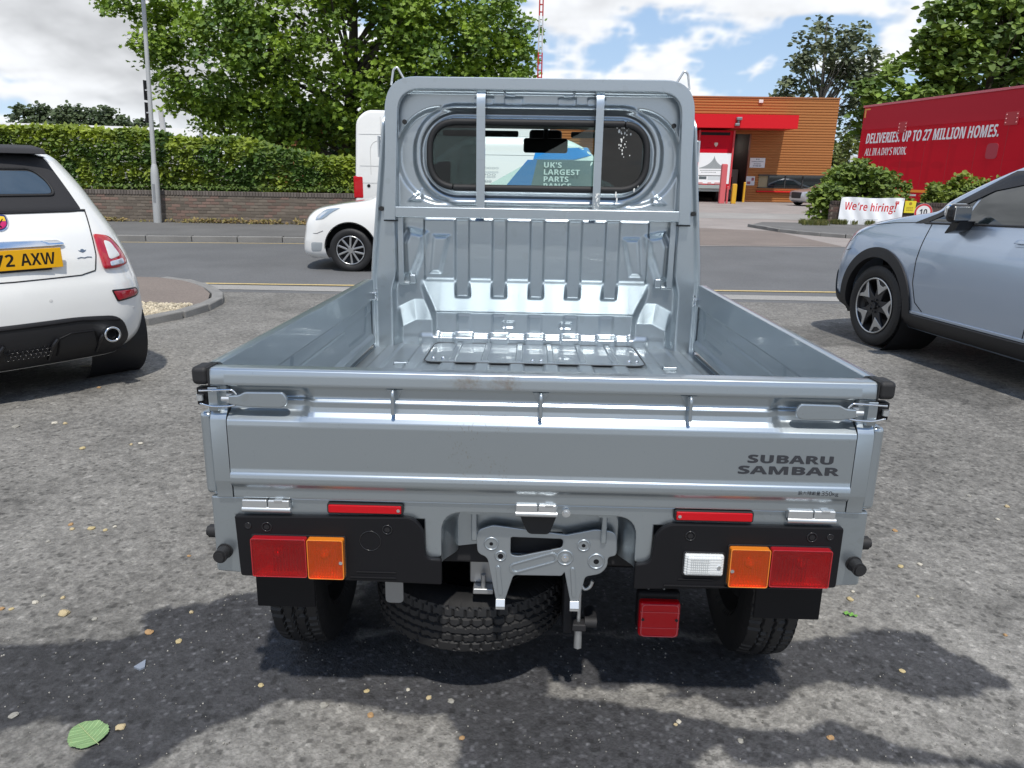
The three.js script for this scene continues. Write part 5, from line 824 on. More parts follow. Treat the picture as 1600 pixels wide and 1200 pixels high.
    for (const z of [-0.58, -2.88]) part(car, 'arch_liner', new THREE.CylinderGeometry(AR + 0.01, AR + 0.01, 0.36, 30, 1, true, -Math.PI / 2, Math.PI).rotateZ(Math.PI / 2).translate(s * 0.6, AY, z), M.clad);
    for (const z of [-0.58, -2.88]) wheel(car, [s * 0.705, 0.3, z], 0.301, 0.2, 0.21, s, 'seven');
  }
  const dif = part(car, 'bumper_diffuser', S.drape(fillet([[-0.57, 0.205], [-0.615, 0.3, 0.05], [-0.56, 0.47, 0.09], [-0.3, 0.5, 0.1], [0.3, 0.5, 0.1], [0.56, 0.47, 0.09], [0.615, 0.3, 0.05], [0.57, 0.205]], true, 6), S.rear, 0.012, 8, 0.03), M.clad);
  part(dif, 'diffuser_fin', [-0.42, -0.14, 0.14, 0.42].map((x) => tube([[x - 0.02, 0.25, S.rearZ(x, 0.25) + 0.02], [x - 0.01, 0.34, S.rearZ(x, 0.34) + 0.025], [x + 0.02, 0.385, S.rearZ(x, 0.385) + 0.02]], 0.012, 12, false, 6)), M.blackGloss);
  part(dif, 'diffuser_lip', [S.line([[-0.54, 0.445], [-0.3, 0.478], [0.3, 0.478], [0.54, 0.445]], S.rear, 0.008, 0.012), S.line([[0.16, 0.27], [0.17, 0.38], [0.24, 0.405], [0.38, 0.40], [0.4, 0.3]], S.rear, 0.007, 0.012), S.line([[-0.16, 0.27], [-0.17, 0.38], [-0.24, 0.405], [-0.38, 0.40], [-0.4, 0.3]], S.rear, 0.007, 0.012)], M.black);
  const mesh = []; for (let i = 0; i < 9; i++) for (let j = 0; j < 5; j++) mesh.push(at(new THREE.TorusGeometry(0.012, 0.0025, 4, 6), -0.11 + i * 0.026 + (j % 2) * 0.013, 0.30 + j * 0.022, S.rearZ(0, 0.34) + 0.014));
  part(dif, 'mesh_grille', mesh, M.blackGloss);
  // chrome bar, plate, badge
  part(car, 'chrome_handle', S.drape(fillet([[-0.29, 0.928, 0.01], [0.29, 0.928, 0.01], [0.305, 0.94, 0.01], [0.27, 0.962, 0.012], [0, 0.97, 0.1], [-0.27, 0.962, 0.012], [-0.305, 0.94, 0.01]], true, 4), S.rear, 0.024, 6, 0.03), M.chrome);
  const plateTex = canvas(1024, 224, (c) => { c.fillStyle = '#e8ac10'; c.fillRect(0, 0, 1024, 224); c.fillStyle = '#141414'; c.font = 'bold 196px sans-serif'; c.textBaseline = 'middle'; const put = (t, x0, x1) => { const w = c.measureText(t).width; c.save(); c.translate(x0, 116); c.scale((x1 - x0) / w, 1); c.fillText(t, 0, 0); c.restore(); }; put('72', 345, 545); put('AXW', 600, 955); });
  const pg = new THREE.PlaneGeometry(0.52, 0.111); pg.translate(0, 0.864, 0);
  const np = part(car, 'number_plate', at(rbox(-0.262, 0.262, 0.807, 0.921, -0.004, 0.004, 0.003), 0, 0, -0.033), std(0.7, 0.36, 0.01, 0.4));
  part(np, 'plate_face', pg.translate(0, 0, -0.0285), new THREE.MeshPhysicalMaterial({ map: plateTex, roughness: 0.35 }));
  part(np, 'plate_holder', at(rbox(-0.2, 0.2, 0.795, 0.807, -0.003, 0.003, 0.002), 0, 0, -0.031), M.black);
  const sh = (k, dy = 0) => fillet([[-0.045 * k, 1.112, 0.01], [0, 1.118, 0.02], [0.045 * k, 1.112, 0.01], [0.048 * k, 1.07, 0.03], [0.03 * k, 1.04 + dy, 0.03], [0, 1.026 + dy, 0.01], [-0.03 * k, 1.04 + dy, 0.03], [-0.048 * k, 1.07, 0.03]], true, 4);
  const bd = part(car, 'badge', S.drape(sh(1.15, -0.006), S.rear, 0.006, 4), M.chrome);
  part(bd, 'badge_border', S.drape(sh(1.0), S.rear, 0.009, 4), std(0.02, 0.03, 0.12, 0.3));
  part(bd, 'badge_field', [S.drape(fillet([[-0.038, 1.102, 0.005], [0, 1.107, 0.02], [0.038, 1.102, 0.005], [0.0385, 1.078], [-0.0385, 1.078]], true, 3), S.rear, 0.011, 4)], std(0.8, 0.5, 0.02, 0.35));
  part(bd, 'badge_field', [S.drape(fillet([[-0.0385, 1.076], [0.0385, 1.076], [0.036, 1.058, 0.02], [0.02, 1.042, 0.02], [0, 1.034, 0.01], [-0.02, 1.042, 0.02], [-0.036, 1.058, 0.02]], true, 3), S.rear, 0.011, 4)], std(0.5, 0.01, 0.12, 0.35));
  part(bd, 'badge_emblem', [S.line([[-0.012, 1.096], [-0.002, 1.085], [0.004, 1.07], [-0.004, 1.055], [0.006, 1.045]], S.rear, 0.0042, 0.012), S.line([[-0.026, 1.09], [-0.012, 1.078], [0.0, 1.072]], S.rear, 0.0026, 0.012), S.line([[0.024, 1.09], [0.012, 1.076], [0.002, 1.068]], S.rear, 0.0026, 0.012)], M.black);
  part(car, 'boot_script', [S.drape(fillet([[0.375, 0.892], [0.385, 0.882], [0.4, 0.876], [0.415, 0.882], [0.425, 0.893], [0.412, 0.889], [0.407, 0.898], [0.393, 0.898], [0.388, 0.889]], true, 2, 0.002), S.rear, 0.002, 3, 0.003), S.line([[0.36, 0.846], [0.38, 0.85], [0.4, 0.846], [0.42, 0.85], [0.445, 0.847]], S.rear, 0.0025, 0.002)], std(0.1, 0.14, 0.2, 0.4));
  part(car, 'floor_pan', box(-0.62, 0.62, 0.22, 0.32, -3.3, -0.2), M.under); part(car, 'inner_tub', box(-0.5, 0.5, 0.32, 0.8, -3.2, -0.25), M.under);
}

// ---- white people carrier passing on the near lane
{
  const S = carShape([
    [0.18, 0.8, 3.3, -0.78, 0.2, 0.14, 0.02, 0.16], [0.26, 0.87, 3.45, -0.87, 0.2, 0.15, 0.02, 0.18], [0.4, 0.905, 3.55, -0.88, 0.2, 0.16, 0.02, 0.2], [0.55, 0.915, 3.58, -0.86, 0.2, 0.17, 0.02, 0.21], [0.7, 0.915, 3.58, -0.83, 0.2, 0.18, 0.02, 0.21], [0.82, 0.905, 3.58, -0.76, 0.2, 0.18, 0.02, 0.21], [0.92, 0.89, 3.56, -0.6, 0.2, 0.17, 0.02, 0.19], [0.99, 0.88, 3.55, -0.24, 0.2, 0.16, 0.02, 0.12], [1.05, 0.875, 3.66, 0.15, 0.12, 0.2, 0.02, 0.1], [1.13, 0.87, 3.68, 0.36, 0.1, 0.14, 0.02, 0.1], [1.3, 0.85, 3.69, 0.62, 0.1, 0.14, 0.02, 0.1], [1.55, 0.81, 3.68, 1.02, 0.1, 0.14, 0.02, 0.1], [1.75, 0.77, 3.58, 1.32, 0.1, 0.14, 0.02, 0.1], [1.9, 0.73, 3.34, 1.55, 0.1, 0.14, 0.02, 0.08], [1.98, 0.6, 3.1, 1.75, 0.1, 0.14, 0.02, 0.05], [2.0, 0.2, 2.8, 2.1, 0.08, 0.08, 0, 0],
  ], { taper: 0.05, nc: 110 });
  const car = thing('delivery_van', 'small white delivery van on the near lane, nose showing left of the cab', 'van', [-2.69, -0.132, -10.32], Math.PI / 2);
  part(car, 'body', S.body([[0, 0.34, 0.385], [2.9, 0.34, 0.385]], 120), M.white);
  for (const s of [-1, 1]) {
    const sd = S.side(s);
    const hl = part(car, 'headlamp', S.drape(fillet([[-0.13, 0.935, 0.02], [-0.3, 0.925, 0.05], [-0.6, 0.84, 0.04], [-0.645, 0.745, 0.03], [-0.55, 0.74, 0.03], [-0.38, 0.775, 0.05], [-0.27, 0.86, 0.03]], true, 5), sd, 0.006, 7), std(0.35, 0.42, 0.48, 0.06, 0.4, { clearcoat: 1 }));
    part(hl, 'lamp_bowl', S.drape(fillet([[-0.32, 0.89, 0.02], [-0.56, 0.82, 0.02], [-0.58, 0.765, 0.02], [-0.42, 0.79, 0.02]], true, 4), sd, 0.01, 5), std(0.7, 0.75, 0.8, 0.1, 0.8));
    part(car, 'fog_recess', S.drape(fillet([[-0.42, 0.43, 0.02], [-0.62, 0.43, 0.03], [-0.6, 0.29, 0.03], [-0.45, 0.3, 0.02]], true, 4), sd, 0.004, 5), std(0.35, 0.38, 0.4, 0.4));
    part(car, 'bumper_seam', S.line([[-0.64, 0.56], [-0.5, 0.56], [-0.4, 0.6]], sd, 0.004), M.seam);
    part(car, 'arch_seam', S.line(arcPts(0, 0.34, 0.392, 0, 180), sd, 0.006), M.seam);
    part(car, 'side_window', S.drape(fillet([[0.42, 1.14, 0.02], [0.66, 1.14, 0.02], [0.66, 1.3, 0.02]], true, 4), sd, 0.004, 5), M.carGlass);
    part(car, 'door_window', S.drape(fillet([[0.7, 1.14, 0.02], [1.5, 1.15, 0.02], [1.5, 1.62, 0.04], [1.15, 1.6, 0.05]], true, 4), sd, 0.004, 7), M.carGlass);
    for (const z of [0, 2.9]) part(car, 'arch_liner', new THREE.CylinderGeometry(0.39, 0.39, 0.36, 30, 1, true, -Math.PI / 2, Math.PI).rotateZ(Math.PI / 2).translate(s * 0.69, 0.34, z), M.clad);
    for (const z of [0, 2.9]) wheel(car, [s * 0.8, 0.321, z], 0.322, 0.215, 0.21, s, 'ten');
  }
  const near = S.side(-1), lx = -(S.sideX(2.8, 1.35) + 0.012);
  part(car, 'livery_blue', S.drape([[1.75, 0.6], [2.55, 0.6], [2.9, 1.66], [2.62, 1.66], [2.4, 1.4]], near, 0.006, 6), std(0.04, 0.17, 0.42, 0.35, 0, { clearcoat: 1 }));
  part(car, 'livery_grey', S.drape([[2.5, 0.6], [3.55, 0.6], [3.58, 1.66], [2.76, 1.66], [2.68, 1.3]], near, 0.009, 6), std(0.12, 0.15, 0.155, 0.35, 0, { clearcoat: 1 }));
  part(car, 'livery_band', S.drape(fillet([[2.7, 1.665], [2.74, 1.8, 0.02], [3.5, 1.85, 0.03], [3.56, 1.74, 0.03], [3.3, 1.67, 0.03]], true), near, 0.01, 6), std(0.02, 0.25, 0.65, 0.2, 0.1, { clearcoat: 1 }));
  part(car, 'lettering', ["UK'S", 'LARGEST', 'PARTS', 'RANGE'].map((t, i) => { const g = fitText(t, [0.255, 0.52, 0.36, 0.4][i], 0.075, 0.002, 'bold'); g.rotateY(-Math.PI / 2); return g.translate(lx, 1.555 - i * 0.098, 2.86); }), std(0.8, 0.8, 0.8, 0.5));
  part(car, 'partner_marks', [[2.0, 1.52], [1.96, 1.43], [1.9, 1.34], [1.86, 1.25], [1.8, 1.16]].map(([z, y], i) => { const g = fitText(['oooo', 'ooo', 'o -oo', 'o--oo', 'oooo'][i], 0.2, 0.03, 0.002, 'regular'); g.rotateY(-Math.PI / 2); return g.translate(lx, y, z); }), std(0.3, 0.33, 0.36, 0.6));
  part(car, 'panel_seam', [S.line([[1.62, 1.9], [1.62, 0.4]], near, 0.005), S.line([[1.62, 1.72], [3.4, 1.72]], near, 0.004)], std(0.4, 0.42, 0.42, 0.6));
  part(car, 'windscreen', S.drape(fillet([[-0.7, 1.17, 0.05], [0.7, 1.17, 0.05], [0.6, 1.7, 0.06], [-0.6, 1.7, 0.06]], true, 5), S.front, 0.004, 9), M.carGlass);
  part(car, 'floor_pan', box(-0.8, 0.8, 0.2, 0.34, -0.5, 3.3), M.under); part(car, 'engine_bay', box(-0.52, 0.52, 0.34, 0.85, -0.45, 3.3), M.under);
}

// ---- silver saloon far off by the depot
{
  const S = carShape([[0.2, 0.8, 3.4, -0.7, 0.25, 0.3, 0.03, 0.1], [0.35, 0.9, 3.6, -0.86, 0.25, 0.36, 0.03, 0.14], [0.6, 0.91, 3.65, -0.88, 0.25, 0.38, 0.03, 0.14], [0.75, 0.9, 3.62, -0.8, 0.25, 0.36, 0.03, 0.14], [0.85, 0.88, 3.5, -0.3, 0.25, 0.3, 0.03, 0.1], [0.95, 0.85, 3.2, 0.5, 0.25, 0.15, 0.03, 0.08], [1.1, 0.78, 2.8, 0.85, 0.2, 0.14, 0.03, 0.08], [1.3, 0.66, 2.4, 1.3, 0.2, 0.14, 0.03, 0.05], [1.4, 0.5, 2.1, 1.6, 0.14, 0.14, 0.03, 0.03], [1.42, 0.15, 1.95, 1.75, 0.05, 0.05, 0, 0]], { taper: 0.06 });
  const car = thing('saloon_car', 'silver saloon parked in the depot yard beside the bush', 'car', [15.1, -0.126, -39.2], Math.PI / 2 + 0.35);
  part(car, 'body', S.body([[0, 0.32, 0.36], [2.8, 0.32, 0.36]], 70), std(0.55, 0.57, 0.6, 0.3, 0.7, { clearcoat: 1 }));
  for (const s of [-1, 1]) {
    part(car, 'headlamp', S.drape(fillet([[-0.3, 0.76], [-0.62, 0.72], [-0.66, 0.62], [-0.45, 0.64]], true, 3, 0.03), S.side(s), 0.008, 5), std(0.5, 0.55, 0.6, 0.1, 0.4));
    part(car, 'side_window', S.drape(fillet([[0.75, 0.98], [2.7, 0.98], [2.3, 1.26], [1.35, 1.26]], true, 3, 0.03), S.side(s), 0.008, 5), M.carGlass);
    for (const z of [0, 2.8]) wheel(car, [s * 0.8, 0.315, z], 0.317, 0.22, 0.22, s, 'seven');
  }
  part(car, 'windscreen', S.drape(fillet([[-0.65, 0.99], [0.65, 0.99], [0.55, 1.32], [-0.55, 1.32]], true, 3, 0.04), S.front, 0.008, 6), M.carGlass);
  part(car, 'grille', S.drape(fillet([[-0.35, 0.4], [0.35, 0.4], [0.4, 0.72], [-0.4, 0.72]], true, 3, 0.05), S.front, 0.01, 5), M.clad);
  part(car, 'floor_pan', box(-0.75, 0.75, 0.2, 0.32, -0.5, 3.3), M.under);
}

// ---- big white van with blue and grey livery on the far lane
{
  const van = thing('panel_van', 'tall white panel van with red tail lamp on the far lane', 'van', [0, -0.13, -13.3]);
  const side = fillet([[-3.26, 0.35, 0.04], [-3.27, 1.0, 0.05], [-3.2, 2.36, 0.2], [-3.0, 2.52, 0.1], [0.0, 2.5, 0.3], [0.35, 2.2, 0.1], [0.8, 1.55, 0.08], [1.5, 1.3, 0.15], [1.72, 1.05, 0.1], [1.78, 0.45, 0.06], [1.6, 0.33, 0.04]], true, 6);
  const g = new THREE.ExtrudeGeometry(new THREE.Shape(side.map((p) => new THREE.Vector2(...p))), { depth: 1.86, bevelEnabled: true, bevelThickness: 0.07, bevelSize: 0.05, bevelOffset: -0.05, bevelSegments: 4 }).translate(0, 0, -0.93);
  const body = part(van, 'body', toCreasedNormals(g, 30 * R), M.white);
  const F = 1.0 + 0.004;
  const pan = (poly, d = 0) => plate(poly, F - 0.004 + d, F + d, [], 0.001);
  part(body, 'panel_line', [box(-3.15, 0.1, 2.1, 2.106, F - 0.005, F + 0.001), box(-3.15, -0.1, 1.55, 1.556, F - 0.005, F + 0.001), box(-3.15, -0.3, 1.25, 1.254, F - 0.005, F + 0.001), box(-2.75, -2.745, 0.5, 2.4, F - 0.005, F + 0.001), box(-1.9, -1.895, 0.5, 2.4, F - 0.005, F + 0.001)], std(0.4, 0.41, 0.4, 0.6));
  part(body, 'side_panel', tube(fillet([[-2.95, 1.4], [-2.95, 2.0, 0.2], [-2.0, 2.0, 0.15], [-2.0, 1.4]], false, 5).map(([x, y]) => [x, y, F - 0.003]), 0.006, 60, false, 5, 0.2), std(0.6, 0.6, 0.58, 0.5));
  const tl = part(van, 'tail_lamp', rbox(-3.285, -3.1, 0.97, 1.37, 0.88, 1.008, 0.03, 3), M.redLens); void tl;
  part(van, 'fuel_cap', at(cylZ(0.03, 0.02), -3.0, 1.2, 1.0), M.black);
  for (const x of [-2.4, 1.05]) for (const z of [-0.85, 0.85]) { const w = wheel(van, [x, 0.34, z], 0.345, 0.22, 0.21, 1, 'seven'); w.rotation.set(0, z > 0 ? -Math.PI / 2 : Math.PI / 2, 0); }
}

// ---------------------------------------------------------------- walls, posts, depot, lorry
M.mortar = std(0.16, 0.13, 0.105, 0.95);
function brickWall(name, label, x0, x1, y0, courses, zf, depth, cols, cat = 'wall', turn = 0, org = [0, 0, 0]) {
  const w = thing(name, label, cat, org, turn), H = courses * 0.075;
  part(w, 'mortar_core', box(x0, x1, y0, y0 + H, zf - depth, zf - 0.008), M.mortar);
  const bg = new RoundedBoxGeometry(0.214, 0.064, 0.1, 1, 0.006), n = Math.floor((x1 - x0) / 0.225), im = new THREE.InstancedMesh(bg, new THREE.MeshStandardMaterial({ roughness: 0.93 }), n * courses), m = new THREE.Matrix4(), c = new THREE.Color(); let k = 0;
  for (let j = 0; j < courses; j++) for (let i = 0; i < n; i++) { m.makeTranslation(x0 + (i + 0.5 + (j % 2 ? 0.25 : -0.25)) * 0.225, y0 + (j + 0.5) * 0.075, zf - 0.05 + rr(-0.002, 0.003)); im.setMatrixAt(k, m); const v = rr(0.75, 1.2), p = rnd(); im.setColorAt(k++, c.setRGB(cols[0] * v * (p > 0.8 ? 1.25 : 1), cols[1] * v, cols[2] * v)); }
  im.name = 'brick_courses'; im.userData.kind = 'stuff'; im.castShadow = im.receiveShadow = true; w.add(im);
  const cg = new RoundedBoxGeometry(0.066, 0.106, depth + 0.03, 1, 0.006), nc = Math.floor((x1 - x0) / 0.075), ic = new THREE.InstancedMesh(cg, im.material, nc);
  for (let i = 0; i < nc; i++) { m.makeTranslation(x0 + (i + 0.5) * 0.075, y0 + H + 0.053, zf - depth / 2 + 0.005); ic.setMatrixAt(i, m); const v = rr(0.7, 1.15); ic.setColorAt(i, c.setRGB(cols[0] * v * 0.9, cols[1] * v * 0.92, cols[2] * v)); }
  ic.name = 'coping_bricks'; ic.userData.kind = 'stuff'; ic.castShadow = ic.receiveShadow = true; w.add(ic); return w;
}
reseed(600);
brickWall('brick_wall', 'low brown brick wall running below the hedge', -18, 1.5, -0.012, 9, -17.3, 0.24, [0.155, 0.13, 0.105]);
brickWall('brick_wall', 'dark brick boundary wall behind the white hiring banner', -0.3, 18, 0, 9, 0, 0.24, [0.075, 0.055, 0.045], 'wall', -0.13, [9.7, -0.12, -21.9]);
{ // lamp post, leaning a little
  const o = thing('lamp_post', 'grey tapered street lamp post leaning beside the brick wall', 'lamp post', [-9.43, -0.012, -17.02]); o.rotation.z = -3.2 * R;
  const gal = std(0.46, 0.47, 0.47, 0.6, 0.2);
  part(o, 'base_section', new THREE.LatheGeometry([[0.001, 0], [0.098, 0], [0.095, 1.15], [0.085, 1.3], [0.056, 1.42], [0.054, 1.43]].map((p) => new THREE.Vector2(...p)), 24), gal);
  part(o, 'shaft', at(cyl(0.042, 0.055, 5.2, 20), 0, 4.0, 0), gal);
  part(o, 'lantern_arm', rod([[0, 6.55, 0], [0, 6.9, 0.1], [0, 7.0, 0.9]], 0.03, 0.2), gal);
  part(o, 'lantern', rbox(-0.12, 0.12, 6.92, 7.05, 0.8, 1.4, 0.05), gal);
  part(o, 'door', box(-0.03, 0.03, 0.5, 0.95, 0.09, 0.1), std(0.28, 0.29, 0.3, 0.5, 0.4));
  for (const [y0, y1] of [[2.38, 2.85], [2.9, 3.35]]) { const p = part(o, 'sign_plate', at(rbox(-0.13, 0.13, y0, y1, -0.004, 0.004, 0.003), -0.08, 0, -0.07, 0, 1.35), std(0.05, 0.05, 0.055, 0.5, 0.3)); part(p, 'sign_clip', box(-0.08, 0.0, (y0 + y1) / 2 - 0.015, (y0 + y1) / 2 + 0.015, -0.06, 0.05), gal); }
}
{ // red and white mast
  const o = thing('radio_mast', 'slim red and white striped mast rising behind the cab roof', 'mast', [0.16, -0.012, -19.9]);
  const r = std(0.5, 0.03, 0.03, 0.6), w = std(0.6, 0.6, 0.6, 0.6);
  for (let i = 0; i < 9; i++) { const k = 0.085 - i * 0.004; part(o, 'mast_section', [0, 1, 2].map((q) => at(cyl(0.018, 0.018, 0.9, 8), k * Math.cos(q * 2.094), 0.45 + i * 0.9, k * Math.sin(q * 2.094))).concat([...Array(5)].map((_, j) => at(new THREE.TorusGeometry(k, 0.012, 5, 3), 0, 0.1 + j * 0.18 + i * 0.9, 0, Math.PI / 2))), i % 2 ? w : r); }
}
// ---- depot
const grimeTex = canvas(1024, 1024, (c, W, H) => { c.fillStyle = '#fff'; c.fillRect(0, 0, W, H); reseed(88); for (let i = 0; i < 700; i++) { const v = rr(150, 225) | 0, x = rr(0, W), y = rr(0, H); c.fillStyle = `rgba(${v},${v - 6},${v - 14},${rr(0.03, 0.16)})`; c.fillRect(x, y, rr(1, 5), rr(10, 160)); } for (let i = 0; i < 500; i++) { const v = rr(140, 210) | 0; c.fillStyle = `rgba(${v},${v},${v},${rr(0.05, 0.2)})`; c.beginPath(); c.ellipse(rr(0, W), rr(0, H), rr(1, 22), rr(1, 10), 0, 0, 7); c.fill(); } });
grimeTex.repeat.set(1 / 4, 1 / 4);
M.claddingOrange = std(0.4, 0.165, 0.056, 0.6, 0, { specularIntensity: 0.4, map: grimeTex });
M.depotRed = std(0.62, 0.012, 0.02, 0.45, 0, { specularIntensity: 0.4 });
M.mail = std(0.54, 0.002, 0.016, 0.5, 0, { specularIntensity: 0.3, map: grimeTex });
{
  const ZF = -44, o = thing('depot_building', 'orange clad depot with red canopy and open loading door', 'building', [0, -0.13, ZF]);
  const clad = (x0, x1, y0, y1) => { const n = Math.round((y1 - y0) / 0.15), st = (y1 - y0) / n, P = []; for (let i = 0; i < n; i++) { const y = y0 + i * st; P.push([0.0, y], [0.0, y + st * 0.22], [0.035, y + st * 0.36], [0.035, y + st * 0.86]); } P.push([0, y1], [-0.1, y1], [-0.1, y0]); return prism(P, 'x', x0, x1, 20); };
  const wall = part(o, 'front_wall', clad(1.5, 17.95, 3.9, 5.9), M.claddingOrange, 'orange horizontal profiled cladding');
  for (const a of [[1.5, 9.6, 0, 3.9], [13.05, 17.95, 1.56, 3.9], [13.05, 17.95, 0, 0.84], [13.05, 13.72, 0.84, 1.56], [17.78, 17.95, 0.84, 1.56]]) part(o, 'wall_panel', clad(...a), M.claddingOrange);
  part(o, 'side_wall', box(17.85, 17.95, 0, 5.9, -18, -0.11), M.claddingOrange);
  part(o, 'side_wall', box(1.5, 1.6, 0, 5.9, -18, -0.11), M.claddingOrange);
  part(o, 'rear_wall', box(1.5, 17.95, 0, 5.9, -18.1, -18), M.trim);
  part(o, 'roof', box(1.5, 17.95, 5.85, 5.93, -18, -0.11), std(0.2, 0.2, 0.2, 0.8));
  part(o, 'roof_trim', box(1.45, 18.0, 5.9, 5.97, -0.1, 0.07), std(0.35, 0.16, 0.07, 0.5));
  part(o, 'inner_partition', box(13.1, 13.2, 0, 5.8, -17, -0.12), std(0.03, 0.03, 0.032, 0.8));
  part(o, 'inner_floor', box(1.6, 17.8, -0.02, 0.01, -17.9, -0.12), std(0.1, 0.1, 0.1, 0.8));
  const can = part(o, 'canopy', prism([[-0.02, 4.12], [2.2, 4.1], [2.2, 4.82], [-0.02, 4.82]], 'x', 3.0, 14.95), M.depotRed);
  part(can, 'floodlight', [rbox(11.45, 11.75, 4.5, 4.66, 2.22, 2.45, 0.03), box(11.55, 11.65, 4.3, 4.55, 2.2, 2.26)], std(0.25, 0.26, 0.27, 0.4, 0.5));
  part(can, 'floodlight', [rbox(11.4, 11.65, 4.2, 4.34, 2.22, 2.4, 0.03)], std(0.25, 0.26, 0.27, 0.4, 0.5));
  part(o, 'alarm_box', rbox(13.25, 13.5, 5.62, 5.8, 0.035, 0.12, 0.02), std(0.7, 0.7, 0.68, 0.5));
  const sg = part(o, 'wall_sign', box(13.1, 14.0, 2.0, 2.56, 0.036, 0.06), std(0.72, 0.74, 0.75, 0.6));
  part(sg, 'sign_text', [['o o', 0.2, 2.45], ['Loading Service', 0.7, 2.33], ['Reception', 0.42, 2.2], ['OF THIS BAY', 0.5, 2.07]].map(([t, w, y]) => fitText(t, w, 0.07, 0.004).translate(13.55 - w / 2, y, 0.06)), std(0.05, 0.06, 0.1, 0.6));
  const nt = part(o, 'notice_board', box(12.98, 13.5, 0.98, 1.5, 0.036, 0.06), std(0.6, 0.62, 0.64, 0.6));
  part(nt, 'notice_print', [box(13.05, 13.25, 1.05, 1.2, 0.06, 0.064), box(13.3, 13.45, 1.25, 1.42, 0.06, 0.064)], std(0.3, 0.1, 0.12, 0.6));
  part(o, 'door_frame', [box(12.98, 13.05, 0, 3.9, -0.11, 0.05)], std(0.25, 0.1, 0.05, 0.6));
  part(o, 'window_band', [box(13.7, 17.8, 1.545, 1.62, -0.08, 0.14), box(13.7, 17.8, 0.84, 0.87, -0.08, 0.06)], std(0.05, 0.045, 0.04, 0.5));
  part(o, 'window_back', box(13.72, 17.78, 0.84, 1.56, -0.6, -0.5), std(0.06, 0.05, 0.04, 0.8));
  [[13.75, 14.3], [14.35, 15.3], [15.38, 16.35], [16.42, 17.75]].forEach(([a, b], i) => { const p = part(o, 'window_pane', box(a, b, 0.87, 1.545, -0.03, -0.02), i ? M.carGlass : std(0.32, 0.26, 0.15, 0.4)); part(p, 'mullion', box(b, b + 0.06, 0.87, 1.545, -0.05, 0.02), std(0.04, 0.04, 0.04, 0.5)); });
  part(o, 'window_ledge', box(13.65, 17.85, 0.6, 0.68, 0.036, 0.2), M.depotRed);
  const lp = part(o, 'strip_light', box(11.95, 12.6, 3.5, 3.56, -3.2, -3.1), new THREE.MeshStandardMaterial({ color: lin(0.9, 0.9, 0.85), emissive: lin(1, 0.95, 0.8), emissiveIntensity: 2 }));
  const pl = new THREE.PointLight(lin(1, 0.95, 0.82), 1.2, 0, 2); pl.position.set(12.3, 3.35, -3.0); pl.castShadow = true; pl.shadow.radius = 5; lp.add(pl);
  const mc = part(o, 'sorting_machine', [rbox(11.9, 13.05, 0.6, 1.9, -3, -2, 0.05), rbox(12.0, 12.9, 0.05, 0.6, -2.9, -2.1, 0.05)], std(0.42, 0.42, 0.4, 0.6));
  part(mc, 'machine_opening', [box(12.0, 12.25, 0.8, 1.4, -2.005, -1.98), box(12.4, 12.7, 0.8, 1.45, -2.005, -1.98)], M.black);
}
function bollard(label, x, z, h, r, mat, round = false) { const o = thing('bollard', label, 'bollard', [x, -0.126, z], 0, 'bollards at the loading door'); part(o, 'post', round ? at(cyl(r, r, h, 16), 0, h / 2, 0) : rbox(-r, r, 0, h, -r, r, 0.02), mat); part(o, 'cap', round ? at(new THREE.SphereGeometry(r, 14, 8, 0, 7, 0, 1.57), 0, h, 0) : rbox(-r * 0.8, r * 0.8, h - 0.005, h + 0.03, -r * 0.8, r * 0.8, 0.015), mat); return o; }
M.bollardYellow = std(0.65, 0.36, 0.02, 0.5); M.bollardPink = std(0.6, 0.12, 0.13, 0.5);
bollard('square yellow bollard in front of the open depot door', 11.42, -40.6, 1.05, 0.12, M.bollardYellow);
bollard('thin yellow post at the right edge of the depot door', 12.72, -43.2, 1.1, 0.07, M.bollardYellow, true);
bollard('thick pink red post beside the docked red lorry', 10.76, -40.6, 2.1, 0.15, M.bollardPink);
bollard('slim pink post between the red post and yellow bollard', 11.06, -40.6, 0.9, 0.06, M.bollardPink, true);
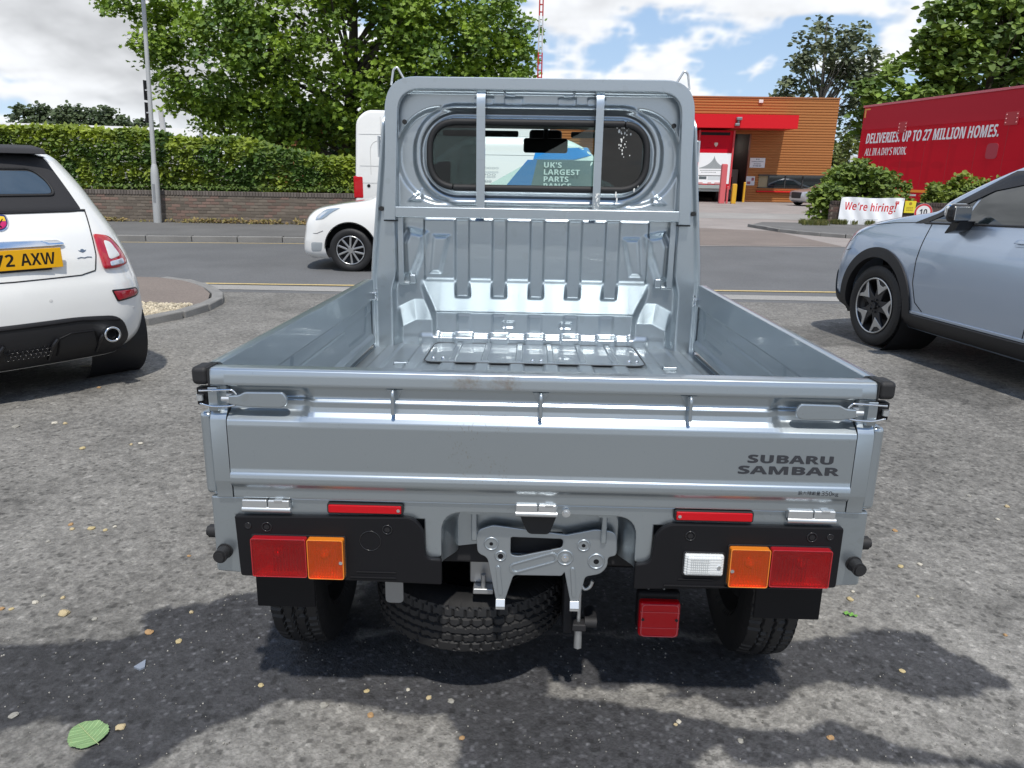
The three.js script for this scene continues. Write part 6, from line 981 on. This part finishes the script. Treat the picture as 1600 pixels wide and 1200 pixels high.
{ // lorry backed up to the dock
  const o = thing('docked_lorry', 'red and white lorry tail standing under the depot canopy', 'lorry', [10.62, -0.126, -42.4]);
  const b = part(o, 'body', rbox(-1.02, 1.02, 0.75, 4.0, -6, 0, 0.04), M.mail);
  const tex = canvas(512, 512, (c) => { c.fillStyle = '#eceff0'; c.fillRect(0, 0, 512, 512); const g = '#9aa0a2'; c.fillStyle = g; c.beginPath(); c.moveTo(250, 40); c.quadraticCurveTo(270, 190, 470, 250); c.lineTo(470, 262); c.lineTo(20, 262); c.lineTo(20, 250); c.quadraticCurveTo(230, 190, 250, 40); c.fill(); c.strokeStyle = '#858b8e'; c.lineWidth = 3; for (const x of [120, 190, 310, 380]) { c.beginPath(); c.moveTo(250, 60); c.quadraticCurveTo(255, 200, x, 258); c.stroke(); } c.fillStyle = '#5d6468'; for (let i = 0; i < 24; i++) c.fillRect(40 + i * 16, 285, 10, 12); for (let i = 0; i < 12; i++) c.fillRect(60 + i * 20, 318, 13, 10); c.fillStyle = '#d8c81a'; c.beginPath(); c.ellipse(425, 330, 34, 28, 0, 0, 7); c.fill(); c.fillStyle = '#3c4446'; c.fillRect(20, 372, 420, 14); c.fillStyle = '#cfd6d8'; c.fillRect(170, 392, 250, 60); c.fillStyle = '#596367'; c.fillRect(30, 392, 120, 50); });
  part(b, 'rear_print', new THREE.PlaneGeometry(1.86, 1.7).translate(0, 1.9, 0.004), new THREE.MeshPhysicalMaterial({ map: tex, roughness: 0.5 }));
  part(b, 'top_vent', box(-0.9, 0.75, 3.72, 3.88, 0.002, 0.02), M.black);
  part(b, 'corner_post', [box(-1.03, -0.94, 0.75, 4.0, 0.0, 0.06), box(0.94, 1.03, 0.75, 4.0, 0, 0.06)], std(0.55, 0.05, 0.06, 0.4));
  part(b, 'crest', plate(fillet([[-0.1, 3.32], [0.1, 3.32], [0.1, 3.2], [0, 3.08], [-0.1, 3.2]], true, 3, 0.03), 0.004, 0.02), std(0.65, 0.5, 0.42, 0.5));
  part(o, 'tail_lift', [box(-0.9, 0.65, 0.78, 0.98, 0.03, 0.2), box(-0.9, 0.5, 0.62, 0.76, 0.03, 0.12)], std(0.4, 0.45, 0.44, 0.5, 0.3));
  part(o, 'light_strip', [box(-0.85, -0.6, 1.02, 1.12, 0.02, 0.08), box(-0.3, -0.1, 1.02, 1.12, 0.02, 0.08), box(0.1, 0.4, 1.02, 1.12, 0.02, 0.08)], std(0.6, 0.3, 0.3, 0.4));
  for (const s of [-1, 1]) part(o, 'wheel', at(cylX(0.48, 0.5, 28), s * 0.75, 0.48, -1.5), M.tyre);
}
// ---- long red trailer
{
  const o = thing('delivery_trailer', 'long red delivery trailer with white slogan behind the bushes', 'trailer', [14.45, -0.13, -32], Math.atan2(1.75, 8));
  const Z1 = 13.2; // local: side at x = 0, -z end far, towards the camera along +z
  const b = part(o, 'body', rbox(0.0, 2.5, 0.95, 4.5, -0.25, Z1, 0.05, 3), M.mail);
  const P = (poly, d) => { const g = plate(poly, 0, d, [], 0.001); g.rotateY(-Math.PI / 2); return g; }; // local (x,y) -> (z,y) on the -x side
  part(b, 'upper_panel', P([[-0.2, 3.5], [Z1 - 0.05, 3.46], [Z1 - 0.05, 4.42], [-0.2, 4.42]], 0.012), std(0.46, 0.012, 0.028, 0.45, 0, { specularIntensity: 0.35 }));
  part(b, 'top_rail', P([[-0.25, 4.42], [Z1, 4.42], [Z1, 4.5], [-0.25, 4.5]], 0.05), std(0.55, 0.12, 0.15, 0.4));
  part(b, 'orange_strip', P([[-0.2, 0.98], [Z1, 0.98], [Z1, 1.08], [-0.2, 1.08]], 0.014), std(0.85, 0.28, 0.02, 0.4));
  part(b, 'lower_skirt', P([[-0.2, 0.5], [Z1, 0.5], [Z1, 0.96], [-0.2, 0.96]], 0.03), M.mail);
  part(b, 'white_reflector', P([[3.1, 0.84], [3.75, 0.84], [3.75, 0.91], [3.1, 0.91]], 0.036), std(0.6, 0.6, 0.58, 0.4));
  part(b, 'corner_marker', P([[-0.15, 4.0], [-0.05, 4.0], [-0.05, 4.3], [0.2, 4.3], [0.2, 4.36], [-0.15, 4.36]], 0.016), std(0.7, 0.3, 0.06, 0.5));
  for (const [a, c] of [[2.1, 2.6], [7.3, 7.85]]) part(b, 'hinge_plate', P(rrect(a, c, 3.28, 3.7, 0.03), 0.022), std(0.42, 0.02, 0.03, 0.5));
  for (const [a, c] of [[2.1, 2.6], [7.3, 7.85]]) part(b, 'rivet', [0, 1, 2].flatMap((i) => [a + 0.06, c - 0.06].map((z) => at(new THREE.SphereGeometry(0.025, 8, 6), -0.024, 3.36 + i * 0.13, z))), std(0.65, 0.3, 0.3, 0.4));
  part(b, 'scuff_patch', P(fillet([[6.75, 2.2], [7.25, 2.2], [7.25, 2.72], [6.75, 2.72]], true, 4, 0.15), 0.013), std(0.38, 0.03, 0.05, 0.6));
  const tx = (t, z0, z1, y0, y1, sh, fn) => { const g = fitText(t, z1 - z0, y1 - y0, 0.01, fn, sh); g.rotateY(-Math.PI / 2); return g.translate(-0.006, y0, z0); };
  part(b, 'slogan', [tx('DELIVERIES. UP TO 27 MILLION HOMES.', 0.2, 7.15, 2.93, 3.34, 0.12, 'bold')], std(0.75, 0.75, 0.78, 0.5));
  part(b, 'slogan', [tx("ALL IN A DAY'S WORK.", 0.22, 2.78, 2.43, 2.73, 0.2, 'regular')], std(0.75, 0.75, 0.78, 0.5));
  for (let z = 1.25; z < 12.5; z += 1.25) part(b, 'panel_joint', P([[z, 1.09], [z + 0.018, 1.09], [z + 0.018, 3.46], [z, 3.46]], 0.004), std(0.36, 0.004, 0.014, 0.5));
  for (const z of [9.5, 10.8, 1.2]) part(o, 'wheel', at(cylX(0.5, 0.3, 28), 0.35, 0.5, z), M.tyre);
  part(o, 'chassis', box(0.4, 2.1, 0.6, 0.95, 0, Z1), M.under);
}
// ---- banner and signs on the boundary wall
{
  const place = (o, u, d = 0.03) => { const t = -0.13; o.position.set(9.7 + u * Math.cos(t) + d * Math.sin(t), -0.12, -21.9 - u * Math.sin(t) + d * Math.cos(t)); o.rotation.y = t; };
  const tex = canvas(1024, 512, (c) => { c.fillStyle = '#eef0f4'; c.fillRect(0, 0, 1024, 512); c.fillStyle = '#c8282c'; c.font = 'bold 190px sans-serif'; c.save(); c.translate(70, 220); c.rotate(0.03); c.scale(0.72, 1); c.fillText("We're hiring!", 0, 0); c.restore(); c.fillStyle = '#c22a33'; c.fillRect(880, 60, 62, 50); c.fillStyle = '#eee'; c.fillRect(890, 80, 42, 6); c.fillStyle = '#8e939b'; for (const [x, y, w] of [[420, 380, 230], [420, 405, 400], [420, 430, 360], [420, 455, 300]]) for (let q = 0; q < w; q += 14) c.fillRect(x + q, y, 10, 8); });
  const o = thing('hiring_banner', 'white banner with red hiring message hung on the dark wall', 'banner'); place(o, 0.85, 0.04);
  part(o, 'cloth', surf(40, 20, (u, v) => [lerp(-0.92, 0.92, u) + 0.03 * (v - 0.5), lerp(0.03, 0.9, v) + 0.012 * Math.sin(u * 9) * v, 0.03 + 0.022 * Math.sin(u * 13 + v * 3) + 0.015 * Math.sin(u * 31 + v * 7)], null, (p, u, v) => [u, v]), new THREE.MeshStandardMaterial({ map: tex, roughness: 0.6 }));
  part(o, 'tie', [[-0.9, 0.9], [0.9, 0.9], [-0.9, 0.05], [0.9, 0.05]].map(([x, y]) => at(new THREE.TorusGeometry(0.015, 0.004, 5, 12), x, y, 0.05)), M.zinc);
  const y = thing('yellow_notice', 'small yellow notice on the wall beside the banner', 'sign'); place(y, 1.98);
  part(y, 'board', rbox(-0.16, 0.16, 0.47, 0.83, 0, 0.012, 0.004), std(0.75, 0.62, 0.03, 0.5));
  part(y, 'print', [at(cylZ(0.045, 0.003), 0, 0.75, 0.0135), ...[0, 1, 2].flatMap((i) => [0, 1, 2, 3].map((k) => box(-0.1 + k * 0.05, -0.06 + k * 0.05, 0.54 + i * 0.045, 0.56 + i * 0.045, 0.012, 0.015)))], std(0.35, 0.22, 0.02, 0.6));
  const t = thing('speed_sign', 'round white speed limit sign with red ring reading 10', 'sign'); place(t, 2.38);
  part(t, 'disc', at(cylZ(0.26, 0.012, 40), 0, 0.5, 0.012), std(0.75, 0.75, 0.74, 0.5));
  part(t, 'red_ring', at(new THREE.RingGeometry(0.2, 0.255, 40), 0, 0.5, 0.0195), std(0.55, 0.03, 0.04, 0.5));
  part(t, 'numerals', fitText('10', 0.22, 0.2, 0.003).translate(-0.11, 0.4, 0.0185), std(0.03, 0.03, 0.04, 0.6));
  const w = thing('white_notice', 'white notice on the wall behind the crossover bonnet', 'sign'); place(w, 3.55);
  part(w, 'board', rbox(-0.3, 0.3, 0.3, 0.76, 0, 0.012, 0.004), std(0.75, 0.75, 0.75, 0.5)); part(w, 'print', [at(new THREE.TorusGeometry(0.06, 0.012, 6, 24), 0, 0.66, 0.013), box(-0.15, 0.15, 0.45, 0.5, 0.012, 0.015)], std(0.2, 0.25, 0.3, 0.6));
}
{ // blue and white sign far beyond
  const s = thing('site_sign', 'white sign with blue letter beyond the depot', 'sign', [24.2, -0.13, -55]);
  part(s, 'post', [box(-0.05, 0.05, 0, 3.2, -0.05, 0.05)], std(0.3, 0.3, 0.3, 0.6)); part(s, 'board', rbox(-0.6, 0.6, 1.6, 3.1, 0.05, 0.12, 0.02), std(0.7, 0.74, 0.78, 0.5)); part(s, 'letter', [fitText('F', 0.45, 0.6, 0.01).translate(-0.25, 1.95, 0.12), box(-0.4, 0.5, 2.8, 2.95, 0.12, 0.13)], std(0.05, 0.1, 0.4, 0.5));
}
// ---- building glimpsed behind the hedge, and the pale roof to the far left
{
  const o = thing('brick_house', 'red brick building with dark window glimpsed behind the hedge', 'building', [-7.2, -0.1, -27]);
  part(o, 'wall', box(-2.6, 4.5, 0, 3.0, -6, 0), std(0.42, 0.17, 0.085, 0.9));
  const r = part(o, 'roof', prism([[0.3, 2.9], [-3, 3.6], [-6.3, 2.9]], 'x', -2.9, 4.8), std(0.2, 0.09, 0.06, 0.9)); void r;
  const w = part(o, 'window', box(-1.3, 0.4, 1.6, 2.6, 0, 0.04), M.carGlass); part(w, 'frame', [box(-1.38, 0.48, 2.6, 2.7, 0, 0.08), box(-1.38, 0.48, 1.5, 1.6, 0, 0.08), box(-0.48, -0.42, 1.6, 2.6, 0, 0.07)], std(0.6, 0.6, 0.58, 0.6));
  part(o, 'drainpipe', box(2.0, 2.1, 0, 2.9, 0, 0.1), std(0.4, 0.05, 0.05, 0.6));
}
{
  const o = thing('warehouse', 'low warehouse with pale roof beyond the hedge at the far left', 'building', [-40, -0.1, -66], 0.35);
  part(o, 'wall', box(-9, 9, 0, 4.2, -12, 0), std(0.4, 0.4, 0.38, 0.8));
  part(o, 'roof', prism([[0.3, 4.1], [-6, 5.2], [-12.3, 4.1]], 'x', -9.3, 9.3), std(0.55, 0.54, 0.52, 0.7));
  part(o, 'flue', at(cyl(0.25, 0.25, 2.2, 16), 6.2, 5.4, -2), std(0.5, 0.5, 0.5, 0.5, 0.3));
}

// ---------------------------------------------------------------- trees, hedge, bushes
function leafGeo(w, l, fold = 0.18, lobes = false) { // about 4-8 triangles, folded on the midrib
  const P = lobes ? [[0, 0], [0.5, 0.25], [0.28, 0.45], [0.46, 0.72], [0.16, 0.7], [0, 1]] : [[0, 0], [0.42, 0.3], [0.36, 0.68], [0, 1]];
  const pos = []; const V = (x, y, s) => [s * x * w, fold * x * w, y * l]; const n = P.length;
  for (const s of [-1, 1]) for (let i = 1; i < n - 1; i++) { const A = V(0, 0, s), B = V(P[i][0], P[i][1], s), C = V(P[i + 1][0], P[i + 1][1], s); pos.push(...A, ...(s > 0 ? B : C), ...(s > 0 ? C : B)); }
  const g = new THREE.BufferGeometry(); g.setAttribute('position', new THREE.Float32BufferAttribute(pos, 3)); g.computeVertexNormals(); return g;
}
M.leaf = new THREE.MeshPhysicalMaterial({ color: lin(1, 1, 1), roughness: 0.62, transmission: 0.35, thickness: 0, ior: 1.4, side: THREE.DoubleSide });
M.bark = std(0.1, 0.085, 0.065, 0.95); M.paleBark = std(0.2, 0.19, 0.165, 0.9);
const Q = new THREE.Quaternion(), E3 = new THREE.Euler(), V3 = new THREE.Vector3(), M4 = new THREE.Matrix4(), SC = new THREE.Vector3(), CO = new THREE.Color();
function foliage(parent, name, geo, pts, cols, stuffLabel) { // pts: [x,y,z,size,tone]
  const im = new THREE.InstancedMesh(geo, M.leaf, pts.length);
  pts.forEach((p, i) => { E3.set(rr(-0.9, 0.9) + 0.35, rr(0, 6.283), rr(-0.9, 0.9)); M4.compose(V3.set(p[0], p[1], p[2]), Q.setFromEuler(E3), SC.set(p[3] * rr(0.8, 1.2), p[3], p[3] * rr(0.75, 1.25))); im.setMatrixAt(i, M4); const t = p[4], v = rr(0.78, 1.22); const a = cols[0], b = cols[1]; CO.setRGB(lerp(a[0], b[0], t) * v, lerp(a[1], b[1], t) * v, lerp(a[2], b[2], t) * v); im.setColorAt(i, CO); });
  im.name = name; im.userData.kind = 'stuff'; im.castShadow = im.receiveShadow = true; parent.add(im); return im;
}
const gauss = () => (rnd() + rnd() + rnd() - 1.5) * 0.82;
function clusterPts(blobs, dens, perCluster, rc, size) {
  const pts = [], tips = [];
  for (const [bx, by, bz, rx, ry, rz, k = 1] of blobs) {
    const n = Math.round(dens * k * (rx * ry + ry * rz + rx * rz));
    for (let i = 0; i < n; i++) {
      let x, y, z, d; do { x = rr(-1, 1); y = rr(-1, 1); z = rr(-1, 1); d = Math.hypot(x, y, z); } while (d > 1 || d < 0.1); const s = Math.pow(rnd(), 0.3) / d; x *= s; y *= s; z *= s; const j = 0.82 + 0.36 * vnoise(bx * 3 + x * 2.2 + 9, by * 3 + y * 2.2 + z * 1.7 + 40); const c = [bx + x * rx * j, by + y * ry * j, bz + z * rz * j]; tips.push(c);
      const m = Math.round(perCluster * rr(0.6, 1.4)), tone = rnd();
      for (let q = 0; q < m; q++) pts.push([c[0] + gauss() * rc * 1.2, c[1] + gauss() * rc * 0.75, c[2] + gauss() * rc * 1.2, size * rr(0.65, 1.25), clamp(tone * 0.7 + rr(0, 0.4))]);
    }
  }
  return { pts, tips };
}
function limb(a, b, r0, r1, sag = 0.1) { // tapered, slightly bent
  const A = new THREE.Vector3(...a), B = new THREE.Vector3(...b), m = A.clone().lerp(B, 0.5).add(new THREE.Vector3(rr(-1, 1) * sag, rr(0, 1) * sag, rr(-1, 1) * sag));
  const c = new THREE.QuadraticBezierCurve3(A, m, B), n = 6, k = 6, g = new THREE.TubeGeometry(c, n, 1, k, false), p = g.attributes.position;
  for (let i = 0; i <= n; i++) { const ctr = c.getPointAt(i / n), r = lerp(r0, r1, i / n); for (let j = 0; j <= k; j++) { const q = i * (k + 1) + j; p.setXYZ(q, ctr.x + (p.getX(q) - ctr.x) * r, ctr.y + (p.getY(q) - ctr.y) * r, ctr.z + (p.getZ(q) - ctr.z) * r); } }
  g.computeVertexNormals(); return g;
}
function tree(name, label, pos, o, group) {
  reseed(o.seed); const t = thing(name, label, 'tree', pos, 0, group);
  const { pts, tips } = clusterPts(o.blobs, o.dens, o.per, o.rc, 1);
  const H = o.trunkH, bark = o.bark ?? M.bark, top = o.top ?? [0, H * 1.6, 0];
  part(t, 'trunk', [limb([0, -0.05, 0], [0, H, 0], o.r, o.r * 0.75, 0.05), limb([0, H * 0.98, 0], top, o.r * 0.75, o.r * 0.15, 0.3)], bark);
  const L = []; const n = Math.min(o.limbs ?? 40, tips.length), stepT = Math.max(1, Math.floor(tips.length / n));
  for (let i = 0; i < tips.length && L.length < n * 2; i += stepT) { const b = tips[i], h = clamp(b[1] * 0.62, H * 0.5, top[1] * 0.9), f = h < H ? [0, h, 0] : [top[0] * (h - H) / (top[1] - H + 1e-6), h, top[2] * (h - H) / (top[1] - H + 1e-6)]; const mid = [lerp(f[0], b[0], 0.55), lerp(f[1], b[1], 0.55) + rr(-0.1, 0.3), lerp(f[2], b[2], 0.55)]; L.push(limb(f, mid, o.r * 0.28, o.r * 0.12, 0.2), limb(mid, b, o.r * 0.12, o.r * 0.03, 0.15)); }
  part(t, 'limbs', L, bark);
  foliage(t, 'crown', o.leaf, pts, o.cols); return t;
}
const maple = leafGeo(0.155, 0.14, 0.2, true), privet = leafGeo(0.085, 0.14, 0.2), smallLeaf = leafGeo(0.12, 0.16, 0.25), farLeaf = leafGeo(0.34, 0.44, 0.25);
const GREENS = [[0.055, 0.135, 0.01], [0.26, 0.38, 0.018]];
tree('maple_tree', 'large bright green broadleaf tree spreading above the hedge', [-5.6, -0.02, -21.8], { seed: 11, trunkH: 2.6, r: 0.3, top: [0.3, 8, 0], leaf: maple, dens: 12.5, per: 50, rc: 0.42, limbs: 40, cols: GREENS,
  blobs: [[-0.4, 5.2, 0.6, 3.6, 2.6, 2.6], [-3.6, 4.6, 0.4, 1.9, 1.9, 1.8], [3.2, 5.0, 0.4, 2.3, 2.4, 2.2], [0.6, 8.0, 0, 3.6, 2.6, 2.8, 0.7], [-5.6, 5.9, 0.4, 1.25, 0.7, 1.0, 0.8], [-5.4, 4.7, 0.5, 0.95, 0.45, 0.8, 0.8], [-2.2, 3.0, 0.9, 1.5, 0.8, 1.1], [0.6, 2.9, 0.9, 1.7, 0.7, 1.1], [3.0, 3.3, 0.7, 1.4, 0.8, 1.1], [4.5, 4.2, 0.3, 1.0, 1.4, 1.2], [-4.7, 3.4, 0.6, 0.6, 0.5, 0.6], [-1.6, 2.2, 0.6, 1.7, 0.6, 0.9], [1.2, 2.2, 0.6, 1.6, 0.6, 0.9], [3.6, 2.4, 0.4, 1.2, 0.7, 0.9], [-3.6, 2.7, 0.5, 0.9, 0.5, 0.7]] });
// hedge: leaves through the outer shell of a long clipped mass, twiggy dark inside
{
  reseed(21); const o = thing('hedge', 'long dense green hedge growing behind the low brick wall', 'hedge', [0, 0, 0]); const pts = [];
  const topY = (x) => 2.2 + 0.1 * Math.sin(x * 0.9) + 0.25 * (fbm(x * 0.8 + 40, 3, 3) - 0.5) - 0.72 * ss(-8.6, -5.0, x), frontZ = (x, y) => -17.62 + 0.2 * (fbm(x * 0.9, y * 1.3, 3) - 0.5) * 2 - 0.12 * ss(1.6, 2.4, y);
  for (let i = 0; i < 34000; i++) { const x = rr(-17.5, -2.4), t = topY(x), onTop = rnd() < 0.22; let y, z; if (onTop) { z = rr(-18.9, -17.7); y = t - Math.abs(gauss()) * 0.12 - 0.1 * Math.pow((z + 18.3) / 0.6, 2) * 0.5; } else { y = rr(0.72, t); z = frontZ(x, y) - Math.abs(gauss()) * 0.22 - 0.2 * ss(t - 0.25, t, y); } const pat = fbm(x * 2.2 + 7, y * 2.2 + z, 2); pts.push([x, y, z, rr(0.7, 1.3), clamp((pat - 0.35) * 1.8 + rr(-0.25, 0.25) + (y > t - 0.3 ? 0.25 : 0))]); }
  foliage(o, 'leaves', privet, pts, [[0.06, 0.13, 0.008], [0.3, 0.37, 0.02]]);
  const tw = []; for (let i = 0; i < 90; i++) { const x = rr(-17, -2.6), t = topY(x); tw.push(limb([x, 0, rr(-18.6, -18.0)], [x + rr(-0.3, 0.3), t - rr(0.05, 0.3), rr(-18.6, -17.9)], 0.025, 0.006, 0.15)); }
  part(o, 'stems', tw, M.bark);
  const strag = []; for (let i = 0; i < 900; i++) { const x = rr(-17, -4); strag.push([x, 0.84 + Math.abs(gauss()) * 0.08, -17.42 + gauss() * 0.08, rr(0.4, 0.8), rr(0.5, 1)]); }
  foliage(o, 'overhang_leaves', privet, strag, [[0.05, 0.11, 0.015], [0.14, 0.22, 0.03]]);
}
{ // dry weeds along the wall foot
  reseed(5); const o = thing('dry_weeds', 'tawny dry weeds along the foot of the brick wall', 'weeds'); o.userData.kind = 'stuff'; const p = []; for (let i = 0; i < 2400; i++) { const x = rr(-15, -3), k = fbm(x * 1.3, 5, 3); if (k < 0.5 && rnd() > 0.15) continue; p.push([x, 0.0 + rr(0, 0.06) * (k > 0.5 ? 1.5 : 1), -17.24 + rr(0, 0.16), rr(0.3, 0.7), rnd()]); } foliage(o, 'weed_blades', privet, p, [[0.3, 0.2, 0.08], [0.24, 0.22, 0.06]]);
}
function bush(label, pos, blobs, n, cols, seed) { reseed(seed); const o = thing('bush', label, 'bush', pos); const { pts, tips } = clusterPts(blobs, n, 30, 0.16, 1); foliage(o, 'leaves', smallLeaf, pts.map((p) => [p[0], Math.max(0.1, p[1]), p[2], p[3] * 0.95, p[4]]), cols); part(o, 'stems', tips.filter((_, i) => i % 12 === 0).map((t) => limb([t[0] * 0.3, 0, t[2] * 0.3], t, 0.03, 0.008, 0.1)), M.bark); return o; }
bush('tall rounded green bush behind the hiring banner', [10.7, -0.1, -23.3], [[-0.2, 0.95, 0, 1.25, 1.0, 0.9], [0.8, 0.9, 0.1, 0.75, 0.8, 0.7], [-1.1, 0.5, 0.5, 0.5, 0.75, 0.5], [-0.1, 1.4, -0.1, 0.9, 0.55, 0.7]], 60, [[0.05, 0.11, 0.01], [0.22, 0.3, 0.03]], 41);
bush('clipped green bush in front of the red trailer, right of the speed sign', [14.0, -0.1, -23.2], [[-0.2, 0.75, 0, 1.0, 0.85, 0.8], [0.7, 0.85, 0, 0.8, 0.65, 0.7]], 60, [[0.06, 0.12, 0.012], [0.26, 0.33, 0.03]], 42);
{ reseed(43); const o = thing('grass_verge', 'rough grass at the kerb edge below the banner', 'grass'); o.userData.kind = 'stuff'; const g = leafGeo(0.02, 0.16, 0.1), p = []; for (let i = 0; i < 4200; i++) { const t = rnd(), x = lerp(8.2, 10.6, Math.pow(t, 1.5)), z = -21.6 + gauss() * 0.25 + (t < 0.5 ? rr(0, 0.7) : 0); if (fbm(x * 2.5, z * 2.5, 2) < 0.47) continue; p.push([x, -0.03, z, rr(0.5, 1.2), rnd()]); } const im = foliage(o, 'grass_blades', g, p, [[0.08, 0.12, 0.02], [0.22, 0.2, 0.06]]); for (let i = 0; i < p.length; i++) { E3.set(-Math.PI / 2 + rr(-0.5, 0.5), rr(0, 6.28), 0, 'YXZ'); M4.compose(V3.set(...p[i]), Q.setFromEuler(E3), SC.setScalar(p[i][3])); im.setMatrixAt(i, M4); } E3.order = 'XYZ'; }
// right-hand trees
tree('poplar_tree', 'tall loose grey-green tree rising behind the depot', [25.2, 0, -66], { seed: 51, trunkH: 5, r: 0.35, top: [-0.5, 14, 0], leaf: farLeaf, dens: 2.2, per: 30, rc: 0.75, limbs: 40, bark: M.paleBark, cols: [[0.06, 0.085, 0.035], [0.15, 0.18, 0.08]], blobs: [[0.2, 11.8, 0, 3.6, 2.3, 2.6], [-2.2, 9.6, 0, 1.8, 1.6, 1.8, 0.8], [1.8, 9.0, 0, 1.8, 2.2, 1.8, 0.8], [3.6, 6.5, 0, 1.4, 2.2, 1.4, 0.8], [-3.4, 7.8, 0, 1.5, 1.3, 1.4, 0.7], [3.6, 10, 0, 1.0, 1.2, 1.0, 0.7], [2.4, 3.6, 0, 1.6, 2.4, 1.4, 0.8]] });
tree('broadleaf_tree', 'big dense dark green tree above the red trailer', [27.5, 0, -46], { seed: 52, trunkH: 4, r: 0.45, top: [0, 11, 0], leaf: farLeaf, dens: 3.6, per: 36, rc: 0.6, limbs: 44, cols: [[0.05, 0.11, 0.012], [0.2, 0.3, 0.025]], blobs: [[0, 8.3, 0, 4.4, 4.4, 3.6], [3.6, 8.6, 0, 3.6, 4.2, 3.2], [-4.2, 6.6, 0, 2.2, 2.3, 2.2], [-6.4, 5.4, 0, 1.7, 1.9, 1.7, 0.8], [1.5, 12.2, 0, 3.4, 2.6, 2.8], [5.5, 5.6, 0, 3.2, 3, 2.4], [-2.8, 9.4, 0, 2.2, 2.2, 2]] });
tree('broadleaf_tree', 'pale green tree glimpsed low between the depot and the trailer', [22.6, 0, -60], { seed: 53, trunkH: 1.5, r: 0.18, leaf: farLeaf, dens: 2.4, per: 26, rc: 0.5, limbs: 12, cols: [[0.08, 0.12, 0.02], [0.22, 0.26, 0.05]], blobs: [[0, 3.0, 0, 2.2, 1.5, 1.6], [2.2, 3.4, 0, 1.8, 1.2, 1.4]] });
// row of distant trees to the left
[[-46.5, 7.1, 2.0], [-44.2, 7.3, 2.2], [-41.8, 7.1, 2.0], [-39.4, 6.8, 2.1], [-36.7, 6.0, 1.9], [-34.4, 5.3, 1.5]].forEach(([x, h, w], i) => tree('distant_tree', ['leftmost', 'second', 'third', 'fourth', 'fifth', 'shortest, rightmost'][i] + ' of the six rounded trees beyond the pale roof', [x * 1.12 - 0.6, 0, -78], { seed: 70 + i, trunkH: 2, r: 0.2, leaf: farLeaf, dens: 2.1, per: 30, rc: 0.55, limbs: 10, cols: [[0.035, 0.065, 0.022], [0.09, 0.13, 0.045]], blobs: [[0, h * 0.62, 0, w * 1.05, h * 0.42, 1.8], [0.8, h * 0.8, 0, w * 0.7, h * 0.27, 1.4], [-0.8, h * 0.78, 0, w * 0.6, h * 0.26, 1.4]] }, 'row of distant trees'));

renderer.render(scene, camera);
